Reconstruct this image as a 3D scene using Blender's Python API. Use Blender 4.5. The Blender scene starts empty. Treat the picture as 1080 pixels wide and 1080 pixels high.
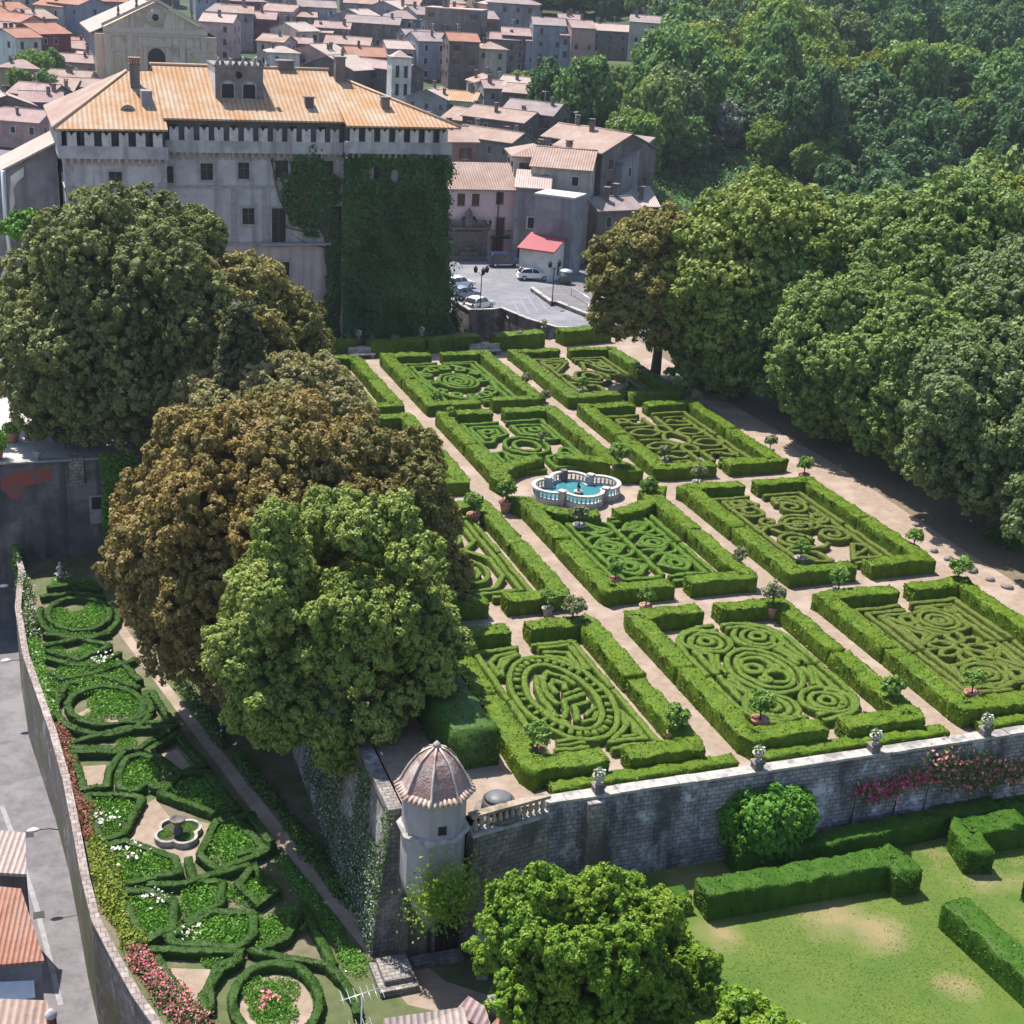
import bpy, bmesh, math, random
import numpy as np
from mathutils import Vector, Matrix, noise

# ------------------------------------------------------------------ camera, sky, sun, exposure
scene = bpy.context.scene
COL = scene.collection
F_PX, YAW, PITCH, ROLL = 1500.0, .3623, .3734, .0626      # focal length in pixels of a 1080 px frame
CAM = np.array([-34.809, -55.757, 38.26])
_fw = np.array([math.sin(YAW)*math.cos(PITCH), math.cos(YAW)*math.cos(PITCH), -math.sin(PITCH)])
_rt = np.array([math.cos(YAW), -math.sin(YAW), 0.0])
_up = np.cross(_rt, _fw)
RT = _rt*math.cos(ROLL) + _up*math.sin(ROLL)
UP = -_rt*math.sin(ROLL) + _up*math.cos(ROLL)
cam_data = bpy.data.cameras.new('camera')
cam = bpy.data.objects.new('camera', cam_data); COL.objects.link(cam)
cam_data.sensor_width = 36.0; cam_data.lens = F_PX/1080*36.0
cam_data.clip_start = 1.0; cam_data.clip_end = 6000.0
M = Matrix(((RT[0], UP[0], -_fw[0]), (RT[1], UP[1], -_fw[1]), (RT[2], UP[2], -_fw[2]))).to_4x4()
M.translation = Vector(CAM)
cam.matrix_world = M
scene.camera = cam
scene.render.resolution_x = 1024; scene.render.resolution_y = 1024

SUN_EL = math.radians(64.0)
SUN_AZ = math.atan2(-.40, .92)                   # the sun stands beyond the castle, a little to the left
world = bpy.data.worlds.new('World'); scene.world = world; world.use_nodes = True
wn = world.node_tree.nodes; wl = world.node_tree.links
sky = wn.new('ShaderNodeTexSky'); sky.sky_type = 'NISHITA'; sky.sun_disc = False
sky.sun_elevation = SUN_EL; sky.sun_rotation = SUN_AZ; sky.altitude = 300; sky.ozone_density = 1.6
wl.new(sky.outputs[0], wn['Background'].inputs[0]); wn['Background'].inputs[1].default_value = .12
sun_data = bpy.data.lights.new('sun', 'SUN'); sun_data.energy = 4.9; sun_data.angle = math.radians(.5)
sun_data.color = (1.0, .94, .85)
sun = bpy.data.objects.new('sun', sun_data); COL.objects.link(sun)
sd = Vector((math.sin(SUN_AZ)*math.cos(SUN_EL), math.cos(SUN_AZ)*math.cos(SUN_EL), math.sin(SUN_EL)))
sun.rotation_euler = sd.to_track_quat('Z', 'Y').to_euler()
vs = scene.view_settings
vs.view_transform = 'Standard'; vs.look = 'None'; vs.gamma = 1.0; vs.use_curve_mapping = False
vs.exposure = 1.0

RND = random.Random(7)
NR = np.random.default_rng(11)

# ------------------------------------------------------------------ measuring helpers: photo pixel -> place in the world
def ray(px, py):
    return _fw + RT*(px-540)/F_PX - UP*(py-540)/F_PX
def at(px, py, z=0.0):
    d = ray(px, py); return CAM + d*(z-CAM[2])/d[2]
def aty(px, py, Y):
    d = ray(px, py); return CAM + d*(Y-CAM[1])/d[1]
def atx(px, py, X):
    d = ray(px, py); return CAM + d*(X-CAM[0])/d[0]
def proj(p):
    d = np.asarray(p, float)-CAM; w = d@_fw
    return 540+F_PX*(d@RT)/w, 540-F_PX*(d@UP)/w
def smooth(x, a, b):
    t = np.clip((x-a)/(b-a), 0, 1); return t*t*(3-2*t)
def st(x, y):                                     # distance ahead of / to the right of the viewpoint
    dx, dy = x-CAM[0], y-CAM[1]
    return dx*math.sin(YAW)+dy*math.cos(YAW), dx*math.cos(YAW)-dy*math.sin(YAW)
def terrain(x, y):
    s, t = st(x, y)
    far = np.interp(s, [0, 185, 230, 310, 450, 700, 1600], [0, 0, 2, 6, 18, 46, 120])
    far = far - 11*np.exp(-((s-238)/48)**2)*smooth(t, 8, 34) + 6*smooth(t, 60, 170)*smooth(s, 300, 460)
    far = far - 7*smooth(-t, 42, 75)*smooth(s, 150, 170)*(1-smooth(s, 210, 330))
    near = -14.0
    k = smooth(y, 84, 101)
    return near*(1-k) + far*k - .35
def hit(px, py, above=0.0):
    d = ray(px, py); d = d/math.hypot(d[0], d[1])
    a = 120.0
    while a < 1500:
        p = CAM + d*a
        if p[2] <= terrain(p[0], p[1]) + above: return p
        a += .5
    return CAM + d*a

# ------------------------------------------------------------------ object helpers
def thing(name, label, cat, loc=(0, 0, 0), rz=0.0, group=None, kind=None):
    o = bpy.data.objects.new(name, None); COL.objects.link(o)
    o.location = [float(v) for v in loc]; o.rotation_euler = (0, 0, rz); o.empty_display_size = .3
    return tag(o, label, cat, group, kind)
def tag(o, label=None, cat=None, group=None, kind=None):
    if label: o['label'] = label
    if cat: o['category'] = cat
    if group: o['group'] = group
    if kind: o['kind'] = kind
    return o
def dup(root, label=None, loc=None, rz=None, scale=None):
    r = root.copy(); COL.objects.link(r)
    if label: r['label'] = label
    if loc is not None: r.location = [float(v) for v in loc]
    if rz is not None: r.rotation_euler = (0, 0, rz)
    if scale is not None: r.scale = scale if hasattr(scale, '__len__') else (scale,)*3
    for ch in list(root.children):
        c = ch.copy(); COL.objects.link(c); c.parent = r
        for g in list(ch.children):
            e = g.copy(); COL.objects.link(e); e.parent = c
    return r
def inst(name, mesh, parent=None, loc=(0, 0, 0), rz=0.0, scale=(1, 1, 1)):
    o = bpy.data.objects.new(name, mesh); COL.objects.link(o)
    o.parent = parent; o.location = [float(v) for v in loc]; o.rotation_euler = (0, 0, rz)
    o.scale = scale if hasattr(scale, '__len__') else (scale,)*3
    return o
def slot(mesh, mats):
    for m in (mats if isinstance(mats, (list, tuple)) else [mats]): mesh.materials.append(m)

def nmesh(name, V, polys, mats, tint=None, mi=None, shade=False):
    """mesh from a vertex array and a list of (n,k) face index arrays"""
    me = bpy.data.meshes.new(name)
    V = np.asarray(V, np.float32).reshape(-1, 3)
    polys = [np.asarray(p, np.int32) for p in polys if len(p)]
    nf = sum(len(p) for p in polys); nl = sum(p.size for p in polys)
    me.vertices.add(len(V)); me.vertices.foreach_set('co', V.ravel())
    me.loops.add(nl); me.polygons.add(nf)
    me.loops.foreach_set('vertex_index', np.concatenate([p.ravel() for p in polys]))
    tot = np.concatenate([np.full(len(p), p.shape[1], np.int32) for p in polys])
    start = np.concatenate([[0], np.cumsum(tot)[:-1]]).astype(np.int32)
    me.polygons.foreach_set('loop_start', start)
    if mi is not None: me.polygons.foreach_set('material_index', np.asarray(mi, np.int32))
    if tint is not None:
        a = me.attributes.new('tint', 'FLOAT', 'FACE'); a.data.foreach_set('value', np.asarray(tint, np.float32))
    me.update(calc_edges=True)
    if shade: me.polygons.foreach_set('use_smooth', np.ones(nf, bool))
    slot(me, mats)
    return me

class MB:
    """collects simple solids and links them as ONE mesh object; UVs are metres along each face"""
    def __init__(self): self.v = []; self.f = []; self.m = []; self.s = []
    def add(self, vs, fs, m=0, smooth=False, mat=None):
        b = len(self.v)
        self.v += [tuple(mat @ Vector(p)) if mat is not None else tuple(float(c) for c in p) for p in vs]
        for f in fs: self.f.append([b+i for i in f]); self.m.append(m); self.s.append(smooth)
        return self
    def box(self, x0, x1, y0, y1, z0, z1, m=0, mat=None):
        v = [(x0,y0,z0),(x1,y0,z0),(x1,y1,z0),(x0,y1,z0),(x0,y0,z1),(x1,y0,z1),(x1,y1,z1),(x0,y1,z1)]
        return self.add(v, [(0,3,2,1),(4,5,6,7),(0,1,5,4),(1,2,6,5),(2,3,7,6),(3,0,4,7)], m, False, mat)
    def prism(self, poly, z0, z1, m=0, mat=None):
        n = len(poly); v = [(p[0],p[1],z0) for p in poly]+[(p[0],p[1],z1) for p in poly]
        f = [tuple(range(n-1,-1,-1)), tuple(range(n,2*n))]+[(i,(i+1)%n,n+(i+1)%n,n+i) for i in range(n)]
        return self.add(v, f, m, False, mat)
    def slab(self, quad, t, m=0):                  # quad of 3d points given a thickness downward
        n = len(quad); v = list(quad)+[(p[0],p[1],p[2]-t) for p in quad]
        f = [tuple(range(n)), tuple(range(2*n-1,n-1,-1))]+[((i+1)%n,i,n+i,n+(i+1)%n) for i in range(n)]
        return self.add(v, f, m)
    def tube(self, pts, r, n=8, m=0, cap=True, mat=None):
        pts = [Vector(p) for p in pts]; rs = r if hasattr(r, '__len__') else [r]*len(pts)
        vs = []; fs = []
        for i, p in enumerate(pts):
            d = (pts[min(i+1,len(pts)-1)]-pts[max(i-1,0)]).normalized()
            a = d.orthogonal().normalized() if abs(d.z) < .95 else Vector((1,0,0)); a = (a-d*a.dot(d)).normalized(); b = d.cross(a)
            for k in range(n):
                t = 2*math.pi*k/n; vs.append(p+(a*math.cos(t)+b*math.sin(t))*rs[i])
        for i in range(len(pts)-1):
            for k in range(n): fs.append((i*n+k, i*n+(k+1)%n, (i+1)*n+(k+1)%n, (i+1)*n+k))
        if cap: fs += [tuple(range(n-1,-1,-1)), tuple((len(pts)-1)*n+k for k in range(n))]
        return self.add(vs, fs, m, True, mat)
    def lathe(self, prof, c=(0,0,0), n=16, m=0, sx=1, sy=1, mat=None, smooth=True, ph=0):
        vs = []; fs = []
        for r, z in prof:
            for k in range(n):
                t = 2*math.pi*k/n+ph; vs.append((c[0]+r*sx*math.cos(t), c[1]+r*sy*math.sin(t), c[2]+z))
        for i in range(len(prof)-1):
            for k in range(n): fs.append((i*n+k, i*n+(k+1)%n, (i+1)*n+(k+1)%n, (i+1)*n+k))
        fs += [tuple(range(n-1,-1,-1)), tuple((len(prof)-1)*n+k for k in range(n))]
        return self.add(vs, fs, m, smooth, mat)
    def mesh(self, name, mats):
        me = bpy.data.meshes.new(name); me.from_pydata(self.v, [], self.f); me.update()
        me.polygons.foreach_set('material_index', self.m); me.polygons.foreach_set('use_smooth', self.s)
        uv = me.uv_layers.new(name='UVMap')
        for p in me.polygons:
            n = p.normal
            if abs(n.z) > .985: a, b = Vector((1,0,0)), Vector((0,1,0))
            else: a = Vector((-n.y, n.x, 0)).normalized(); b = n.cross(a)
            for li in p.loop_indices:
                co = me.vertices[me.loops[li].vertex_index].co; uv.data[li].uv = (co.dot(a), co.dot(b))
        slot(me, mats); return me
    def build(self, name, mats, parent=None, loc=(0,0,0), rz=0.0):
        return inst(name, self.mesh(name, mats), parent, loc, rz)

# ------------------------------------------------------------------ materials
def rgb(c): return (c[0], c[1], c[2], 1)
def newmat(name):
    m = bpy.data.materials.new(name); m.use_nodes = True
    nt = m.node_tree; return m, nt.nodes, nt.links, nt.nodes['Principled BSDF']
def N(ns, t, **kw):
    n = ns.new(t)
    for k, v in kw.items():
        if hasattr(n, k): setattr(n, k, v)
        else: n.inputs[k.replace('_', ' ')].default_value = v
    return n
def mixc(ns, ls, fac, a, b, mode='MIX'):
    n = ns.new('ShaderNodeMix'); n.data_type = 'RGBA'; n.blend_type = mode
    for s, v in ((n.inputs[0], fac), (n.inputs[6], a), (n.inputs[7], b)):
        if hasattr(v, 'links') or isinstance(v, bpy.types.NodeSocket): ls.new(v, s)
        elif hasattr(v, '__len__'): s.default_value = rgb(v)
        else: s.default_value = v
    return n.outputs[2]
def ramp(ns, ls, src, stops):
    r = ns.new('ShaderNodeValToRGB'); e = r.color_ramp.elements
    while len(e) < len(stops): e.new(.5)
    for k, (p, c) in enumerate(stops):
        e[k].position = p; e[k].color = rgb(c) if hasattr(c, '__len__') else (c, c, c, 1)
    ls.new(src, r.inputs[0]); return r.outputs[0]
def surf(name, c1, c2=None, sc=1.0, rough=.85, bump=.0, bsc=8.0, c3=None, sc3=.25, metal=0.0, spec=.3, detail=6, streak=None, coord='Object', uvn=False):
    """two-tone noise surface, optional large blotches of a third colour, optional vertical streaks"""
    m, ns, ls, b = newmat(name)
    tc = ns.new('ShaderNodeTexCoord'); v = tc.outputs[coord]
    oi = ns.new('ShaderNodeObjectInfo')
    va = N(ns, 'ShaderNodeVectorMath', operation='ADD'); ls.new(v, va.inputs[0])
    mul = N(ns, 'ShaderNodeVectorMath', operation='SCALE'); ls.new(oi.outputs['Location'], mul.inputs[0]); mul.inputs['Scale'].default_value = 1.37
    ls.new(mul.outputs[0], va.inputs[1]); v = va.outputs[0]
    col = None
    if c2 is None: b.inputs['Base Color'].default_value = rgb(c1)
    else:
        n = N(ns, 'ShaderNodeTexNoise', Scale=sc, Detail=detail, Roughness=.62); ls.new(v, n.inputs['Vector'])
        f = ramp(ns, ls, n.outputs['Fac'], [(.35, 0.), (.65, 1.)])
        col = mixc(ns, ls, f, c1, c2)
        if c3 is not None:
            n3 = N(ns, 'ShaderNodeTexNoise', Scale=sc3, Detail=5, Roughness=.6); ls.new(v, n3.inputs['Vector'])
            col = mixc(ns, ls, ramp(ns, ls, n3.outputs['Fac'], [(.5, 0.), (.62, .85)]), col, c3)
        if streak is not None:
            mp = N(ns, 'ShaderNodeMapping'); mp.inputs['Scale'].default_value = (1.1, 1.1, .07); ls.new(v, mp.inputs['Vector'])
            n4 = N(ns, 'ShaderNodeTexNoise', Scale=1.2, Detail=4); ls.new(mp.outputs[0], n4.inputs['Vector'])
            col = mixc(ns, ls, ramp(ns, ls, n4.outputs['Fac'], [(.5, 0.), (.68, .7)]), col, streak)
        ls.new(col, b.inputs['Base Color'])
    b.inputs['Roughness'].default_value = rough; b.inputs['Metallic'].default_value = metal
    b.inputs['Specular IOR Level'].default_value = spec
    if bump:
        nb = N(ns, 'ShaderNodeTexNoise', Scale=bsc, Detail=4); ls.new(v, nb.inputs['Vector'])
        bp = N(ns, 'ShaderNodeBump', Strength=bump, Distance=.05); ls.new(nb.outputs['Fac'], bp.inputs['Height'])
        ls.new(bp.outputs[0], b.inputs['Normal'])
    return m
def leaf(name, cols, transl=.28, rough=.55, spec=.25):
    m, ns, ls, b = newmat(name)
    a = ns.new('ShaderNodeAttribute'); a.attribute_name = 'tint'
    k = len(cols)-1
    c = ramp(ns, ls, a.outputs['Fac'], [(i/k, c) for i, c in enumerate(cols)])
    ls.new(c, b.inputs['Base Color']); b.inputs['Roughness'].default_value = rough
    b.inputs['Specular IOR Level'].default_value = spec
    tr = ns.new('ShaderNodeBsdfTranslucent'); ls.new(mixc(ns, ls, 1.0, c, (1.0, .95, .45), 'MULTIPLY'), tr.inputs[0])
    mx = ns.new('ShaderNodeMixShader'); mx.inputs[0].default_value = transl
    ls.new(b.outputs[0], mx.inputs[1]); ls.new(tr.outputs[0], mx.inputs[2])
    ls.new(mx.outputs[0], ns['Material Output'].inputs[0])
    return m
def blocks(name, c1, c2, mortar, w=.55, h=.3, lich=None, c3=None, dark=None, bump=.6):
    """coursed stone or brick, lichen and damp patches"""
    m, ns, ls, b = newmat(name)
    tc = ns.new('ShaderNodeTexCoord')
    wob = N(ns, 'ShaderNodeTexNoise', Scale=1.3, Detail=2); ls.new(tc.outputs['UV'], wob.inputs['Vector'])
    vv = N(ns, 'ShaderNodeVectorMath', operation='MULTIPLY_ADD'); ls.new(wob.outputs['Color'], vv.inputs[0])
    vv.inputs[1].default_value = (.12, .12, 0); ls.new(tc.outputs['UV'], vv.inputs[2])
    br = N(ns, 'ShaderNodeTexBrick', Scale=1.0); ls.new(vv.outputs[0], br.inputs['Vector'])
    br.inputs['Color1'].default_value = rgb(c1); br.inputs['Color2'].default_value = rgb(c2); br.inputs['Mortar'].default_value = rgb(mortar)
    br.inputs['Mortar Size'].default_value = .022; br.inputs['Brick Width'].default_value = w; br.inputs['Row Height'].default_value = h
    br.inputs['Bias'].default_value = -.1
    n = N(ns, 'ShaderNodeTexNoise', Scale=2.2, Detail=6, Roughness=.7); ls.new(tc.outputs['Object'], n.inputs['Vector'])
    col = mixc(ns, ls, .55, br.outputs['Color'], ramp(ns, ls, n.outputs['Fac'], [(.3, .35), (.7, 1.25)]), 'MULTIPLY')
    if lich is not None:
        n2 = N(ns, 'ShaderNodeTexNoise', Scale=.55, Detail=8, Roughness=.72); ls.new(tc.outputs['Object'], n2.inputs['Vector'])
        col = mixc(ns, ls, ramp(ns, ls, n2.outputs['Fac'], [(.52, 0.), (.64, .8)]), col, lich)
    if dark is not None:
        mp = N(ns, 'ShaderNodeMapping'); mp.inputs['Scale'].default_value = (.5, .5, .16); ls.new(tc.outputs['Object'], mp.inputs['Vector'])
        n3 = N(ns, 'ShaderNodeTexNoise', Scale=1.0, Detail=6, Roughness=.65); ls.new(mp.outputs[0], n3.inputs['Vector'])
        col = mixc(ns, ls, ramp(ns, ls, n3.outputs['Fac'], [(.48, 0.), (.62, .85)]), col, dark)
    if c3 is not None:
        n4 = N(ns, 'ShaderNodeTexNoise', Scale=.22, Detail=5); ls.new(tc.outputs['Object'], n4.inputs['Vector'])
        col = mixc(ns, ls, ramp(ns, ls, n4.outputs['Fac'], [(.52, 0.), (.6, .8)]), col, c3)
    ls.new(col, b.inputs['Base Color']); b.inputs['Roughness'].default_value = .9; b.inputs['Specular IOR Level'].default_value = .2
    bp = N(ns, 'ShaderNodeBump', Strength=bump, Distance=.06)
    ad = N(ns, 'ShaderNodeMath', operation='MULTIPLY_ADD'); ls.new(br.outputs['Fac'], ad.inputs[0]); ad.inputs[1].default_value = -1.0; ls.new(n.outputs['Fac'], ad.inputs[2])
    ls.new(ad.outputs[0], bp.inputs['Height']); ls.new(bp.outputs[0], b.inputs['Normal'])
    return m
def tiles(name, c1, c2, lich, pitch=.34, groove=.45):
    """rows of curved clay tiles running down the slope"""
    m, ns, ls, b = newmat(name)
    tc = ns.new('ShaderNodeTexCoord'); oi = ns.new('ShaderNodeObjectInfo')
    mp = N(ns, 'ShaderNodeMapping'); mp.inputs['Scale'].default_value = (1/pitch, .9, 1); ls.new(tc.outputs['UV'], mp.inputs['Vector'])
    off = N(ns, 'ShaderNodeVectorMath', operation='SCALE'); ls.new(oi.outputs['Location'], off.inputs[0]); off.inputs['Scale'].default_value = .713
    ad = N(ns, 'ShaderNodeVectorMath', operation='ADD'); ls.new(mp.outputs[0], ad.inputs[0]); ls.new(off.outputs[0], ad.inputs[1])
    n1 = N(ns, 'ShaderNodeTexNoise', Scale=.8, Detail=4, Roughness=.7); ls.new(ad.outputs[0], n1.inputs['Vector'])
    col = mixc(ns, ls, ramp(ns, ls, n1.outputs['Fac'], [(.32, 0.), (.68, 1.)]), c1, c2)
    n2 = N(ns, 'ShaderNodeTexNoise', Scale=.35, Detail=7, Roughness=.7)
    ad2 = N(ns, 'ShaderNodeVectorMath', operation='ADD'); ls.new(tc.outputs['Object'], ad2.inputs[0]); ls.new(off.outputs[0], ad2.inputs[1]); ls.new(ad2.outputs[0], n2.inputs['Vector'])
    col = mixc(ns, ls, ramp(ns, ls, n2.outputs['Fac'], [(.42, 0.), (.66, .75)]), col, lich)
    n5 = N(ns, 'ShaderNodeTexNoise', Scale=5.0, Detail=5, Roughness=.8); ls.new(tc.outputs['Object'], n5.inputs['Vector'])
    col = mixc(ns, ls, .5, col, ramp(ns, ls, n5.outputs['Fac'], [(.3, .55), (.7, 1.2)]), 'MULTIPLY')
    w = N(ns, 'ShaderNodeTexWave', wave_type='BANDS', bands_direction='X'); w.inputs['Scale'].default_value = 2*math.pi/(20*pitch)
    w.inputs['Distortion'].default_value = .25; ls.new(tc.outputs['UV'], w.inputs['Vector'])
    col = mixc(ns, ls, groove, col, ramp(ns, ls, w.outputs['Fac'], [(.08, .42), (.5, 1.0)]), 'MULTIPLY')
    ls.new(col, b.inputs['Base Color']); b.inputs['Roughness'].default_value = .88; b.inputs['Specular IOR Level'].default_value = .2
    bp = N(ns, 'ShaderNodeBump', Strength=.9, Distance=.08); ls.new(w.outputs['Fac'], bp.inputs['Height']); ls.new(bp.outputs[0], b.inputs['Normal'])
    return m
# ------------------------------------------------------------------ palette
G = {}
G['gravel'] = surf('gravel', (.262,.203,.157), (.20,.15,.113), sc=2.2, bump=.35, bsc=26, c3=(.30,.235,.195), sc3=.35, detail=9)
G['bed_soil'] = surf('bed_soil', (.09,.10,.042), (.055,.075,.025), sc=1.6, bump=.5, bsc=14, c3=(.15,.12,.085), sc3=.3)
G['pale_gravel'] = surf('pale_gravel', (.42,.385,.375), (.35,.315,.31), sc=2, bump=.2, bsc=30, c3=(.36,.32,.30), sc3=.1)
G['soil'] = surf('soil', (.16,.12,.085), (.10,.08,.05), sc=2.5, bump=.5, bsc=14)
G['forest_floor'] = surf('forest_floor', (.030,.052,.017), (.018,.034,.012), sc=.5, bump=.6, bsc=3, c3=(.05,.075,.022), sc3=.05)
G['grass'] = surf('grass', (.055,.105,.012), (.085,.125,.018), sc=.5, bump=.5, bsc=40, c3=(.21,.16,.08), sc3=.13)
G['asphalt'] = surf('asphalt', (.165,.165,.185), (.12,.12,.135), sc=1.2, bump=.15, bsc=40, c3=(.19,.19,.205), sc3=.2)
G['lane'] = surf('lane_paving', (.145,.135,.145), (.10,.093,.10), sc=1.5, bump=.2, bsc=20, c3=(.17,.16,.165), sc3=.3)
G['paint_white'] = surf('worn_white_paint', (.225,.225,.24), (.185,.185,.20), sc=4)
G['ashlar'] = blocks('grey_ashlar', (.30,.275,.295), (.19,.175,.19), (.11,.10,.11), .44, .23, lich=(.52,.51,.55), dark=(.05,.045,.05))
G['rubble'] = blocks('rubble_stone', (.29,.255,.235), (.19,.17,.16), (.11,.10,.095), .42, .26, lich=(.40,.38,.37), dark=(.07,.065,.065))
G['tufa'] = blocks('tufa_brick', (.155,.11,.095), (.11,.078,.07), (.085,.07,.065), .5, .26, c3=(.20,.16,.15))
G['coping'] = surf('pale_coping_stone', (.40,.37,.345), (.25,.23,.215), sc=3, bump=.5, bsc=14, c3=(.15,.14,.13), sc3=1.2)
G['plaster'] = surf('castle_plaster', (.42,.385,.395), (.32,.295,.30), sc=.9, bump=.25, bsc=6, c3=(.22,.20,.205), sc3=.22, streak=(.17,.155,.16))
G['plaster_pink'] = surf('castle_pink_plaster', (.47,.37,.355), (.38,.295,.285), sc=.6, bump=.2, bsc=5, c3=(.33,.265,.26), sc3=.2, streak=(.28,.22,.21))
G['trim'] = surf('castle_grey_trim', (.33,.30,.30), (.22,.20,.205), sc=2, bump=.3, bsc=8)
G['merlon'] = surf('pale_merlon_plaster', (.54,.50,.505), (.36,.33,.335), sc=1.5, bump=.3, bsc=8, streak=(.2,.18,.18))
G['attic'] = surf('dark_attic_plaster', (.13,.115,.115), (.085,.075,.078), sc=1.2, bump=.3)
G['void'] = surf('dark_opening', (.012,.011,.013), (.022,.02,.024), sc=3, rough=.6)
G['glass'] = surf('window_glass', (.02,.022,.028), (.035,.038,.045), sc=2, rough=.15, spec=.6)
G['roof_gold'] = tiles('golden_clay_tiles', (.42,.205,.09), (.40,.27,.165), (.46,.39,.31), .46, .5)
G['roof_tan'] = tiles('weathered_clay_tiles', (.36,.24,.19), (.29,.205,.17), (.42,.34,.30), .36, .5)
G['roof_pale'] = tiles('pale_clay_tiles', (.46,.36,.31), (.36,.28,.26), (.50,.43,.39), .30, .45)
G['roof_red'] = tiles('red_clay_tiles', (.40,.175,.115), (.33,.155,.11), (.40,.26,.20), .24, .45)
G['roof_grey'] = tiles('greyed_clay_tiles', (.29,.225,.215), (.23,.185,.185), (.37,.31,.29), .34, .45)
G['roof_pink'] = tiles('pinkish_clay_tiles', (.36,.235,.22), (.29,.20,.195), (.42,.325,.30), .34, .45)
G['roof_sheet'] = surf('painted_red_sheet', (.29,.065,.075), (.24,.06,.07), sc=2, rough=.6)
for k, a, b_ in (('grey', (.27,.25,.265), (.20,.185,.20)), ('stone', (.20,.165,.15), (.145,.12,.115)), ('cream', (.50,.44,.375), (.40,.35,.30)),
               ('white', (.60,.575,.555), (.50,.475,.46)), ('brown', (.15,.115,.11), (.105,.082,.08)), ('pink', (.53,.375,.365), (.45,.31,.305)),
               ('ochre', (.46,.325,.21), (.37,.26,.175)), ('blue', (.27,.285,.34), (.21,.225,.27)), ('red', (.235,.085,.10), (.17,.065,.08)), ('rose', (.40,.25,.235), (.31,.20,.19))):
    G['w_'+k] = surf('house_wall_'+k, a, b_, sc=.8, bump=.25, bsc=5, c3=tuple(c*.72 for c in b_), sc3=.22, streak=tuple(c*.65 for c in b_))
G['pinkhouse'] = surf('pink_house_plaster', (.62,.455,.46), (.565,.41,.415), sc=.7, bump=.1, c3=(.50,.37,.375), sc3=.25)
G['church'] = surf('church_ochre_plaster', (.60,.45,.335), (.52,.385,.285), sc=.8, bump=.2, c3=(.36,.27,.21), sc3=.2, streak=(.30,.23,.19))
G['church_trim'] = surf('church_stone_trim', (.54,.43,.35), (.44,.35,.29), sc=2, bump=.2)
G['shutter'] = surf('brown_shutter', (.085,.045,.035), (.06,.034,.028), sc=4, rough=.6)
G['door_red'] = surf('dark_red_door', (.13,.028,.025), (.09,.022,.02), sc=4, rough=.5)
G['wood'] = surf('old_wood', (.13,.085,.055), (.08,.052,.035), sc=6)
G['bark'] = surf('bark', (.10,.075,.055), (.06,.045,.034), sc=5, bump=.8, bsc=9)
G['marble'] = surf('white_stone', (.46,.43,.40), (.34,.315,.29), sc=3, bump=.15, c3=(.28,.25,.235), sc3=1.0)
G['grotto'] = surf('mossy_grotto_stone', (.17,.15,.135), (.09,.08,.07), sc=3, bump=.8, bsc=7)
G['terracotta'] = surf('terracotta', (.40,.175,.105), (.31,.145,.095), sc=3, c3=(.43,.30,.235), sc3=1.6)
G['metal_dark'] = surf('dark_iron', (.02,.02,.022), (.035,.033,.033), sc=8, rough=.45, metal=.4)
G['metal_pale'] = surf('pale_metal', (.58,.58,.58), (.48,.48,.48), sc=8, rough=.4, metal=.6)
G['tyre'] = surf('tyre_rubber', (.015,.015,.016), (.022,.022,.022), sc=9)
G['lamp_glass'] = surf('frosted_lamp_glass', (.75,.75,.72), (.65,.65,.62), sc=5, rough=.3)
G['shelter'] = surf('white_awning_cloth', (.74,.73,.71), (.64,.63,.62), sc=2)
G['plastic_green'] = surf('grey_green_plastic', (.11,.125,.12), (.08,.09,.088), sc=3, rough=.5)
def carpaint(name, c):
    m, ns, ls, b = newmat(name); b.inputs['Base Color'].default_value = rgb(c); b.inputs['Roughness'].default_value = .25
    b.inputs['Coat Weight'].default_value = .12
    return m
G['car_white'] = carpaint('white_car_paint', (.74,.74,.74)); G['car_navy'] = carpaint('navy_car_paint', (.010,.028,.085)); G['car_steel'] = carpaint('steel_blue_car_paint', (.22,.27,.34))
def watermat():
    m, ns, ls, b = newmat('turquoise_pool_water')
    tc = ns.new('ShaderNodeTexCoord'); n = N(ns, 'ShaderNodeTexNoise', Scale=.6, Detail=3); ls.new(tc.outputs['Object'], n.inputs['Vector'])
    ls.new(mixc(ns, ls, n.outputs['Fac'], (.022,.135,.155), (.06,.205,.225)), b.inputs['Base Color'])
    b.inputs['Roughness'].default_value = .06
    n2 = N(ns, 'ShaderNodeTexNoise', Scale=5, Detail=3); ls.new(tc.outputs['Object'], n2.inputs['Vector'])
    bp = N(ns, 'ShaderNodeBump', Strength=.15, Distance=.03); ls.new(n2.outputs['Fac'], bp.inputs['Height']); ls.new(bp.outputs[0], b.inputs['Normal'])
    return m
G['water'] = watermat()
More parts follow.
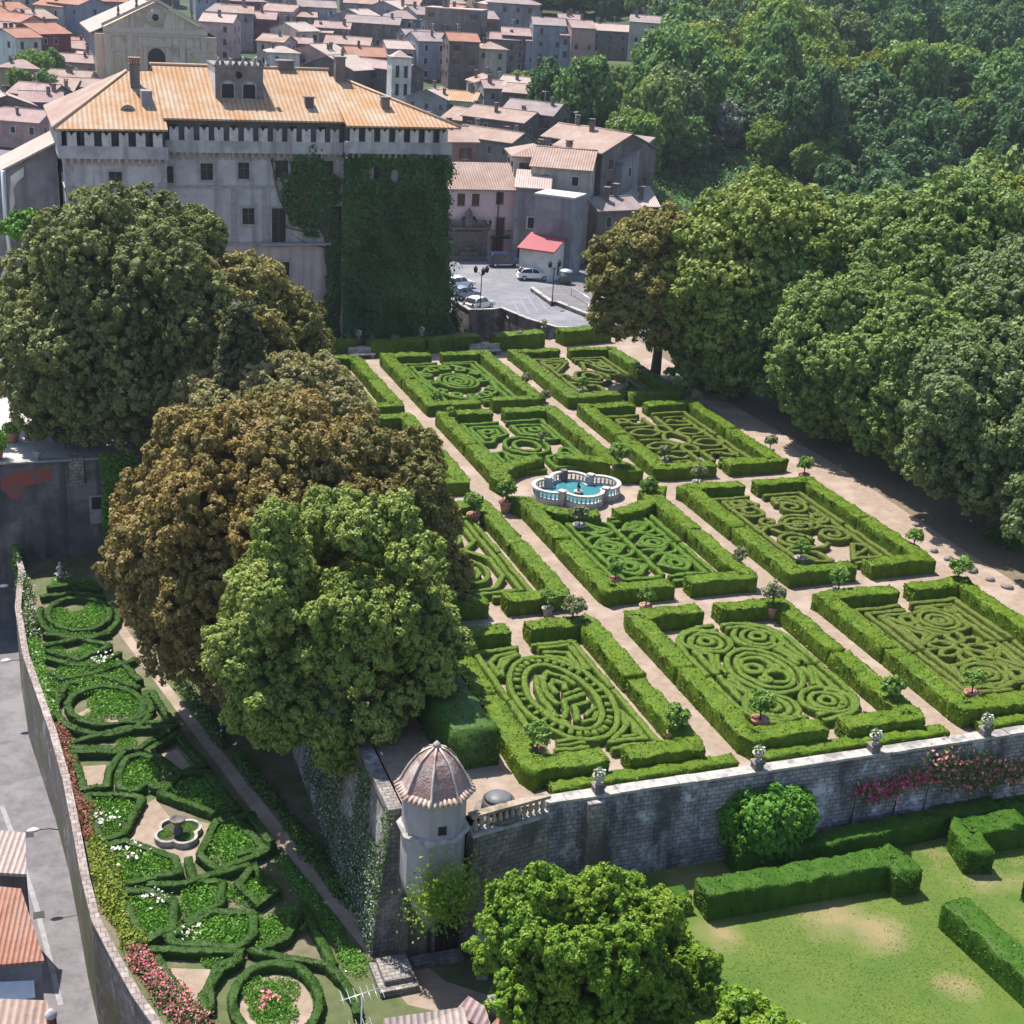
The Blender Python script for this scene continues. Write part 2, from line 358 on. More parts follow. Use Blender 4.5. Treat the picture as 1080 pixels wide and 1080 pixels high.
def drygrass(m, spots):
    ns, ls = m.node_tree.nodes, m.node_tree.links; b = ns['Principled BSDF']; src = b.inputs['Base Color'].links[0].from_socket
    tc = ns.new('ShaderNodeTexCoord'); nz = N(ns, 'ShaderNodeTexNoise', Scale=.55, Detail=6, Roughness=.65); ls.new(tc.outputs['Object'], nz.inputs['Vector'])
    for x, y, r in spots:
        d = N(ns, 'ShaderNodeVectorMath', operation='DISTANCE'); ls.new(tc.outputs['Object'], d.inputs[0]); d.inputs[1].default_value = (x, y, -4.5)
        k = N(ns, 'ShaderNodeMath', operation='MULTIPLY_ADD'); ls.new(nz.outputs['Fac'], k.inputs[0]); k.inputs[1].default_value = r*1.6; ls.new(d.outputs['Value'], k.inputs[2])
        mr = ns.new('ShaderNodeMapRange'); mr.inputs[1].default_value = r*1.9; mr.inputs[2].default_value = r*.9; mr.inputs[3].default_value = 0; mr.inputs[4].default_value = .8; ls.new(k.outputs[0], mr.inputs[0])
        src = mixc(ns, ls, mr.outputs[0], src, (.23,.175,.09))
    ls.new(src, b.inputs['Base Color'])
L = {}
L['box'] = leaf('box_hedge_leaves', [(0.060,0.114,0.010), (0.112,0.173,0.013), (0.171,0.219,0.022)], .16, spec=.12)
L['knot'] = leaf('knot_hedge_leaves', [(0.067,0.118,0.015), (0.115,0.169,0.023), (0.163,0.210,0.037)], .12, spec=.12)
L['knot_fresh'] = leaf('fresh_knot_hedge_leaves', [(0.053,0.112,0.012), (0.095,0.164,0.018), (0.146,0.205,0.025)], .14, spec=.12)
L['knot_brown'] = leaf('bronzed_knot_hedge_leaves', [(0.074,0.103,0.017), (0.114,0.143,0.025), (0.151,0.178,0.032)], .12, spec=.12)
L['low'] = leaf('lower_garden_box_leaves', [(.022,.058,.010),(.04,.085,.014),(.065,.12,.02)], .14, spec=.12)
L['lawn_box'] = leaf('lawn_hedge_leaves', [(0.027,0.077,0.007), (0.050,0.113,0.011), (0.086,0.158,0.018)], .15, spec=.12)
L['oak_dark'] = leaf('dark_holm_oak_leaves', [(.095,.115,.034),(.17,.195,.062),(.275,.29,.11)], .32)
L['oak_olive'] = leaf('olive_holm_oak_leaves', [(.11,.12,.028),(.19,.185,.05),(.27,.225,.065),(.32,.28,.085)], .32)
L['oak_brown'] = leaf('bronze_holm_oak_leaves', [(.15,.155,.04),(.20,.165,.05),(.27,.19,.06),(.33,.25,.085)], .32)
L['oak_pale'] = leaf('pale_holm_oak_leaves', [(.20,.19,.075),(.29,.255,.11),(.34,.32,.145)], .32)
L['oak_green'] = leaf('fresh_holm_oak_leaves', [(.12,.185,.03),(.22,.29,.06),(.36,.40,.105)], .32)
L['lime'] = leaf('lime_green_leaves', [(0.077,0.171,0.011), (0.153,0.270,0.020), (0.261,0.360,0.041)], .32)
L['elm'] = leaf('mid_green_leaves', [(.09,.165,.04),(.17,.26,.065),(.28,.365,.11)], .32)
L['yellowgreen'] = leaf('yellow_green_leaves', [(.10,.15,.018),(.20,.26,.03),(.30,.33,.055)], .32)
L['greygreen'] = leaf('grey_green_leaves', [(0.084,0.134,0.049), (0.148,0.208,0.074), (0.244,0.309,0.118)], .32)
L['cypress'] = leaf('cypress_leaves', [(0.036,0.050,0.017), (0.060,0.074,0.024), (0.090,0.102,0.036)], .12)
L['silver'] = leaf('silver_leaves', [(.16,.20,.15), (.24,.28,.22), (.30,.34,.28)], .2)
L['wood1'] = leaf('valley_wood_leaves', [(0.060,0.144,0.037), (0.106,0.213,0.053), (0.169,0.294,0.077)], .38)
L['wood2'] = leaf('dark_valley_leaves', [(0.039,0.104,0.039), (0.072,0.156,0.057), (0.117,0.215,0.075)], .38)
L['wood3'] = leaf('bright_valley_leaves', [(0.092,0.178,0.028), (0.155,0.253,0.041), (0.230,0.333,0.063)], .38)
L['ivy'] = leaf('ivy_leaves', [(0.028,0.064,0.017), (0.046,0.095,0.023), (0.085,0.144,0.032)], .12)
L['ivy_light'] = leaf('bright_creeper_leaves', [(.06,.16,.015), (.10,.24,.02), (.16,.30,.035)], .3)
L['citrus'] = leaf('citrus_leaves', [(0.070,0.164,0.023), (0.132,0.242,0.036), (0.228,0.328,0.065)], .25)
L['citrus_pale'] = leaf('pale_citrus_leaves', [(.12,.15,.06), (.19,.215,.10), (.26,.27,.14)], .25)
L['herb'] = leaf('flower_bed_leaves', [(0.062,0.192,0.022), (0.112,0.276,0.033), (0.200,0.360,0.055)], .3)
L['rose_leaf'] = leaf('rose_bush_leaves', [(.04,.085,.02), (.075,.125,.03), (.13,.16,.05)], .25)
L['petal_pink'] = leaf('pink_petals', [(.60,.08,.16), (.72,.20,.28), (.78,.45,.45)], .3)
L['petal_magenta'] = leaf('magenta_petals', [(.42,.025,.13), (.58,.06,.21), (.70,.24,.34)], .3)
L['petal_white'] = leaf('white_petals', [(.62,.62,.56), (.78,.77,.72), (.85,.84,.80)], .3)
L['petal_red'] = leaf('reddish_leaves', [(.20,.065,.05), (.30,.12,.085), (.20,.15,.07)], .25)
L['shrub'] = leaf('shrub_leaves', [(0.034,0.085,0.012), (0.057,0.120,0.016), (0.098,0.160,0.027)], .2)

# ------------------------------------------------------------------ foliage builders
def unit(a): return a/np.maximum(np.linalg.norm(a, axis=-1, keepdims=True), 1e-9)
def leaf_quads(P, Nn, size, rng, spread=.9, aspect=.6):
    n = len(P); nn = unit(Nn + rng.normal(0, spread, (n, 3)))
    t = unit(np.cross(nn, rng.normal(0, 1, (n, 3)))); b = np.cross(nn, t)
    s = (size*rng.uniform(.65, 1.35, n))[:, None]
    V = np.stack([P+t*s, P+b*s*aspect, P-t*s, P-b*s*aspect], 1).reshape(-1, 3)
    return V, np.arange(4*n).reshape(n, 4)
_ico = {}
def ico(sub):
    if sub not in _ico:
        bm = bmesh.new(); bmesh.ops.create_icosphere(bm, subdivisions=sub, radius=1)
        _ico[sub] = (np.array([v.co[:] for v in bm.verts]), np.array([[v.index for v in f.verts] for f in bm.faces])); bm.free()
    return _ico[sub]
def blob_dirs(n, rng):
    d = unit(rng.normal(0, 1, (n, 3))); return d
def crown_mesh(name, mat, lobes, leafsize, per, rng, core=.8, clump=.5, tintfn=None, down=-.75, clumps_per=1.0):
    """lobes (n,4): leafy cushions; each gets tufts spread on its outer skin and each tuft many leaves; a rough dark core closes the middle"""
    lobes = np.asarray(lobes, float)
    VV = []; QQ = []; TT = []; off = 0
    iv, itri = ico(1)
    for li, (cx, cy, cz, r) in enumerate(lobes):
        lt = rng.normal(0, .13)
        if tintfn is not None: lt += tintfn(np.array([cx, cy, cz]))
        n = int(4*math.pi*r*r/(clump*clump)*.62*clumps_per)+8
        d = blob_dirs(n, rng); d = d[d[:, 2] > down]
        P = np.array([cx, cy, cz]) + d*r*rng.uniform(.84, 1.10, (len(d), 1))
        dist = np.linalg.norm(P[:, None, :]-lobes[None, :, :3], axis=2)/lobes[None, :, 3]
        dist[:, li] = 9; keep = dist.min(1) > .86
        P = P[keep]; d = d[keep]
        k = len(P)
        if k == 0: continue
        ct = rng.normal(0, .10, k)
        q = unit(rng.normal(0, 1, (k, per, 3)) + d[:, None, :]*.55 + np.array([0, 0, .35]))
        LP = P[:, None, :] + q*(clump*rng.uniform(.45, .78, (k, 1, 1))*rng.uniform(.5, 1.15, (k, per, 1)))
        LN = q + d[:, None, :]*.25 + np.array([0, 0, .2])
        V, Q = leaf_quads(LP.reshape(-1, 3), unit(LN.reshape(-1, 3)), leafsize, rng, .38)
        VV.append(V); QQ.append(Q+off); off += len(V)
        TT.append(np.clip(.5+lt+np.repeat(ct, per)+rng.normal(0, .08, k*per), 0, 1))
    cv = []; ct_ = []
    for (cx, cy, cz, r) in lobes:
        cv.append(iv*r*core*rng.uniform(.9, 1.05, (len(iv), 1))+np.array([cx, cy, cz])); ct_.append(itri+off); off += len(iv)
    tri = np.concatenate(ct_)
    return nmesh(name, np.concatenate(VV+cv), [np.concatenate(QQ), tri], mat, np.concatenate(TT+[np.full(len(tri), .2)]))
def ellipsoid_lobes(a, b, c, n, rng, rmin=.24, rmax=.38, low=-.55, jag=.12):
    L_ = [(0, 0, 0, .62*min(a, b, c))]
    i = 0
    while len(L_) < n and i < 8000:
        i += 1
        d = unit(rng.normal(0, 1, 3))
        if d[2] < low: continue
        r = rng.uniform(rmin, rmax)*min(a, b, c)
        k = (1-r/min(a, b, c)*.86)*rng.uniform(1-jag, 1+jag*.4)
        p = d*np.array([a, b, c])*k
        if all(np.linalg.norm(p-np.array(q[:3])) > .62*(r+q[3])*.72 for q in L_[1:]) or i > 5000:
            L_.append((p[0], p[1], p[2], r))
    return np.array(L_)
def two_level(a, b, c, n, rng, rmin, rmax, low, jag, sub=8):
    main = ellipsoid_lobes(a, b, c, n, rng, rmin, rmax, low, jag); out = [main[0]]
    for x, y, z, r in main[1:]:
        out.append((x, y, z, r*.72)); o = unit(np.array([x/a, y/b, z/c+.25]))
        for d in blob_dirs(sub*2, rng):
            if d@o < -.25: continue
            q = r*rng.uniform(.30, .50); p = np.array([x, y, z])+d*(r-q*.45)*rng.uniform(.85, 1.12); out.append((p[0], p[1], p[2], q))
    return np.array(out)
def trunk_mesh(h, r, spread, rng, nb=6):
    mb = MB()
    mb.tube([(0,0,-.4),(0,0,.15),(.05*h*rng.uniform(-1,1),0,h*.45),(.06*h*rng.uniform(-1,1),.05*h*rng.uniform(-1,1),h)], [r*1.5, r*1.1, r*.85, r*.55], 9)
    for k in range(nb):
        a = 2*math.pi*k/nb+rng.uniform(-.4,.4); z0 = h*rng.uniform(.45,.95); e = spread*rng.uniform(.5,.85)
        mb.tube([(0,0,z0),(math.cos(a)*e*.45,math.sin(a)*e*.45,z0+e*.35),(math.cos(a)*e,math.sin(a)*e,z0+e*.75)], [r*.5,r*.33,r*.12], 6)
    return mb
def tree(name, label, cat, loc, rad, zc, mats, rng, nl=60, leafsize=.17, per=26, clump=.5, trunk_r=.45, rmin=.30, rmax=.46, group=None, tintfn=None, low=-.55, core=.52, jag=.16, cper=1.0, sub=6, tilt=0.0):
    """crown ellipsoid rad=(a,b,c) centred zc above the base"""
    t = thing(name, label, cat, loc, 0, group)
    lob = two_level(*rad, nl, rng, rmin, rmax, low, jag, sub)
    lob[:, 2] -= tilt*lob[:, 0]
    me = crown_mesh('crown', mats, lob, leafsize, per, rng, core, clump, tintfn, clumps_per=cper)
    inst('crown', me, t, (0, 0, zc))
    trunk_mesh(zc-rad[2]*.25, trunk_r, max(rad[0], rad[1])*.62, rng).build('trunk', G['bark'], t)
    return t

_LAT = np.random.default_rng(99).uniform(-1, 1, (64, 64, 64)).astype(np.float32)
def vnoise(P, f):
    """smooth value noise at many points at once"""
    q = np.asarray(P, float)*f+500; i = np.floor(q).astype(int); t = q-i; t = t*t*(3-2*t); r = 0
    for dx in (0, 1):
        for dy in (0, 1):
            for dz in (0, 1):
                w = (t[..., 0] if dx else 1-t[..., 0])*(t[..., 1] if dy else 1-t[..., 1])*(t[..., 2] if dz else 1-t[..., 2])
                r = r+w*_LAT[(i[..., 0]+dx) % 64, (i[..., 1]+dy) % 64, (i[..., 2]+dz) % 64]
    return r
def resample(pts, step, closed=False):
    P = np.asarray(pts, float)
    if closed: P = np.vstack([P, P[:1]])
    seg = np.linalg.norm(np.diff(P, axis=0), axis=1); s = np.concatenate([[0], np.cumsum(seg)])
    n = max(2, int(round(s[-1]/step))+1)
    t = np.linspace(0, s[-1], n)
    if not closed:                                   # keep corners
        t = np.unique(np.concatenate([t, s[1:-1]]))
    Q = np.stack([np.interp(t, s, P[:, k]) for k in range(P.shape[1])], 1)
    return Q[:-1] if closed else Q
def hedge_geo(path, w, h, z, closed, rng, step=.25, leafd=55, leafsize=.055, jit=.03, rnd=.12, capends=True):
    """clipped hedge along a path: a rounded, slightly uneven body with leaves standing out of its skin"""
    P = resample(path, step, closed); n = len(P)
    if closed: d = np.roll(P, -1, 0)-np.roll(P, 1, 0)
    else: d = np.gradient(P, axis=0)
    d = unit(d[:, :2]); nn = np.stack([-d[:, 1], d[:, 0]], 1)
    mit = np.ones(n)
    if n > 2:                                        # mitre factor at corners
        a = unit((P-np.roll(P, 1, 0))[:, :2]); b = unit((np.roll(P, -1, 0)-P)[:, :2])
        cc = np.clip((a*b).sum(1), -1, 1); mit = 1/np.sqrt(np.maximum((1+cc)/2, .35))
        if not closed: mit[0] = mit[-1] = 1
    r = min(rnd, w*.3, h*.4)
    hw = w/2
    prof = [(-hw, 0), (-hw, h*.5), (-hw, h-r), (-hw+r*.35, h-r*.25), (-hw+r, h)]
    k = max(1, int(w/.4)); prof += [(-hw+r+(w-2*r)*i/k, h) for i in range(1, k)]
    prof += [(-p[0], p[1]) for p in reversed(prof[:5])]
    pr = np.array(prof); m = len(pr)
    V = np.zeros((n, m, 3))
    V[:, :, :2] = P[:, None, :2] + nn[:, None, :]*(pr[None, :, 0]*mit[:, None])[:, :, None]
    zz = z if P.shape[1] < 3 else P[:, 2][:, None]
    V[:, :, 2] = zz + pr[None, :, 1]
    wob = .03*np.sin(P[:, 0]*1.7+P[:, 1]*2.3)+.025*np.sin(P[:, 0]*.6-P[:, 1]*.9)
    V[:, 2:-2, 2] += wob[:, None]*min(1, h/.9)
    V[:, 1:-1] += rng.normal(0, jit, (n, m-2, 3))
    V[:, 1:-1] += (vnoise(V[:, 1:-1], 1.9)*min(.055, w*.09))[..., None]*np.array([1, 1, .8])
    idx = np.arange(n*m).reshape(n, m)
    A = idx if not closed else np.vstack([idx, idx[:1]])
    Q = np.stack([A[:-1, :-1], A[1:, :-1], A[1:, 1:], A[:-1, 1:]], -1).reshape(-1, 4)[:, ::-1]
    VV = V.reshape(-1, 3); polys = [Q]
    extra = []
    if not closed and capends:
        polys += [idx[0][None, ::-1], idx[-1][None, :]]
        for e, s_ in ((0, -1), (-1, 1)):
            cnt = int(w*h*leafd)
            if cnt:
                u = rng.uniform(-hw, hw, cnt); q = np.zeros((cnt, 3)); q[:, :2] = P[e, :2]+nn[e]*u[:, None]; q[:, 2] = (z if P.shape[1] < 3 else P[e, 2])+rng.uniform(.05, h, cnt)
                extra.append((q, np.tile(np.append(d[e]*s_, .2), (cnt, 1))))
    quad = VV[Q]; a1 = quad[:, 1]-quad[:, 0]; a2 = quad[:, 3]-quad[:, 0]
    nrm = np.cross(a1, a2); area = np.linalg.norm(nrm, axis=1); nrm = unit(nrm)
    cnt = rng.poisson(np.minimum(area, .6)*leafd)
    f = np.repeat(np.arange(len(Q)), cnt)
    u, v = rng.uniform(0, 1, (2, len(f), 1))
    LP = quad[f, 0]*(1-u)*(1-v)+quad[f, 1]*u*(1-v)+quad[f, 2]*u*v+quad[f, 3]*(1-u)*v
    LN = nrm[f]
    if extra:
        LP = np.concatenate([LP]+[e[0] for e in extra]); LN = np.concatenate([LN]+[e[1] for e in extra])
    LV, LQ = leaf_quads(LP+LN*rng.uniform(-.01, leafsize*.9, (len(LP), 1)), LN, leafsize, rng, .75)
    body = np.clip(rng.normal(.22, .14, len(Q)), 0, 1)
    big = .22*vnoise(LP, 3.4)+.20*vnoise(LP+7, 1.1)+.10*vnoise(LP+3, .35)
    LV = LV.reshape(-1, 4, 3); ctr = LV.mean(1, keepdims=True); LV = (ctr+(LV-ctr)*np.where(rng.uniform(0, 1, (len(LV), 1, 1)) < .12, 1.7, 1.0)).reshape(-1, 3)
    return VV, polys, LV, LQ, body, np.clip(rng.normal(.52, .2, len(LQ))+big, 0, 1)
def merge_hedges(geos, name, mat):
    V = []; quads = []; others = {}; t4 = []; to = {}; off = 0
    for VV, polys, LV, LQ, tb, tl in geos:
        V += [VV, LV]; quads += [polys[0]+off, LQ+off+len(VV)]; t4 += [tb, tl]
        for p in polys[1:]:
            others.setdefault(p.shape[1], []).append(p+off)
        off += len(VV)+len(LV)
    polys = [np.concatenate(quads)]; tint = [np.concatenate(t4)]
    for k, l in others.items():
        c = np.concatenate(l); polys.append(c); tint.append(np.full(len(c), .42))
    return nmesh(name, np.concatenate(V), polys, mat, np.concatenate(tint))
def hedge(name, label, cat, path, w, h, z, mat, group=None, closed=False, **kw):
    me = merge_hedges([hedge_geo(path, w, h, z, closed, NR, **kw)], name, mat)
    return tag(inst(name, me), label, cat, group)
def leaf_patch(pts, nrm, size, mat, name='foliage', rng=NR, tint=(.5, .18), spread=.7):
    V, Q = leaf_quads(np.asarray(pts), np.asarray(nrm), size, rng, spread)
    return nmesh(name, V, [Q], mat, np.clip(rng.normal(tint[0], tint[1], len(Q)), 0, 1))
def bush_mesh(a, b, c, rng, mat, leafsize=.07, dens=160, name='foliage', clump=.22, nl=16, core=.82, rmin=.3, rmax=.5, low=-.4):
    lob = ellipsoid_lobes(a, b, c, nl, rng, rmin, rmax, low)
    return crown_mesh(name, mat, lob, leafsize, max(6, int(dens*clump*clump*1.6)), rng, core, clump)
# ------------------------------------------------------------------ ground sheets
def sheet(name, poly, z, mat, cuts=0, kind='structure'):
    bm = bmesh.new(); vs = [bm.verts.new((float(p[0]), float(p[1]), z)) for p in poly]; bm.faces.new(vs)
    me = bpy.data.meshes.new(name); bm.to_mesh(me); bm.free(); slot(me, mat)
    o = inst(name, me); o['kind'] = kind
    return o
def build_terrain():
    S_ = np.concatenate([np.arange(-60, 180, 12), np.arange(180, 520, 7), np.arange(520, 1000, 40)])
    T_ = np.concatenate([np.arange(-400, -160, 30), np.arange(-160, 260, 7), np.arange(260, 560, 40)])
    V = np.zeros((len(S_), len(T_), 3)); cy, sy = math.cos(YAW), math.sin(YAW)
    for i, s in enumerate(S_):
        for j, t in enumerate(T_):
            x = CAM[0]+s*sy+t*cy; y = CAM[1]+s*cy-t*sy
            z = terrain(x, y)
            if s > 200: z += .8*noise.noise((x*.03, y*.03, 0))+2.5*noise.noise((x*.008, y*.008, 3))*smooth(s, 300, 600)
            V[i, j] = (x, y, z)
    idx = np.arange(len(S_)*len(T_)).reshape(len(S_), len(T_))
    Q = np.stack([idx[:-1, :-1], idx[:-1, 1:], idx[1:, 1:], idx[1:, :-1]], -1).reshape(-1, 4)
    me = nmesh('terrain', V, [Q], G['forest_floor'], shade=True)
    inst('terrain', me)['kind'] = 'structure'
build_terrain()
TL = -18.9                                            # left edge of the parterre terrace
# the parterre terrace, the castle forecourt, the piazza, the lawn, the lower garden and the lane
sheet('terrace_ground', [(-16.4,-1.3),(80,-1.3),(80,82.6),(-3,82.6),(-3,85.5),(TL+.3,85.5),(TL+.3,-1.3)], 0.0, G['gravel'])
sheet('forecourt', [(-60,52.7),(TL+.3,52.7),(TL+.3,86.5),(-60,86.5)], 0.0, G['pale_gravel'])
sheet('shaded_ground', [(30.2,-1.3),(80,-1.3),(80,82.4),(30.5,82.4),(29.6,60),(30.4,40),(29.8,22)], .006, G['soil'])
sheet('town_ground', [(-75,86.6),(12,86.6),(22,150),(60,240),(20,480),(-130,480)], -.30, G['lane']).location.z = -.2
sheet('moat_ground', [(-3,82.8),(44,82.8),(44,89),(12.6,104),(11,88.3),(-3,88.3)], -4.0, G['soil'])
def pz(px, py, z=0.0): p = at(px, py, z); return (p[0], p[1])
drygrass(G['grass'], [(pz(*p, -4.5)[0], pz(*p, -4.5)[1], r) for p, r in (((880,965),2.2),((930,985),1.6),((1040,925),1.4),((760,985),1.3),((1010,1040),1.2))])
sheet('lawn', [(-13.5,-60),(90,-60),(90,-1.5),(-13.5,-1.5)], -4.5, G['grass'])
sheet('lane', [(-90,-40),(-20,-40),(-20,70),(-90,70)], -13.0, G['lane'])
PZ = [(11.3,89.5), (12.2,130), (24,131), (36,128), (44,112), pz(640,312), pz(700,352), pz(632,351), pz(587,349), pz(560,341), pz(531,329), pz(519,330), pz(497,331), pz(480,320)]
sheet('piazza', PZ, .02, G['asphalt'])
sheet('upper_pavement', [pz(563,306), pz(616,297), pz(645,308), pz(622,333), pz(590,321)], .10, G['lane'])
# faint worn bay lines on the piazza
mb = MB()
for a, b in (((541,318),(549,333)), ((549,316),(558,331)), ((557,314),(567,328)), ((566,312),(576,326)), ((529,322),(536,336))):
    A, B = np.array(pz(*a)), np.array(pz(*b)); d = (B-A)/np.linalg.norm(B-A); n_ = np.array([-d[1], d[0]])*.07
    mb.add([(*(A-n_), .026), (*(B-n_), .026), (*(B+n_), .026), (*(A+n_), .026)], [(0,1,2,3)])
o = mb.build('road_marking', G['paint_white']); o['kind'] = 'structure'

# ------------------------------------------------------------------ garden walls
def seg_wall(mb, pts, th, z0, z1, m=0, side=-1):
    """a wall along a polyline: its drawn line is the near face"""
    P = np.asarray(pts, float)[:, :2]; n = len(P)
    d = unit(np.gradient(P, axis=0)); nn = np.stack([-d[:, 1], d[:, 0]], 1)*th*(-side)
    z0s = z0 if hasattr(z0, '__len__') else [z0]*n; z1s = z1 if hasattr(z1, '__len__') else [z1]*n
    v = []; f = []
    for i in range(n):
        q = P[i]+nn[i]
        v += [(*P[i], z0s[i]), (*P[i], z1s[i]), (*q, z1s[i]), (*q, z0s[i])]
    for i in range(n-1):
        a, b = i*4, i*4+4
        f += [(a, b, b+1, a+1), (a+1, b+1, b+2, a+2), (a+2, b+2, b+3, a+3), (a+3, b+3, b, a)]
    f += [(0,1,2,3), ((n-1)*4+3,(n-1)*4+2,(n-1)*4+1,(n-1)*4)]
    mb.add(v, f, m)
t = thing('terrace_wall', 'long grey ashlar retaining wall with lichen, holding up the knot garden above the lawn', 'wall', (-11.6,-1.6,-4.5))
mb = MB()
mb.add([(0,-.45,-.2),(70,-.45,-.2),(70,-.1,4.72),(0,-.1,4.72),(0,.6,-.2),(70,.6,-.2),(70,.6,4.72),(0,.6,4.72)], [(0,1,2,3),(1,5,6,2),(5,4,7,6),(4,0,3,7),(3,2,6,7),(0,4,5,1)])
mb.build('wall', G['ashlar'], t)
mb = MB(); x = 0
while x < 69:
    l = RND.uniform(.8, 1.5); zz = RND.uniform(-.015, .02)
    mb.box(x, x+l-.015, -.2+RND.uniform(-.03,.03), .5, 4.722, 4.86+zz); x += l
mb.build('coping', G['coping'], t)
for px, py in ((632, 850),):
    p = at(px, py, .2); mb = MB()
    mb.box(p[0]+11.6-.45, p[0]+11.6+.45, -.62, -.05, .1, 4.70); mb.build('buttress', G['rubble'], t)
t = thing('lawn_wall', 'brick-like tufa wall holding the edge of the lawn below the lime tree', 'wall', (-13.4,-1.6,-8))
mb = MB(); mb.box(-.3,.2,-50,0,-.2,3.55); mb.build('wall', G['tufa'], t)
mb = MB(); mb.box(-.36,.26,-50,0,3.551,3.7); mb.build('coping', G['coping'], t)
# left retaining wall, its foot in the lower garden, and the side wall under the forecourt
t = thing('side_retaining_wall', 'tall ivy-hung stone wall between the terrace and the lower flower garden', 'wall', (TL, 26, -8))
mb = MB(); mb.add([(-.9,-26.5,-.2),(-.9,26.4,-.2),(-.1,26.4,8.0),(-.1,-26.5,8.0),(.7,-26.5,-.2),(.7,26.4,-.2),(.7,26.4,8.0),(.7,-26.5,8.0)], [(0,3,2,1),(3,7,6,2),(4,5,6,7),(0,4,7,3),(1,2,6,5),(0,1,5,4)])
mb.build('wall', G['rubble'], t)
mb = MB(); mb.box(-.25,.45,-26.5,26.4,8.002,8.38); mb.build('parapet', G['rubble'], t)
t = thing('forecourt_wall', 'dark weathered wall below the forecourt with a patch of bare red plaster', 'wall', (-34,52.5,-8))
mb = MB(); mb.box(-30,14.2,-.15,.35,-5,8.0)
mb.build('wall', surf('weathered_dark_plaster', (.115,.105,.108), (.066,.06,.064), sc=.8, bump=.4, bsc=6, c3=(.19,.175,.175), sc3=.3, streak=(.035,.032,.034)), t)
mb = MB(); mb.box(-30,14.2,-.25,.4,8.0,8.12); mb.build('coping', G['coping'], t)
def plane_xz(p, Y): q = aty(p[0], p[1], Y); return (q[0], q[2])
mb = MB()                                              # the patch of exposed red plaster: its own outline, a skin 6 mm proud
pp = [plane_xz(p, 52.3) for p in ((2,505),(20,497),(54,494),(54,505),(38,510),(26,514),(20,526),(12,526),(6,519),(1,517))]
mb.add([(a+34, -.156, b+8) for a, b in pp], [tuple(range(len(pp)-1, -1, -1))]); mb.build('red_plaster_patch', surf('bare_red_plaster', (.30,.075,.055), (.24,.065,.055), sc=2, c3=(.13,.10,.10), sc3=1.1), t)
q = aty(102, 532, 52.3); mb = MB()
mb.box(q[0]+34-.55, q[0]+34+.55, -.2, -.151, q[2]+8-1.6, q[2]+8+.75, 0); mb.box(q[0]+34-.38, q[0]+34+.38, -.21, -.2, q[2]+8-.4, q[2]+8+.6, 1)
mb.build('window', [G['trim'], G['void']], t)
q = aty(80, 488, 52.3); mb = MB(); mb.box(q[0]+34-.55, q[0]+34+.55, -.32, .3, 6.0, 8.3); mb.build('pier', G['rubble'], t)

# lane-side wall of the lower garden
line = [(20,600),(16,640),(24,690),(38,730),(52,770),(66,820),(76,870),(86,925),(97,970),(115,1005),(140,1050),(175,1100)]
W = [at(px, py, -6.7) for px, py in line]
W = [np.array(aty(8, 575, 56.0))*[1,1,0]+[0,0,-6.7]] + W
sheet('lower_garden_ground', [(p[0]+.2, p[1]) for p in W[1:]]+[(-27,-40),(-13.6,-40),(-13.6,-1),(-18.5,2),(-18.5,52.4),(W[1][0]+.2,52.4)], -8.0, G['bed_soil'])
t = thing('lane_wall', 'curving stone wall with a pale cap between the lane and the lower garden', 'wall')
mb = MB(); seg_wall(mb, [(p[0], p[1]) for p in W], .36, -13.2, -6.85, 0, -1); mb.build('wall', blocks('mossy_lane_wall', (.18,.16,.15), (.12,.105,.10), (.11,.095,.085), .5, .3, lich=(.33,.30,.28), c3=(.10,.105,.045), dark=(.09,.08,.075)), t)
mb = MB(); seg_wall(mb, [(p[0]-.03, p[1]) for p in W], .42, -6.848, -6.7, 0, -1)
mb.build('coping', blocks('brick_cap', (.30,.25,.235), (.21,.17,.155), (.13,.11,.10), .4, .4, lich=(.34,.31,.29)), t)

# pale gutter line, kerb and covers along the lane
mb = MB(); g = [pz(px, py, -13.0) for px, py in ((2,850),(22,905),(38,955),(52,1010),(64,1060))]
for a, b in zip(g[:-1], g[1:]):
    A, B = np.array(a), np.array(b); d = unit(B-A); n_ = np.array([-d[1], d[0]])*.14; mb.add([(*(A-n_),-12.993),(*(B-n_),-12.993),(*(B+n_),-12.993),(*(A+n_),-12.993)], [(0,1,2,3)])
mb.build('lane_gutter', surf('pale_gutter', (.26,.25,.26), (.19,.18,.19), sc=2))['kind'] = 'structure'
for px, py in ((41,965),(30,880)):
    p = at(px, py, -12.99); tag(MB().box(-.3,.3,-.3,.3,-.02,.012).build('manhole_cover', G['metal_dark'], None, p), 'dark square iron cover set in the lane', 'manhole cover', 'iron covers in the lane')
# balustrade between the corner tower and the wall
def baluster_mesh(h, r, n=10):
    mb = MB(); mb.lathe([(r*.9,0),(r*.9,h*.08),(r*.5,h*.14),(r,h*.36),(r*.8,h*.5),(r*.42,h*.8),(r*.8,h*.9),(r*.9,h)], n=n); return mb
A = np.array([-15.7,-2.5]); B = np.array([-11.6,-1.75]); d = B-A; ln = np.linalg.norm(d); ang = math.atan2(d[1], d[0])
t = thing('stone_balustrade', 'short mossy balustrade beside the domed corner tower', 'balustrade', (A[0], A[1], 0), ang)
mb = MB(); mb.box(0, ln, -.32, .32, -4.4, -.25); mb.build('base_wall', G['rubble'], t)
mb = MB(); mb.box(-.05, ln+.05, -.36, .36, -.248, -.08); mb.build('plinth', G['coping'], t)
bm_ = baluster_mesh(.78, .15).mesh('baluster', surf('mossy_baluster', (.40,.31,.25), (.24,.19,.15), sc=3))
for k in range(12): inst('baluster', bm_, t, (.25+k*(ln-.5)/11, 0, -.08))
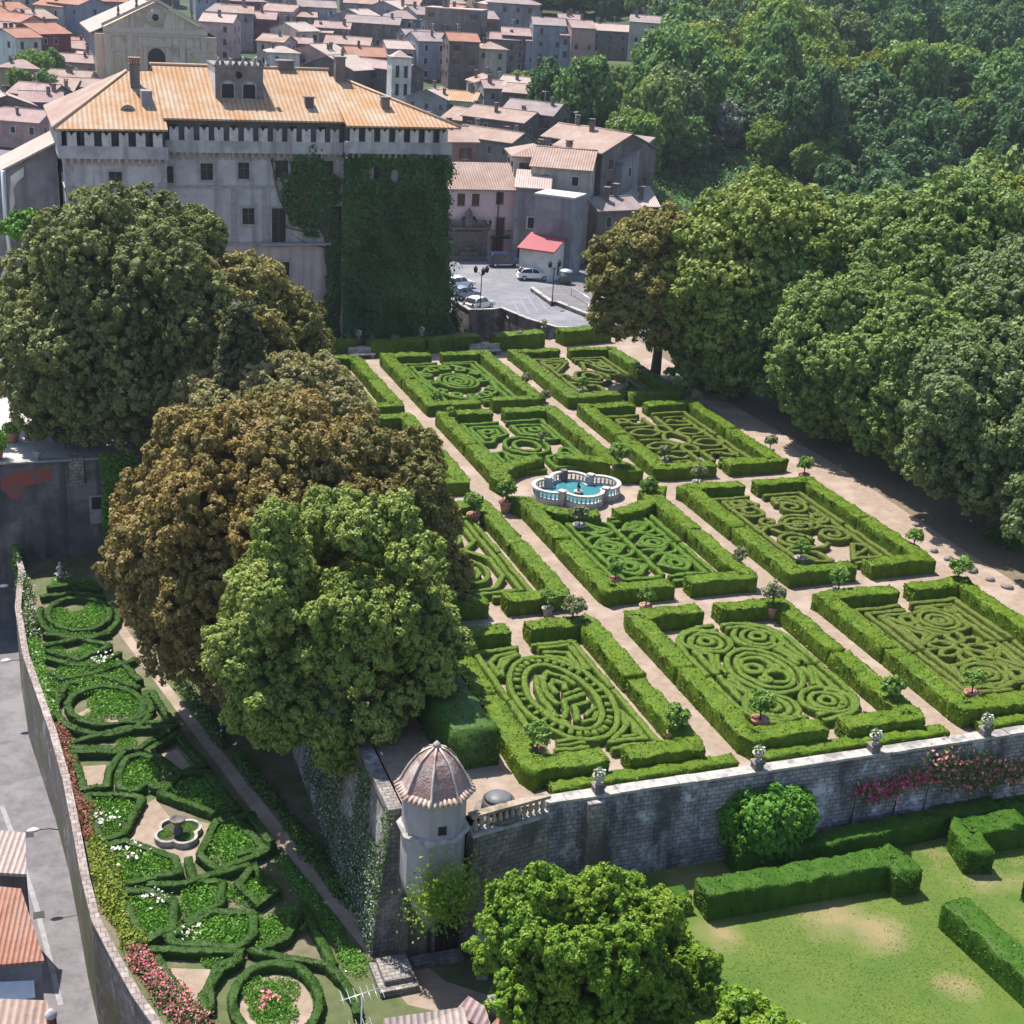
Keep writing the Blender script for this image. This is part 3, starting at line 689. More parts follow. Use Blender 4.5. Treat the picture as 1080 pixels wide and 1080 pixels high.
mb = MB(); mb.box(-.05, ln+.05, -.22, .22, .70, .86); mb.build('rail', surf('mossy_rail', (.33,.26,.21), (.22,.17,.14), sc=3, c3=(.10,.09,.05), sc3=.9), t)

# ------------------------------------------------------------------ corner tower with a tiled dome
t = thing('corner_tower', 'eight-sided plastered garden tower with a ribbed tile dome', 'tower', (-17.35, -1.9, 0))
R8 = 1.5; P8 = math.pi/8
G['tower'] = surf('tower_plaster', (.36,.325,.325), (.28,.255,.26), sc=1.2, bump=.2, c3=(.28,.26,.265), sc3=.5, streak=(.22,.20,.205))
mb = MB(); mb.lathe([(R8,.28),(R8,2.3)], n=8, ph=P8, smooth=False); mb.build('drum', G['tower'], t)
mb = MB(); mb.lathe([(R8+.02,-.02),(R8+.22,.06),(R8+.25,.2),(R8+.05,.278)], n=8, ph=P8, smooth=False); mb.build('cornice', G['coping'], t)
mb = MB(); mb.lathe([(.15,-5.6),(.85,-4.4),(1.4,-3.2),(1.52,-2.6),(1.52,-.02)], n=8, ph=P8, smooth=False); mb.build('lower_shaft', G['tower'], t)
dome = [(R8+.28,2.20),(R8+.30,2.30),(R8+.10,2.5),(1.42,2.92),(1.18,3.38),(.86,3.84),(.48,4.18),(.14,4.36)]
mb = MB(); mb.lathe(dome, n=8, ph=P8, smooth=False)
G['dome'] = surf('dome_tiles', (.30,.175,.15), (.19,.135,.125), sc=6, bump=.9, bsc=9, c3=(.36,.315,.30), sc3=1.1)
dm = mb.build('dome', G['dome'], t)
mb = MB()
for k in range(8):
    a = P8+k*math.pi/4
    mb.tube([((r+.03)*math.cos(a), (r+.03)*math.sin(a), z+.02) for r, z in dome[1:]], .055, 6)
mb.build('rib', surf('pale_ridge_tiles', (.50,.42,.37), (.36,.28,.24), sc=5), dm)
mb = MB()
for k in range(44):
    a = 2*math.pi*k/44; r = (R8+.42)*math.cos(P8)/math.cos(((a-P8) % (math.pi/4))-P8)
    mb.tube([(r*.82*math.cos(a), r*.82*math.sin(a), 2.44), (r*math.cos(a), r*math.sin(a), 2.24)], .085, 6)
mb.build('eaves_tile', surf('eaves_tiles', (.47,.36,.30), (.36,.24,.19), sc=5), dm)
mb = MB(); mb.lathe([(.2,4.29),(.16,4.38),(.2,4.48),(.12,4.58),(.02,4.7)], n=8); mb.build('finial', G['coping'], dm)
p = aty(465, 876, -3.55)
mb = MB(); mb.box(-.22,.22,-.02,.1,.5,1.0,0); mb.box(-.2,.2,-.035,-.02,.52,.98,1)
mb.build('window', [G['trim'], G['void']], t, (.0,-R8*math.cos(P8)-.01,0))
# masonry under the tower: corner of the retaining wall, gate and carved panel below
t = thing('corner_bastion', 'rough stone corner under the domed tower with a dark barred opening', 'wall', (-17.0,-.9,-8))
mb = MB(); mb.box(-1.6,.1,.2,3.4,-.2,7.7); mb.box(.1,4.6,-.2,.9,-.2,4.4); mb.build('wall', G['rubble'], t)
mb = MB(); mb.box(-1.5,-.15,-.12,.199,0,3.4); mb.box(-1.45,-1.15,-.3,-.121,0,3.6); mb.box(-.5,-.2,-.3,-.121,0,3.6); mb.box(-1.55,-.1,-.34,-.12,3.6,3.85)
mb.build('carved_panel', G['grotto'], t)
mb = MB(); mb.box(.25,1.5,-.24,-.201,0,3.2,0)
for k in range(7): mb.tube([(.33+k*.18,-.28,0),(.33+k*.18,-.28,3.1)], .022, 6, 1)
mb.build('gate', [G['void'], G['metal_dark']], t)
mb = MB(); mb.add([(1.7,-2.6,-.2),(2.2,-2.7,-.2),(2.9,.0,-.2),(2.4,.1,-.2),(1.7,-2.6,1.2),(2.2,-2.7,1.2),(2.9,-.21,4.0),(2.4,-.21,4.0)], [(0,1,5,4),(1,2,6,5),(2,3,7,6),(3,0,4,7),(4,5,6,7),(0,3,2,1)])
mb.build('buttress', surf('lichened_buttress', (.34,.33,.335), (.20,.19,.19), sc=1.6, bump=.5, c3=(.42,.41,.42), sc3=.9), t)
mb = MB(); mb.box(-3.1,-1.2,-2.6,-.4,0,.35); mb.box(-2.8,-1.3,-2.2,-.5,.352,.62); mb.box(-1.0,1.5,-1.1,-.35,0,.25); mb.build('step', G['rubble'], t)

# ------------------------------------------------------------------ parapets round the piazza and the moat
t = thing('piazza_parapet', 'low curved stone parapet between the piazza and the sunken moat', 'wall')
mb = MB(); c = [pz(472,312), pz(480,321), pz(497,332), pz(519,331), pz(531,330), pz(560,342), pz(587,350), pz(640,353)]
seg_wall(mb, c, .4, -4.2, .55, 0, 1); mb.build('wall', G['rubble'], t)
mb = MB(); seg_wall(mb, c, .5, .552, .68, 0, 1); mb.build('coping', G['coping'], t)
t = thing('pavement_parapet', 'low stone parapet beside the raised pavement and lamp post on the piazza', 'wall')
mb = MB(); c = [pz(563,307), pz(584,322), pz(590,322), pz(624,336), pz(646,343)]
seg_wall(mb, c, .45, -.5, .42, 0, 1); mb.build('wall', G['rubble'], t)
mb = MB(); seg_wall(mb, c, .55, .422, .52, 0, 1); mb.build('coping', G['coping'], t)
# ------------------------------------------------------------------ the castle
YF = 88.0
CT = thing('castle', 'long grey castle with golden tile roof, swallowtail battlements and corner bastions', 'castle', (-9, YF, 0))
ox = 9.0
def cb(mb, x0, x1, y0, y1, z0, z1, m=0): mb.box(x0+ox, x1+ox, y0-YF, y1-YF, z0, z1, m)
XL0, XL1, XR0, XR1 = -28.0, -18.6, -1.0, 9.8           # left bastion, right bastion
YB = 86.6                                             # front face of the bastions
mb = MB()
cb(mb, XL1, XR0, YF, 104, 9.6, 21.5); cb(mb, XL0, XL1, YB, 104, 9.6, 18.2); cb(mb, XR0, XR1, YB, 104, 9.6, 18.2)
mb.build('wall', G['plaster'], CT)
mb = MB(); cb(mb, XL1, XR0, YF, 104, -4.5, 9.6); cb(mb, XL0, XL1, YB, 104, -4.5, 9.6)
mb.add([(XR0+ox,YB-1.2-YF,-4.5),(XR1+.8+ox,YB-1.2-YF,-4.5),(XR1+ox,YB-YF,9.6),(XR0+ox,YB-YF,9.6),(XR0+ox,16,-4.5),(XR1+.8+ox,16,-4.5),(XR1+ox,16,9.6),(XR0+ox,16,9.6)], [(0,1,2,3),(1,5,6,2),(5,4,7,6),(4,0,3,7)])
mb.build('lower_wall', G['plaster_pink'], CT)
# string courses, ledge, quoins
mb = MB()
for (a, b, y) in ((XL0-.06, XL1+.06, YB-.1), (XL1+.06, XR0-.06, YF-.1), (XR0-.06, XR1+.06, YB-.1)):
    cb(mb, a, b, y, y+.101, 15.0, 15.25); cb(mb, a, b, y-.05, y+.101, 9.35, 9.62)
cb(mb, XL0-.1, XL0+.001, YB-.1, 104, 15.0, 15.25); cb(mb, XL0-.15, XL0+.001, YB-.15, 104, 9.35, 9.62)
for z in np.arange(-4, 17.5, .9):
    w = .55 if int(z*10/9) % 2 else .85
    cb(mb, XL0-.03, XL0+w, YB-.03, YB+.002, z, z+.85); cb(mb, XL1-w, XL1+.03, YB-.03, YB+.002, z, z+.85)
for x in (-12.0, -8.9): cb(mb, x-.25, x+.25, YF-.05, YF+.001, 9.63, 14.99)
mb.build('string_course', G['trim'], CT)
# battlement belt on corbels, swallowtail merlons
mb = MB(); mc = MB()
def belt(a, b, y, z0):
    cb(mb, a-.15, b+.15, y-.5, y+.25, z0, z0+1.15)
    n = int((b-a)/.62)
    for k in range(n+1):
        x = a+.05+(b-a-.1)*k/n
        mc.add([(x-.13+ox,y-.49-YF,z0),(x+.13+ox,y-.49-YF,z0),(x+.13+ox,y-.02-YF,z0-.75),(x-.13+ox,y-.02-YF,z0-.75),(x-.13+ox,y+.0-YF,z0),(x+.13+ox,y+.0-YF,z0)], [(0,1,2,3) [::-1],(4,5,1,0)[::-1],(0,3,4),(1,5,2)])
    n = max(1, int(round((b-a)/1.48)))
    for k in range(n):
        x = a+(b-a)*(k+.5)/n; w = .43; zb = z0+1.152
        pf = [(x-w,zb),(x+w,zb),(x+w,zb+1.25),(x+w*.55,zb+1.28),(x,zb+.95),(x-w*.55,zb+1.28),(x-w,zb+1.25)]
        v = [(p[0]+ox, y-.48-YF, p[1]) for p in pf]+[(p[0]+ox, y-.12-YF, p[1]) for p in pf]; m_ = len(pf)
        mm = MB(); mm.add(v, [tuple(range(m_)), tuple(range(2*m_-1, m_-1, -1))]+[((i+1) % m_, i, m_+i, m_+(i+1) % m_) for i in range(m_)]); mm.build('merlon', G['merlon'], CT)
belt(XL0, XL1, YB, 18.0); belt(XL1+.2, XR0-.2, YF, 18.5); belt(XR0, XR1, YB, 18.8)
# left flank of the belt
cb(mb, XL0-.5, XL0-.001, YB-.49, 103, 18.0, 19.15)
for y in np.arange(YB+.6, 103, 1.5): mm = MB(); cb(mm, XL0-.48, XL0-.1, y-.43, y+.43, 19.152, 20.4); mm.build('merlon', G['merlon'], CT)
mb.build('battlement_belt', G['plaster'], CT); mc.build('corbel', G['trim'], CT); 
mb = MB(); cb(mb, XL0+.3, XL1-.1, YB+.3, 103.5, 18.21, 21.2); cb(mb, XL1+.0, XR0-.0, YF-.03, YF-.001, 18.51, 21.5); cb(mb, XR0+.1, XR1-.3, YB+.3, 103.5, 18.21, 21.8); mb.build('attic_wall', G['attic'], CT)
# dark attic openings between the merlons
for a in [(x-.35, x+.35, YF-.06, YF-.031, 19.2, 21.1) for x in np.arange(XL1+1, XR0-1, 2.9)]+[(x-.4, x+.4, YB+.24, YB+.299, 18.9, 20.9) for x in (XL0+1.2, XL0+5.4, XL0+8.3)] \
        +[(x-.3, x+.3, YB+.24, YB+.299, 19.6, 21.4) for x in np.arange(XR0+1, XR1-.6, 1.48)]+[(XL0+.24, XL0+.299, y-.5, y+.5, 18.9, 21.0) for y in (88.5, 91, 93.5, 96)]:
    mb = MB(); cb(mb, *a); mb.build('attic_opening', G['void'], CT)
# roofs: one long ridge, hipped down to lower eaves over the bastions
ER = 96.0; ZR = 25.9
def rs(mb, q, t=.18): mb.slab([(x+ox, y-YF, z) for x, y, z in q], t)
mb = MB()
EL, EC, EZ = 20.75, 21.75, 21.75
rs(mb, [(XL1-.1,87.1,EC),(XR0+.1,87.1,EC),(XR0+.1,ER,ZR),(XL1-.1,ER,ZR)])
rs(mb, [(XR0+.1,105,EC),(XL1-.1,105,EC),(XL1-.1,ER,ZR),(XR0+.1,ER,ZR)])
mb.build('main_roof', G['roof_gold'], CT)
mb = MB()                                              # left hip: front, left and back planes
rs(mb, [(XL0-.9,85.7,EL),(XL1+.15,85.7,EL+.1),(XL1+.15,ER-.4,ZR-.6),(XL1-2.6,ER-.4,ZR-.7)])
mb.build('front_hip_roof', G['roof_gold'], CT)
mb = MB(); rs(mb, [(XL0-.9,105,EL),(XL0-.9,85.72,EL),(XL1-2.6,ER-.42,ZR-.69),(XL1-2.6,ER+1.0,ZR-.69)]); rs(mb, [(XL1+.15,105,EL),(XL0-.88,105,EL),(XL1-2.6,ER+1.0,ZR-.7),(XL1+.15,ER+1.0,ZR-.7)])
mb.build('side_hip_roof', G['roof_tan'], CT)
mb = MB(); rs(mb, [(XR0-.15,85.7,EZ-.2),(XR1+.9,85.7,EZ-.2),(XR0+1.0,ER-.4,ZR-.6),(XR0-.15,ER-.4,ZR-.6)])
rs(mb, [(XR1+.9,85.72,EZ-.2),(XR1+.9,105,EZ-.2),(XR0+1.0,ER+1,ZR-.65),(XR0+1.02,ER-.4,ZR-.62)]); rs(mb, [(XR1+.88,105,EZ-.2),(XR0-.15,105,EZ-.2),(XR0-.15,ER+1,ZR-.66),(XR0+1.0,ER+1,ZR-.66)])
mb.build('hip_roof', G['roof_gold'], CT)
mb = MB()                                              # ridge tiles
mb.tube([(XL1-.3+ox,ER-YF,ZR+.05),(XR0+.3+ox,ER-YF,ZR+.05)], .17, 8)
mb.tube([(XL0-.9+ox,85.7-YF,EL+.06),(XL1-2.6+ox,ER-.4-YF,ZR-.62)], .15, 8)
mb.tube([(XR1+.9+ox,85.7-YF,EZ-.13),(XR0+1.0+ox,ER-.4-YF,ZR-.52)], .15, 8)
mb.build('ridge_tile', surf('ridge_tiles', (.50,.32,.22), (.38,.26,.19), sc=4), CT)
mb = MB()                                              # rafters and gutter under the eaves
for a, b, y, z in ((XL0-.6,XL1+.1,85.78,EL-.3),(XL1,XR0,87.18,EC-.3),(XR0,XR1+.6,85.78,EZ-.5)):
    for x in np.arange(a, b, .6): cb(mb, x-.05, x+.05, y, y+1.2, z, z+.12)
mb.build('rafter', G['wood'], CT)
# windows
def cwin(px, py, w, h, Y=YF, frame=.22, kind='window', label=None):
    q = aty(px, py, Y); mb = MB(); x, z = q[0]+ox, q[2]; y = Y-YF
    mb.box(x-w/2-frame, x-w/2, y-.07, y+.03, z-h/2-frame, z+h/2+frame); mb.box(x+w/2, x+w/2+frame, y-.07, y+.03, z-h/2-frame, z+h/2+frame)
    mb.box(x-w/2, x+w/2, y-.07, y+.03, z+h/2, z+h/2+frame); mb.box(x-w/2, x+w/2, y-.12, y+.03, z-h/2-frame, z-h/2)
    f = mb.build(kind, G['trim'], CT)
    mb = MB(); mb.box(x-w/2, x+w/2, y-.012, y+.03, z-h/2, z+h/2, 0)
    mb.box(x-.04, x+.04, y-.03, y-.0121, z-h/2, z+h/2, 1); mb.box(x-w/2, x-.041, y-.03, y-.0121, z+h*.12, z+h*.12+.06, 1); mb.box(x+.041, x+w/2, y-.03, y-.0121, z+h*.12, z+h*.12+.06, 1)
    mb.build('pane', [G['void'], G['wood']], f)
for px, py, w, h, Y in ((122,190,1.2,1.6,YB),(176,184,1.25,1.6,YF),(218,181,1.2,1.6,YF),(257,180,1.1,1.6,YF),(297,178,1.3,1.7,YF),(345,178,1.2,1.6,YF),
                        (294,239,1.4,3.7,YF),(262,228,1.2,1.6,YF),(354,235,1.3,3.4,YF),(352,320,1.3,1.7,YF),(297,284,1.6,1.5,YF),(400,182,1.2,1.7,YB),(440,184,1.2,1.7,YB)):
    cwin(px, py, w, h, Y)
for y, z, h in ((90.5,16.6,1.0),(89.0,12.0,3.2)):
    mb = MB(); mb.box(XL0+ox-.06, XL0+ox+.02, y-YF-.5, y-YF+.5, z-h/2, z+h/2, 0); mb.box(XL0+ox-.1, XL0+ox-.0, y-YF-.7, y-YF+.7, z-h/2-.25, z-h/2-.001, 1)
    mb.build('window', [G['void'], G['trim']], CT)
mb = MB(); cb(mb, -9.6, -2.2, YF-.55, YF-.151, 9.38, 9.58); mb.build('ledge', G['trim'], CT)
# roof belvedere with two arched windows and broken statues along its top
bx0, bx1 = -13.2, -8.5; yb0 = 90.6; zb0, zb1 = 22.4, 26.3
mb = MB(); cb(mb, bx0, bx1, yb0, 95.5, zb0, zb1); cb(mb, bx0-.15, bx1+.15, yb0-.15, 95.6, zb1, zb1+.22)
bv = mb.build('belvedere', surf('belvedere_plaster', (.24,.20,.195), (.17,.14,.138), sc=.8, bump=.3, c3=(.09,.075,.075), sc3=.5, streak=(.085,.07,.07)), CT)
mb = MB(); cb(mb, bx0-.03, bx0-.001, yb0, 95.5, zb0, zb1-.01); mb.build('sunlit_side_skin', G['w_white'], bv)  # pale skin: sunlight on the belvedere's left face, put into its colour
for xc in (-12.0, -9.9):
    mb = MB(); a = [(xc+ox-.72, 23.4)]+[(xc+ox+.72*math.cos(t_), 24.6+.5*math.sin(t_)) for t_ in np.linspace(math.pi, 0, 9)]+[(xc+ox+.72, 23.4)]
    i_ = [(xc+ox+(p[0]-xc-ox)*.82, 23.42+(p[1]-23.4)*.88) for p in a]
    mb.add([(p[0], yb0-YF-.03, p[1]) for p in i_], [tuple(range(len(i_)))], 1)
    n_ = len(a); mb.add([(p[0], yb0-YF-.06, p[1]) for p in a]+[(p[0], yb0-YF-.06, p[1]) for p in i_], [(k+1, k, n_+k, n_+k+1) for k in range(n_-1)], 0)
    mb.add([(i_[3][0], yb0-YF-.05, 24.75), (i_[-4][0], yb0-YF-.05, 24.75)]+[(p[0], yb0-YF-.05, p[1]) for p in reversed(i_[4:-4])], [tuple(range(2+len(i_[4:-4])))][::-1], 2)
    mb.build('arched_window', [G['trim'], G['void'], G['merlon']], bv)
mb = MB(); mb.lathe([(.32,0),(.32,.05)], n=16, mat=Matrix.Translation((-10.9+ox, yb0-YF-.02, 25.6)) @ Matrix.Rotation(math.pi/2, 4, 'X')); mb.build('round_opening', G['void'], bv)
for k in range(9):
    x = bx0+.2+k*.62; h = RND.uniform(.35, .85); mb = MB()
    mb.tube([(0,0,0),(RND.uniform(-.1,.1),0,h*.45),(RND.uniform(-.2,.2),0,h*.75),(RND.uniform(-.25,.25),0,h)], [.2,.14,.17,.07], 8)
    mb.box(-.22,.22,-.2,.2,-.02,.12)
    mb.build('roof_ornament', G['grotto'] if k % 2 else G['coping'], bv, (x+ox, yb0-YF+.15, zb1+.22))
# chimneys and dormers on the roof
def chim(px, py, Y, w, h, crown=True):
    q = aty(px, py, Y); mb = MB(); mb.box(-w/2, w/2, -w/2, w/2, -1.2, h); mb.box(-w/2-.1, w/2+.1, -w/2-.1, w/2+.1, h, h+.14)
    c_ = mb.build('chimney', G['w_stone'], CT, (q[0]+ox, Y-YF, q[2]))
    if crown:
        mb = MB()
        for i in range(4): mb.box(-w/2+i*w/3.4, -w/2+i*w/3.4+.12, -w/2, w/2, h+.141, h+.6)
        mb.box(-w/2-.12, w/2+.12, -w/2-.1, w/2+.1, h+.601, h+.75); mb.build('chimney_cap', G['roof_red'], c_)
for a in ((142,80,93,.9,1.0,True),(326,112,89.6,.8,.8,False),(406,112,89.5,.8,.8,False),(358,78,95,1.0,1.6,False),(300,70,96.5,1.6,.5,False)): chim(*a)
q = aty(155, 118, 90); mb = MB(); mb.box(-.5,.5,-.5,1.5,-1.6,2.0); mb.build('chimney', G['w_grey'], CT, (q[0]+ox, 2.0, q[2]))
q = aty(135, 122, 89); mb = MB(); a = [(-.75,-1.0)]+[(.75*math.cos(t_), .75*math.sin(t_)+.3) for t_ in np.linspace(math.pi, 0, 9)]+[(.75,-1.0)]
n_ = len(a); mb.add([(p[0],-.2,p[1]) for p in a]+[(p[0],2.6,p[1]) for p in a], [tuple(range(n_))[::-1] if 0 else tuple(range(n_))]+[((i+1) % n_, i, n_+i, n_+(i+1) % n_) for i in range(n_)])
mb.add([(p[0]*.7,-.22,p[1]*.75-.1) for p in a], [tuple(range(n_))], 1); mb.build('dormer', [G['roof_tan'], G['w_stone']], CT, (q[0]+ox, 1.0, q[2]))

# ivy on the right bastion, climbing plant with bare stems on the centre
def ivy_points(n, zlo, zhi, xlo, xhi, Y, edge):
    x = NR.uniform(xlo, xhi, n); z = NR.uniform(zlo, zhi, n); keep = np.array([edge(a, b) for a, b in zip(x, z)])
    x, z = x[keep], z[keep]; th = np.array([.4+.9*noise.noise((a*.55, b*.4, 1.3)) for a, b in zip(x, z)])
    base = np.where(z < 9.6, Y-1.2*(9.6-z)/14.1*(xlo > -2), Y)
    y = base-np.abs(NR.normal(0, .7, len(x)))*np.maximum(th*1.3, .1)-.05
    return np.stack([x, y, z], 1)
def edge_r(x, z):
    if x < XR0-.2 or x > XR1+.2+(10-z)*.05+.55*noise.noise((z*.6, 3, 1)): return False
    top = 18.7+.5*noise.noise((x*1.1, 0, 5)); hole = ((x-1.9)/.8)**2+((z-16.9)/.85)**2 < .8
    h2 = ((x-4.1)/.55)**2+((z-16.6)/.9)**2 < .7
    low = noise.noise((x*.8, z*.35, 9)) > .28 and z < .8
    return z < top and not hole and not h2 and not low
P = ivy_points(64000, -4, 19.2, XR0-.2, XR1+1.0, YB, edge_r)
side = ivy_points(14000, -3, 18.2, 86.5, 101, 0, lambda a, b: noise.noise((a*.4, b*.3, 7)) > -.35)
side = np.stack([XR1+.15+np.abs(side[:, 1])+np.maximum(0, (9.6-side[:, 2]))*.06, side[:, 0], side[:, 2]], 1)
nrm = np.concatenate([np.tile([0, -1, .35], (len(P), 1)), np.tile([1, 0, .35], (len(side), 1))])
V, Q = leaf_quads(np.concatenate([P, side]), nrm, .19, NR, .5)
tv = .5+.6*np.array([noise.noise((p[0]*.25, p[2]*.12, 2)) for p in np.concatenate([P, side])])
tag(inst('ivy', nmesh('ivy', V, [Q], L['ivy'], np.clip(tv+NR.normal(0, .12, len(tv)), 0, 1))), 'thick dark green ivy covering the right bastion of the castle', 'ivy')
def edge_c(x, z):
    cx, cz = -4.2+(z-15)*-.05, 14.6
    e = ((x-cx)/3.4)**2+((z-cz)/4.6)**2 + .55*noise.noise((x*.7, z*.7, 4))
    tail = abs(x-(-1.9)) < .9+.5*noise.noise((x, z*.5, 8)) and -2 < z < 12
    return e < .82 or tail
P = ivy_points(26000, -2, 19.5, -8.5, -.9, YF, edge_c); P = P[NR.uniform(0, 1, len(P)) < .5]
t = thing('climbing_plant', 'straggling climber with bare woody stems on the middle of the castle front', 'climber', (-3.5, 87.9, -2))
V, Q = leaf_quads(P-np.array([-3.5, 87.9, -2]), np.tile([0, -1, .35], (len(P), 1)), .17, NR, .5)
inst('foliage', nmesh('foliage', V, [Q], L['ivy'], np.clip(NR.normal(.5, .2, len(Q)), 0, 1)), t)
mb = MB()
def stem(pts, r): mb.tube([tuple(np.array(aty(px, py, 87.85))-np.array([-3.5, 87.9, -2])) for px, py in pts], [r]+[r*.8]*(len(pts)-2)+[r*.35], 5)
for pts, r in (([(352,330),(350,285),(343,250),(330,225),(318,200),(305,170)], .2), ([(338,250),(322,240),(305,228),(296,212),(290,190),(287,168)], .1), ([(330,225),(318,222),(306,214),(298,200)], .09),
               ([(335,246),(318,244),(303,240),(296,232)], .08), ([(292,190),(286,170),(288,155),(296,146)], .09), ([(300,170),(302,155),(296,143)], .08), ([(312,180),(318,160),(328,150)], .08),
               ([(348,252),(345,232),(338,212)], .1), ([(336,250),(332,230),(340,205),(338,180)], .09), ([(322,240),(316,232),(312,222)], .06), ([(345,262),(320,255),(306,246)], .05), ([(290,172),(284,160),(286,148)], .06)):
    stem(pts, r)
mb.build('stem', G['bark'], t)
# ------------------------------------------------------------------ the twelve parterre beds
CX = [(-12.09, -2.0), (0.0, 11.25), (13.4, 25.1)]           # columns, left to right
RY = [(0.0, 15.95), (18.84, 35.98), (39.54, 56.72), (58.71, 75.5)]   # rows, from the front wall to the castle
HW, HH = 1.24, 1.06
BED = {(0,0): 'the oval maze bed', (1,0): 'the five-circle bed', (2,0): 'the rosette bed',
       (0,1): 'the octagon bed', (1,1): 'the diamond knot bed before the fountain', (2,1): 'the spiral scroll bed',
       (0,2): 'the bed hidden by the bronze oak', (1,2): 'the four-cell bed', (2,2): 'the bare gravel bed',
       (0,3): 'the bed under the pale oak', (1,3): 'the far concentric ring bed', (2,3): 'the far right triangle bed'}
FC = (5.75, 37.75)                                        # fountain centre
def arc_pts(r, a0, a1, n=14): return [(FC[0]+r*math.cos(a), FC[1]+r*math.sin(a)) for a in np.linspace(a0, a1, n)]
for (c, r_), nm in BED.items():
    x0, x1 = CX[c]; y0, y1 = RY[r_]; e = HW/2
    xm, ym = (x0+x1)/2, (y0+y1)/2 + .3*math.sin(c*2.1+r_)
    gx, gy = .62, .14
    if (c, r_) == (2, 0): xm += .6
    for sx in (0, 1):
        for sy in (0, 1):
            X = x0+e if sx == 0 else x1-e; Y = y0+e if sy == 0 else y1-e
            xe = xm-gx if sx == 0 else xm+gx; ye = ym-gy if sy == 0 else ym+gy
            path = [(X, ye), (X, Y), (xe, Y)]
            if c == 1 and r_ == 2 and sy == 0:
                a0 = math.pi-.30 if sx == 0 else .30; a1 = math.pi/2+.12 if sx == 0 else math.pi/2-.12
                ap = arc_pts(6.05, a0, a1); path = [(X, ye), (X, ap[0][1]+.7)]+ap[1:]
            if c == 1 and r_ == 1 and sy == 1:
                a0 = -math.pi+.30 if sx == 0 else -.30; a1 = -math.pi/2-.12 if sx == 0 else -math.pi/2+.12
                ap = arc_pts(6.05, a0, a1); path = [(X, ye), (X, ap[0][1]-.7)]+ap[1:]
            lab = 'box hedge at the %s %s corner of %s' % ('near' if sy == 0 else 'far', 'left' if sx == 0 else 'right', nm)
            hedge('box_hedge', lab, 'hedge', path, HW+RND.uniform(-.08,.08), HH+RND.uniform(-.06,.06), 0, L['box'], 'tall box hedges framing the knot garden beds', step=.3, leafd=170, leafsize=.06, rnd=.07, jit=.035)

# knot patterns: (kind, ...) in metres about the middle of the inner rectangle
def el(cx, cy, rx, ry=None, a0=0, a1=2*math.pi, n=40):
    ry = rx if ry is None else ry
    return [(cx+rx*math.cos(t), cy+ry*math.sin(t)) for t in np.linspace(a0, a1, n)]
def ring(cx, cy, rx, ry=None, n=40): return ('c', el(cx, cy, rx, ry, n=n+1)[:-1])
def spiral(cx, cy, r, turns=1.8, ph=0, s=1):
    n = int(26*turns); return ('o', [(cx+(r*(1-.86*k/n))*math.cos(ph+s*2*math.pi*turns*k/n), cy+(r*(1-.86*k/n))*math.sin(ph+s*2*math.pi*turns*k/n)) for k in range(n+1)])
def ln_(*p): return ('o', list(p))
def poly(*p): return ('c', list(p))
def rrect(x0, y0, x1, y1, r, seg=6):
    p = []
    for cx, cy, a in ((x1-r, y1-r, 0), (x0+r, y1-r, 90), (x0+r, y0+r, 180), (x1-r, y0+r, 270)):
        p += [(cx+r*math.cos(math.radians(a+90*k/seg)), cy+r*math.sin(math.radians(a+90*k/seg))) for k in range(seg+1)]
    return p
def frame(x0, y0, x1, y1, gap=.45, r=.02, seg=1, ends=True):
    """nested frame cut into four corners by gaps at the middle of each side"""
    out = []; xm, ym = (x0+x1)/2, (y0+y1)/2
    for sx in (0, 1):
        for sy in (0, 1):
            X, Y = (x0, x1)[sx], (y0, y1)[sy]; dx, dy = (1, -1)[sx], (1, -1)[sy]
            cx, cy = X+dx*r, Y+dy*r
            arc = [(cx-dx*r*math.cos(t), cy-dy*r*math.sin(t)) for t in np.linspace(0, math.pi/2, seg+1)] if r > .1 else [(X, Y)]
            out.append(('o', [(X, ym-dy*gap*.25)]+arc+[(xm-dx*gap, Y)]))
    return out
def wave(p, q, amp, n=14, k=1.0):
    p, q = np.array(p), np.array(q); d = q-p; m = np.array([-d[1], d[0]])/np.linalg.norm(d)
    return ('o', [tuple(p+d*t+m*amp*math.sin(2*math.pi*k*t)) for t in np.linspace(0, 1, n)])
def leafshape(cx, cy, rx, ry, ang=0, n=18):
    pts = []
    for t in np.linspace(0, 2*math.pi, n, endpoint=False):
        u, v = rx*math.cos(t), ry*math.sin(t)*abs(math.sin(t))**.4; pts.append((cx+u*math.cos(ang)-v*math.sin(ang), cy+u*math.sin(ang)+v*math.cos(ang)))
    return ('c', pts)
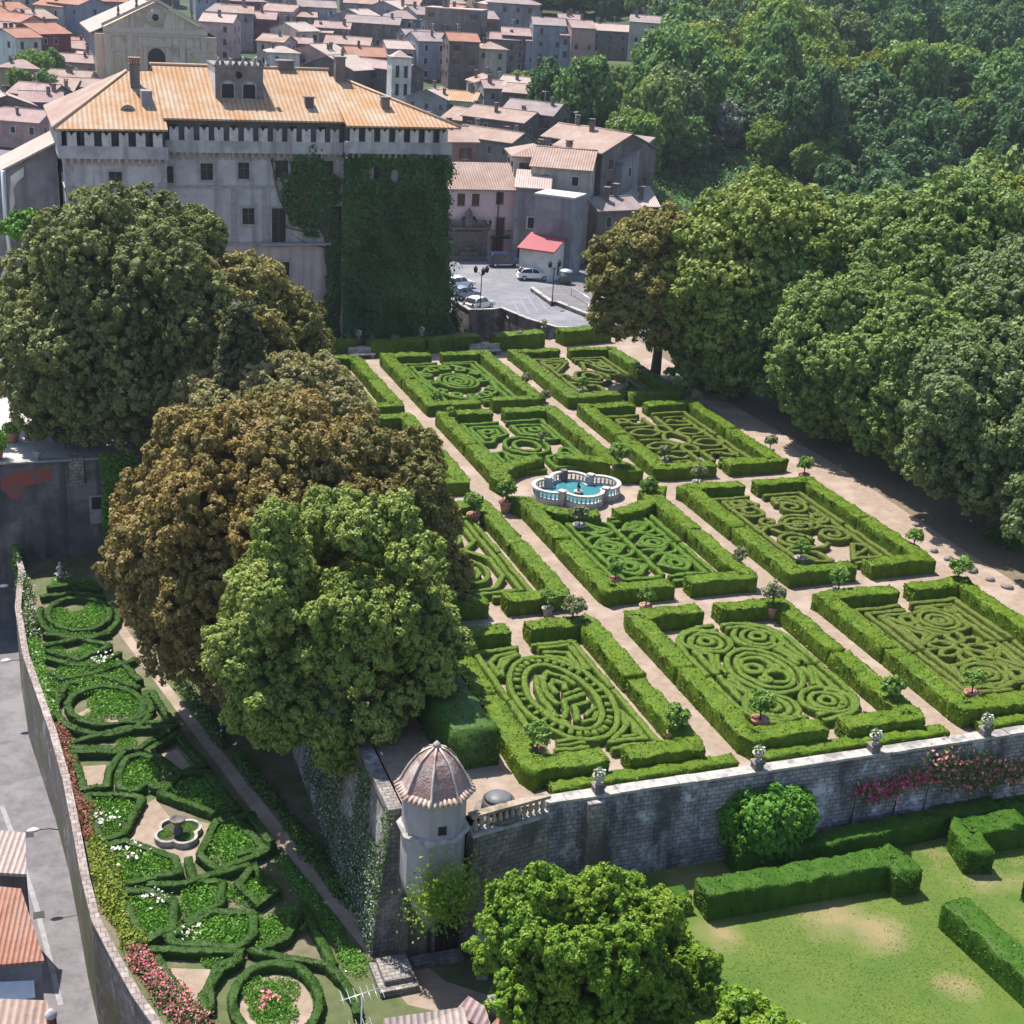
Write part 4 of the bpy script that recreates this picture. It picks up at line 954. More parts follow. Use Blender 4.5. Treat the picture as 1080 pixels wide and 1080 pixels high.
def pat_oval(a, b):
    o = frame(-a, -b, a, b, .5)
    o += [ring(0, -.1, 3.05, 4.75), ring(0, -.1, 2.1, 3.7)]
    for k in range(34):                                     # short blocks between the two ovals
        t = 2*math.pi*k/34; o.append(('o', [(2.38*math.cos(t), -.1+4.0*math.sin(t)), (2.78*math.cos(t), -.1+4.42*math.sin(t))]))
    o += [ln_((-1.3,-2.3),(-1.45,-.6),(-1.2,1.2),(-.7,2.4)), ln_((-.75,-1.1),(-.9,.5),(-.5,1.9),(.1,2.6),(.9,2.0),(1.3,.8)), ln_((-.2,.2),(-.25,1.2),(.2,1.7),(.7,1.2),(.5,.5)),
          ln_((-1.0,-2.5),(-.4,-1.6),(-.1,-.6),(.9,-.3),(1.5,-.2)), ln_((-.3,-2.9),(.1,-2.0),(.3,-1.3),(1.4,-1.1)), ln_((.0,-3.1),(.8,-3.0),(1.4,-2.2)), ln_((.5,-2.5),(.9,-2.1),(1.5,-1.7)), ln_((.1,.0),(.9,.2),(1.5,.4)),
          ln_((-1.7,-1.4),(-1.5,-2.4),(-.8,-3.0))]
    for s in (-.0,):
        o += [ln_((-a+.6,-b+.55),(-.7,-b+.55)), ln_((-a+1.0,-b+1.0),(-.7,-b+1.0)), ln_((-2.4,-b+1.45),(-.7,-b+1.4))]
    o += [poly((a-.55,-b+.55),(.75,-b+.55),(1.5,-b+1.2),(2.5,-b+2.0),(a-.55,-b+3.4)), ln_((1.7,-b+1.0),(2.7,-b+1.1),(3.0,-b+2.2))]
    o += [('o', [(a-.5,b-3.6),(a-.5,b-.5),(.75,b-.5)]), ('o', [(a-.95,b-3.0),(a-1.0,b-1.3),(.9,b-.95)]), ('o', [(.8,b-1.4),(2.0,b-1.9),(2.9,b-3.6)])]
    o += [('o', [(-.75,b-.7),(-1.6,b-1.2),(-2.6,b-2.2),(-3.0,b-3.2),(-a+.5,b-1.4),(-2.4,b-.8),(-.8,b-.45)]), ('o', [(-1.2,b-1.0),(-2.2,b-1.3),(-2.9,b-2.4)])]
    return o
def pat_rings(a, b):
    o = frame(-a, -b, a, b, .3, 2.6, 8)+frame(-a+.62, -b+.62, a-.62, b-.62, .3, 2.3, 8)
    for sx in (-1, 1):
        for sy in (-1, 1):
            cx, cy = sx*1.72, sy*4.05
            o += [ring(cx, cy, 1.45), ring(cx, cy, .95), ring(cx, cy, .42, n=16)]
            o += [poly((sx*2.95, sy*.45), (sx*2.2, sy*2.4), (sx*2.95, sy*2.9)), ln_((sx*2.6, sy*.5), (sx*1.9, sy*2.3)), ln_((sx*(a-1.25), sy*.15), (sx*(a-1.25), sy*3.2))]
    o += [ring(0, 0, 1.95, 2.75), ring(0, 0, 1.42, 2.2), leafshape(.35, -.9, .85, .7, .5), leafshape(-.1, .75, .95, .95, .9), leafshape(-.5, .35, .5, .5, 2), ring(.75, .25, .3, n=14), ring(-.55, -1.15, .32, n=14)]
    return o
def pat_rosette(a, b):
    o = frame(-a, -b, a, b, .4)+frame(-a+.6, -b+.6, a-.6, b-.6, .4)+frame(-a+1.2, -b+1.2, a-1.2, b-1.2, .4)
    for k in range(8):
        t = math.pi/8+k*math.pi/4; o.append(leafshape(1.05*math.cos(t), 1.25*math.sin(t), .78, .46, t))
    for sx, sy in ((-1, -1), (1, 1)):
        cx, cy = sx*-.1+sx*.9, sy*3.5
        o += [ring(cx, cy, 1.15, 1.25), ring(cx, cy, .72), ring(cx, cy, .3, n=14), ('c', [(cx+1.75*math.cos(t), cy+1.8*math.sin(t)) for t in np.linspace(.3, .3+2*math.pi, 7)[:-1]])]
    for sx, sy in ((-1, 1), (1, -1)):
        o += [poly((sx*.6, sy*1.7), (sx*2.3, sy*4.7), (sx*2.3, sy*.6)), poly((sx*1.1, sy*1.9), (sx*1.9, sy*3.4), (sx*1.95, sy*1.1)), ln_((sx*.3, sy*4.7), (sx*1.6, sy*4.7)), ring(sx*1.0, sy*3.9, .5, n=16)]
    o += [ln_((-.2,1.6),(-.9,2.1)), ln_((.2,-1.6),(.9,-2.1)), ln_((-1.6,.1),(-2.3,.1)), ln_((1.6,-.1),(2.3,-.1)), ring(-2.3,-4.6,.35,n=14), ring(2.3,4.6,.35,n=14)]
    return o
def pat_scroll(a, b):
    o = frame(-a, -b, a, b, .6)
    o += [('o', [(-a+.55,-b+2.5),(-a+.55,b-2.4)]), ('o', [(a-.55,-b+2.5),(a-.55,b-2.4)])]
    o += [spiral(-1.9, 3.3, 1.3, 1.7, 1.5), spiral(-1.5, 1.5, .85, 1.4, 0, -1), spiral(1.5, 3.6, 1.25, 1.7, 2, -1), spiral(.3, .4, 1.35, 1.9, -.5), spiral(-1.4, -1.9, 1.3, 1.9, 0), spiral(1.7, -1.4, 1.35, 1.9, 2.2, -1), spiral(2.2, 1.3, .9, 1.5, 3)]
    o += [wave((-3.2,-.4),(3.0,1.6),.55), wave((-.4,1.7),(2.9,2.4),.35), wave((-2.9,.6),(-.7,-.6),.3), wave((-3.1,-3.4),(.6,-2.7),.35)]
    o += [poly((-a+.6,-b+.6),(-.8,-b+.6),(-1.0,-b+2.0),(-a+.6,-b+2.6)), poly((.8,-b+.6),(a-.6,-b+.6),(a-.6,-b+2.4),(2.2,-b+2.9)), ln_((1.3,-b+1.1),(2.6,-b+1.9)), poly((-3.1,-b+1.1),(-1.6,-b+1.0),(-2.0,-b+1.9)),
          ('o', [(-a+.6,b-2.0),(-a+.6,b-.6),(-1.2,b-.6),(-.7,b-1.5),(-1.5,b-2.1),(-2.7,b-1.9)]), ring(-2.1,b-1.2,.5,n=14), ('o', [(a-.6,b-2.0),(a-.6,b-.6),(1.0,b-.6),(.8,b-1.6),(2.0,b-1.5)])]
    return o
def pat_eyes(a, b):
    o = frame(-a, -b, a, b*.8, .3)+frame(-a+.62, -b+.62, a-.62, b*.8-.62, .25)
    o += [ln_((0, -b+.9), (0, b*.72))]
    for sx in (-1, 1):
        cx = sx*1.65
        for cy in (-3.6, -.35, 2.85):
            o += [ring(cx, cy, .42, n=14)]
            o += [poly((cx-1.15, cy), (cx-.1, cy+1.2), (cx+1.15, cy), (cx+.1, cy-1.2)), ring(cx, cy, .82, n=22)]
        for cy in (-2.0, 1.3):
            o += [wave((cx-1.3, cy-.7), (cx+1.3, cy+.7), .25), wave((cx-1.3, cy+.7), (cx+1.3, cy-.7), .25)]
    return o
def pat_cells(a, b):
    o = frame(-a, -b*.8, a, b, .35)
    o += [ring(0, .3, 1.75, 1.95), ring(0, .3, 1.05, 1.2)]
    for sx in (-1, 1):
        for sy in (-1, 1):
            p = [(sx*.5, sy*4.7), (sx*3.2, sy*4.7), (sx*3.2, sy*1.2), (sx*2.5, sy*1.1), (sx*1.9, sy*2.2), (sx*.6, sy*2.75)]
            o += [('c', [(x, y+.3) for x, y in p]), ('c', [(sx*1.9+(x-sx*1.9)*.55, sy*3.3+.3+(y-sy*3.3)*.55) for x, y in p]), ring(sx*2.1, sy*3.5+.3, .42, n=14)]
    o += [ln_((-a+.4,-b*.8+.4),(-1.2,-b*.55)), ln_((a-.4,-b*.8+.4),(1.2,-b*.55))]
    return o
def pat_squares(a, b):
    o = frame(-a, -b, a, b, .3)+frame(-a+.6, -b+.6, a-.6, b-.6, .3)
    o += [ring(0, .2, 1.75, 2.3), ring(0, .2, 1.25, 1.7), ring(0, .2, .75, 1.05), ring(0, .2, .3, .45, 14)]
    for x, y in ((-2.4,2.5),(-1.4,3.9),(0,4.4),(1.4,3.9),(2.4,2.5),(2.5,.2),(2.4,-2.2),(1.4,-3.7),(0,-4.2),(-1.4,-3.7),(-2.4,-2.2),(-2.5,.2)):
        t = math.atan2(y, x); o.append(('c', [(x+.52*math.cos(t+k*math.pi/2+.78), y+.52*math.sin(t+k*math.pi/2+.78)) for k in range(4)]))
    o += [ring(0, .2, 3.25, 5.1)]
    return o
def pat_mixed(a, b):
    o = frame(-a, -b, a, b, .4)+frame(-a+.65, -b+.65, a-.65, b-.65, .4)
    o += [ring(0, 0, 1.5, 1.9), ring(0, 0, .8, 1.1), poly((-3,4.8),(-.6,4.8),(-2.9,1.5)), poly((-2.6,4.2),(-1.5,4.2),(-2.5,2.8)), poly((3,-4.8),(.6,-4.8),(2.9,-1.5)), poly((-3,-4.8),(-.6,-4.8),(-.6,-3),(-3,-1.6))]
    o += [wave((.5,4.6),(3,1.4),.4), wave((1.2,4.9),(3.1,2.6),.3), ring(2.2,3.6,.6,n=16), wave((-2.9,.9),(-1.2,-1.6),.3), wave((1.5,.2),(3.1,-1.0),.3), ln_((-2.2,-4.2),(-2.2,-2.6),(-1.2,-3.2)), ln_((.2,2.2),(.8,4.6)), ln_((1.3,-4.2),(2.3,-2.8))]
    return o
def pat_open(a, b):
    o = frame(-a, -b, a, b, .6)+[('o', [(a-.6, -b+1.2), (a-.6, b-1.2)])]
    for sx in (-1, 1):
        for sy in (-1, 1):
            o += [ln_((sx*.55, sy*(b-.7)), (sx*.55, sy*3.2), (sx*3.1, sy*3.0)), ln_((sx*3.0, sy*5.2), (sx*1.2, sy*5.0)), wave((sx*1.0, sy*4.0), (sx*3.2, sy*4.2), .3)]
            o += [leafshape(sx*2.0, sy*1.55, 1.25, .75, .0)]
    o += [leafshape(0, 0, 1.0, 1.5, 0), ring(0, 2.4, .6, .8), ring(0, -2.4, .6, .8), ln_((-3.2,0),(-1.4,0)), ln_((3.2,0),(1.4,0)), ring(-2.6,4.6,.45,n=14)]
    return o
def pat_octo(a, b):
    o = frame(-a, -b, a, b, .4)
    o += [('c', [(2.6*math.cos(t), 3.2*math.sin(t)-2.0) for t in np.linspace(.39, .39+2*math.pi, 9)[:-1]]), ring(0, -2.2, 1.5, 1.7), ring(0, -2.2, .8, .95), ring(0, -2.2, .28, n=12), rrect(-.8, -.1, .8, .75, .1)]
    o[-1] = ('c', o[-1])
    o += [('c', [(2.6*math.cos(t), 2.6*math.sin(t)+3.3) for t in np.linspace(.39, .39+2*math.pi, 9)[:-1]]), ring(0, 3.3, 1.5, 1.5), ring(0, 3.3, .7), ln_((a-.6,-b+.5),(a-.6,b-.5)), ln_((-a+.6,-b+.5),(-a+.6,b-.5)), ln_((-2.5,-b+.55),(2.5,-b+.55))]
    return o
PAT = {(0,0): (pat_oval,'knot'), (1,0): (pat_rings,'knot'), (2,0): (pat_rosette,'knot_brown'), (0,1): (pat_octo,'knot'), (1,1): (pat_eyes,'knot_fresh'), (2,1): (pat_scroll,'knot_brown'),
       (0,2): (pat_rings,'knot'), (1,2): (pat_cells,'knot_fresh'), (2,2): (pat_open,'knot_brown'), (0,3): (pat_mixed,'knot'), (1,3): (pat_squares,'knot_fresh'), (2,3): (pat_mixed,'knot_brown')}
KN = {(0,0): 'low knot hedges in a beaded oval with swirls inside', (1,0): 'low knot hedges in five ringed circles within rounded frames', (2,0): 'low bronzed knot hedges round an eight-petal rosette', (0,1): 'low knot hedges in ringed octagons half hidden by the bronze oak',
      (1,1): 'low green knot hedges in two rows of circles inside diamonds before the fountain', (2,1): 'low bronzed knot hedges curling in many spirals', (0,2): 'low knot hedges mostly hidden behind the bronze oak', (1,2): 'low green knot hedges in four cells round a double ring behind the fountain',
      (2,2): 'low bronzed knot hedges crossing over bare gravel', (0,3): 'low knot hedges under the pale oak beside the castle moat', (1,3): 'low green knot hedges in concentric rings amid small squares', (2,3): 'low knot hedges with triangles and waves under the olive oak'}
for key, (fn, mt) in PAT.items():
    c, r_ = key; x0, x1 = CX[c]; y0, y1 = RY[r_]; e = HW+.75
    cx, cy = (x0+x1)/2, (y0+y1)/2; a, b = (x1-x0)/2-e, (y1-y0)/2-e
    sc = a/3.55; sb = b/6.0                           # patterns are drawn for a 7.1 x 12 m rectangle
    t = thing('knot_garden', KN[key], 'knot hedges', (cx, cy, 0), 0, 'low knot patterns inside the beds')
    for kind, pts in fn(3.55, 6.0):
        P = [(p[0]*sc, p[1]*sb) for p in pts]; leng = sum(math.dist(P[i], P[i+1]) for i in range(len(P)-1))
        if key == (1,1): P = [(x, y if y < 0 or (x*x+(y+cy-FC[1])**2) > 7.6**2 else y-.9*max(0, 1-abs(x)/6)) for x, y in P]
        w = .32 if leng > 2.2 else .27
        g = hedge_geo(P, w+.04, .52+RND.uniform(-.05,.05), 0, kind == 'c', NR, step=.22, leafd=230, leafsize=.034, jit=.018, rnd=.10)
        inst('low_hedge', merge_hedges([g], 'low_hedge', L[mt]), t)

# hedges along the far end, the front wall and the left edge
for i, (p, q, w, h, lab) in enumerate((((337,372),(374,371),1.4,1.25,'short clipped hedge left of the far stone bench under the ivy bastion'), ((389,375),(445,371),1.6,1.4,'broad clipped hedge right of the far left stone bench'), ((449,371),(473,369),1.6,1.35,'square clipped hedge block below the ivy, left of the rounded one'),
        ((475,368),(503,366),1.6,1.4,'round-topped clipped hedge block beside the far stone steps'), ((520,369),(570,365),1.7,1.6,'tall clipped hedge right of the far stone steps below the parked cars'), ((590,363),(640,359),1.7,1.6,'tall clipped hedge at the far right end below the piazza road'))):
    hedge('box_hedge', lab, 'hedge', [pz(*p), pz(*q)], w, h, 0, L['box'], 'clipped hedges along the far end of the terrace', step=.3, leafd=120, leafsize=.07)
for p, q, lab in ((( -11.0,-.55),(-.75,-.35),'low narrow hedge along the wall top next to the balustrade'), ((.9,-.35),(12.1,-.45),'low narrow hedge along the wall top between two flower urns'), ((14.2,-.45),(36,-.45),'low narrow hedge along the wall top at the right edge')):
    hedge('low_box_hedge', lab, 'hedge', [p, q], .95, .5, 0, L['box'], 'low hedges along the top of the terrace wall', step=.3, leafd=170, leafsize=.055)
hedge('box_hedge', 'tall dark clipped hedge running up the left edge beside the domed tower', 'hedge', [(-13.9,2.6),(-14.2,17)], 2.7, 2.2, 0, L['shrub'], step=.35, leafd=55, leafsize=.08, rnd=.5)
hedge('box_hedge', 'clipped hedge along the right gravel walk below the great oaks', 'hedge', [(26.2,19.5),(26.2,35)], 1.0, .5, 0, L['box'], step=.4, leafd=30, leafsize=.06) if 0 else None

# ------------------------------------------------------------------ fountain
def quatre(R, cs, n=96):
    out = []
    for t in np.linspace(0, 2*math.pi, n, endpoint=False):
        e = np.array([math.cos(t), math.sin(t)]); r = 0
        for c in cs:
            c = np.array(c); d = c@e; disc = R*R-c@c+d*d
            if disc >= 0: r = max(r, d+math.sqrt(disc))
        out.append((r*e[0], r*e[1]))
    return out
FN = thing('fountain', 'four-lobed white stone fountain basin with balustrade and turquoise water', 'fountain', (FC[0], FC[1], 0), math.radians(45)*0)
CS = [(1.9, 0), (-1.9, 0), (0, 1.25), (0, -1.25)]
def ringwall(mb, ro, ri, z0, z1, n=96, m=0):
    A = quatre(ro, CS, n); B = quatre(ri, CS, n)
    v = [(x, y, z0) for x, y in A]+[(x, y, z1) for x, y in A]+[(x, y, z0) for x, y in B]+[(x, y, z1) for x, y in B]
    f = []
    for i in range(n):
        j = (i+1) % n
        f += [(i, j, n+j, n+i), (2*n+j, 2*n+i, 3*n+i, 3*n+j), (n+i, n+j, 3*n+j, 3*n+i), (j, i, 2*n+i, 2*n+j)]
    mb.add(v, f, m)
RO = 1.5
mb = MB(); ringwall(mb, RO+.12, RO-.14, 0, .42); mb.build('basin', G['marble'], FN)
mb = MB(); ringwall(mb, RO-.142, RO-.22, -.6, .40); mb.build('basin_lining', surf('pale_blue_lining', (.40,.52,.56), (.33,.46,.51), sc=1), FN)
mb = MB(); mb.add([(x, y, .30) for x, y in quatre(RO-.2, CS)], [tuple(range(96))]); mb.build('water', G['water'], FN)
mb = MB(); ringwall(mb, RO+.17, RO-.15, .90, 1.04); mb.build('rail', G['marble'], FN)
bal = baluster_mesh(.48, .09, 8).mesh('baluster', G['marble'])
Q = np.array(quatre(RO, CS, 480)); s_ = np.concatenate([[0], np.cumsum(np.linalg.norm(np.diff(np.vstack([Q, Q[:1]]), axis=0), axis=1))])
nb = 60
for k in range(nb):
    d_ = s_[-1]*k/nb; x, y = np.interp(d_, s_, np.append(Q[:, 0], Q[0, 0])), np.interp(d_, s_, np.append(Q[:, 1], Q[0, 1]))
    inst('baluster', bal, FN, (x, y, .42))
for sx in (-1, 1):
    for sy in (-1, 1):
        mb = MB(); mb.box(-.22,.22,-.22,.22,0,1.08); mb.box(-.27,.27,-.27,.27,1.081,1.16); a = math.atan2(sy*1.4, sx*1.5)
        r = np.linalg.norm(quatre(RO, CS, 360)[int(round(math.degrees(math.atan2(sy*1.06, sx*1.25)) % 360)) % 360]); e = math.atan2(sy*1.06, sx*1.25)
        mb.build('pier', G['marble'], FN, (r*math.cos(e), r*math.sin(e), 0), e)
mb = MB(); mb.box(-.22,.22,-.2,.3,0,1.2); mb.build('spout_pier', G['grotto'], FN, (0, 1.25+RO-.15, 0))
mb = MB(); mb.lathe([(.55,.0),(.55,.42),(.34,.5),(.3,.62),(.62,.74),(.6,.82),(.2,.84),(.14,1.0),(.26,1.1),(.18,1.25),(.1,1.4),(.16,1.5),(.03,1.66)], n=14); mb.build('centre_jet', G['marble'], FN, (.1,-.2,0)).scale = (.6,.6,.62)
mb = MB(); mb.tube([(0,0,.84),(.04,.02,1.15),(-.03,.03,1.35),(.02,0,1.72)], [.16,.22,.15,.07], 8); mb.build('bronze_figure', G['metal_dark'], FN, (.1,-.2,0)).scale = (.65,.65,.72)

# ------------------------------------------------------------------ potted citrus trees
PM = MB(); PM.lathe([(.24,0),(.30,.08),(.38,.5),(.41,.66)], n=16); PM = PM.mesh('pot', G['terracotta'])
RM = MB(); RM.lathe([(.42,.60),(.47,.62),(.47,.76),(.40,.77),(.38,.70),(.05,.69)], n=16); RM = RM.mesh('rim', G['terracotta'])
PW = MB(); PW.lathe([(.24,0),(.30,.08),(.38,.5),(.41,.66)], n=16); PW = PW.mesh('pot', G['coping'])
RW = MB(); RW.lathe([(.42,.60),(.47,.62),(.47,.76),(.40,.77),(.38,.70),(.05,.69)], n=16); RW = RW.mesh('rim', G['coping'])
CT_M = MB(); CT_M.tube([(0,0,.6),(.02,.01,1.0),(0,.02,1.5)], [.05,.045,.03], 6); CT_M.tube([(.01,0,1.05),(.2,.1,1.4)], [.03,.015], 5); CT_M.tube([(.01,0,1.1),(-.18,-.08,1.45)], [.03,.015], 5); CT_M = CT_M.mesh('trunk', G['bark'])
CM = {}
for k, (mt, sz) in {'green': ('citrus', .66), 'pale': ('citrus_pale', .6)}.items():
    CM[k] = [crown_mesh('crown', L[mt], ellipsoid_lobes(sz, sz, sz*.8, 11, NR, .3, .5, -.6), .085, 16, NR, .45, .24) for _ in range(3)]
POTS = [(533,540,'t','green',1.15,'at the left of the fountain court'), (651,505,'t','green',1.35,'right of the fountain beneath the curved hedge'), (610,563,'w','pale',1.0,'at the front hedge tip left of the basin'), (683,532,'w','green',1.0,'on the hedge corner right of the fountain'),
        (499,553,'t','green',1.1,'beside the walk under the bronze oak'), (603,668,'t','pale',1.15,'at the top corner of the oval maze bed'), (813,652,'t','pale',1.15,'at the far right corner of the five rings bed'), (1008,625,'t','green',1.2,'at the far right corner of the rosette bed'),
        (847,509,'t','green',1.0,'at the far right corner of the spiral bed'), (565,806,'t','green',1.1,'in the near left corner of the oval maze bed'), (711,785,'t','green',1.05,'in the near right corner of the oval maze bed'), (800,772,'t','green',1.1,'in the near left corner of the five rings bed'),
        (938,752,'w','green',1.05,'in the near right corner of the five rings bed'), (1023,742,'t','green',1.0,'in the near left corner of the rosette bed'), (883,632,'w','green',1.0,'in the far left corner of the rosette bed'), (843,597,'w','green',.9,'in the near left corner of the spiral bed'),
        (962,586,'w','green',.95,'in the near right corner of the spiral bed'), (680,648,'t','green',.9,'in the far left corner of the five rings bed'), (735,517,'w','pale',1.0,'in the far left corner of the spiral bed'), (811,482,'w','pale',.9,'in the near right corner of the bare gravel bed'),
        (648,620,'t','green',.9,'in the near left corner of the crossed knot bed'), (778,605,'t','pale',.9,'in the near right corner of the crossed knot bed'), (700,492,'w','pale',.85,'in the near left corner of the bare gravel bed'), (574,432,'w','pale',.85,'by the far edge of the four cells bed'),
        (572,470,'w','pale',.6,'at the hedge gap above the basin'), (460,432,'w','green',.8,'in the near left corner of the ring bed'), (476,450,'w','green',.8,'in the far left corner of the four cells bed'), (555,412,'w','pale',.8,'in the near right corner of the ring bed'),
        (548,368,'w','pale',.85,'by the far hedge near the stone steps'), (416,372,'w','pale',.85,'on the far hedge below the ivy bastion'), (614,418,'w','green',.85,'in the near left corner of the far right bed'), (705,408,'w','green',.9,'in the near right corner of the far right bed'),
        (733,432,'w','pale',.9,'at the far right corner of the bare gravel bed'), (577,650,'w','green',.8,'in the near right corner of the octagon bed')]
for i, (px, py, pk, ck, s, wh) in enumerate(POTS):
    t = thing('potted_citrus', '%s citrus in %s pot %s' % ('pale' if ck == 'pale' else 'green', 'terracotta' if pk == 't' else 'stone', wh), 'potted tree', at(px, py), RND.uniform(0, 6), 'potted citrus trees about the knot garden')
    t.scale = (s, s, s)
    p_ = inst('pot', PM if pk == 't' else PW, t); inst('rim', RM if pk == 't' else RW, p_); inst('trunk', CT_M, t); inst('crown', CM[ck][i % 3], t, (0, 0, 1.62))

# flower urns on the terrace wall
UM = MB(); UM.box(-.3,.3,-.3,.3,0,.5); UM.box(-.36,.36,-.36,.36,.5,.6); UM = UM.mesh('pedestal', G['rubble'])
UB = MB(); UB.lathe([(.2,.6),(.12,.68),(.1,.76),(.26,.92),(.36,1.15),(.42,1.2),(.4,1.24),(.05,1.2)], n=14); UB = UB.mesh('bowl', G['coping'])
def flowers(mat, n=70, r=.42, h=.5):
    P = NR.normal(0, 1, (n, 3)); P = unit(P)*NR.uniform(.5, 1, (n, 1))*np.array([r, r, h*.6])+np.array([0, 0, 1.3+h*.3]); return leaf_patch(P, P-np.array([0, 0, 1.2]), .085, L[mat], mat)
UF = flowers('petal_white', 60); UL = flowers('rose_leaf', 130, .4, .42)
for px, py, z, wh in ((639,848,.30,'above the wall buttress near the balustrade'), (795,808,.30,'at the end of the walk above the round bush'), (923,795,.30,'above the pink climbing roses'), (1042,779,.30,'at the far right of the wall'), (444,356,.8,'on the far bench below the ivy'), (378,360,.8,'far left below the ivy bastion'), (573,346,.7,'by the far road parapet')):
    p = at(px, py, .3) if py > 500 else at(px, py+10, 0)
    t = thing('flower_urn', 'grey stone urn of white flowers '+wh, 'urn', (p[0], -1.45 if py > 500 else p[1], z), 0, 'flower urns along the terrace edges'); t.scale = (.82,.82,.8)
    inst('pedestal', UM, t); inst('bowl', UB, t); inst('foliage', UL, t); inst('flowers', UF, t)
# stone benches / steps at the far end
for px, py, wd, wh in ((442,379,3.2,'between the rounded hedge block and the tall far hedge'), (382,383,2.6,'between the two far hedges below the ivy bastion')):
    p = at(px+ (70 if px == 442 else 0), py-5)
    t = thing('stone_bench', 'pale stone step seat '+wh, 'bench', (p[0], p[1], 0), 0, 'stone seats at the far end')
    mb = MB(); mb.box(-wd/2, wd/2, -.3, .3, .38, .5); mb.build('seat', G['coping'], t); mb = MB(); mb.box(-wd/2, wd/2, .25, .45, 0, 1.05); mb.build('back', G['coping'], t)
    mb = MB(); mb.box(-wd/2+.1, -wd/2+.5, -.25, .2, 0, .379); mb.box(wd/2-.5, wd/2-.1, -.25, .2, 0, .379); mb.build('base', G['rubble'], t)
# stone well head by the tower
p = at(525, 856)
t = thing('stone_well', 'round dark iron-lidded well on a ring kerb beside the domed tower', 'well', p)
mb = MB(); mb.lathe([(1.15,0),(1.15,.12),(.9,.14),(.05,.14)], n=24); mb.build('kerb', G['grotto'], t)
mb = MB(); mb.lathe([(.82,.141),(.78,.7),(.70,.72),(.66,.5),(.05,.5)], n=24); mb.build('well_head', surf('dark_well_stone', (.075,.07,.07), (.045,.042,.042), sc=3, bump=.4), t)
mb = MB(); mb.lathe([(.66,.72),(.62,.86),(.4,.98),(.1,1.03)], n=24); mb.build('lid', surf('grey_iron_lid', (.13,.13,.14), (.09,.09,.095), sc=4, rough=.5), t)
# ------------------------------------------------------------------ the great trees round the terrace
TR = np.random.default_rng(5)
def big(label, center, base, rad, mat, nl, name='holm_oak', seed=0, lit=None, **kw):
    rng = np.random.default_rng(100+seed)
    return tree(name, label, 'tree', (base[0], base[1], base[2]), rad, center[2]-base[2], L[mat], rng, nl=nl, **kw)
def offs(t, dx, dy):                                     # lean a crown off its trunk
    for c in t.children:
        if c.name.startswith('crown'): c.location.x += dx; c.location.y += dy
    return t
patch = lambda k: (lambda p: .22*noise.noise((p[0]*k, p[1]*k, p[2]*k)))
offs(big('huge dark green holm oak on the forecourt in front of the castle', (0,0,8.7), (-25.4,59,0), (10.6,10,10.2), 'oak_dark', 42, seed=1, leafsize=.14, per=40, clump=.52, trunk_r=.7, tintfn=patch(.15), low=-.8), .3, -1)
offs(big('olive brown holm oak with a rounded crown right of the huge dark oak', (0,0,7.4), (-17.0,56,0), (7.4,7,7.6), 'oak_olive', 30, seed=2, leafsize=.14, per=40, clump=.52, trunk_r=.55, tintfn=patch(.2), low=-.7), -.4, -1)
offs(big('grey-green pale holm oak behind the bronze oak', (0,0,4.3), (-15.2,46,0), (8.4,6,5.6), 'oak_pale', 26, seed=3, leafsize=.13, per=42, clump=.48, trunk_r=.5, tintfn=patch(.2)), -.3, 0)
offs(big('vast bronze-brown holm oak overhanging the lower flower garden', (0,0,3.2), (-16.6,24.5,0), (11.2,9.2,10.4), 'oak_brown', 46, seed=4, leafsize=.125, per=38, clump=.44, trunk_r=.75, tintfn=lambda p: .2*noise.noise((p[0]*.16, p[1]*.16, p[2]*.16))+.10-.045*max(0, p[0]+.4*-p[1]), low=-.8), -2.4, -1.0)
offs(big('bright green holm oak in front of the bronze oak near the domed tower', (0,0,4.2), (-16.4,12.2,0), (6.8,6,9.2), 'oak_green', 36, seed=5, leafsize=.10, per=40, clump=.36, trunk_r=.6, tintfn=patch(.25), low=-.8, rmin=.2, rmax=.34), -2.7, -1.8)
# cypress-like tree in front of the olive oak
t = thing('cypress', 'dark broad cypress standing between the two forecourt oaks', 'tree', (-18.2,45.6,0))
h = 14.6; lob = [(TR.normal(0,.25)+math.cos(a)*rr, math.sin(a)*rr, z, r_) for z, rr, r_ in [(z, 2.5*(1-z/14.8)+.2, 1.6*(1-z/17)) for z in np.linspace(2, h-1.4, 11)] for a in np.linspace(0, 2*math.pi, 6)[:-1]+z]
inst('crown', crown_mesh('crown', L['cypress'], np.array(lob), .11, 44, TR, .8, .42), t); MB().tube([(0,0,-.3),(0,0,5),(0,0,11)], [.3,.22,.1], 8).build('trunk', G['bark'], t)
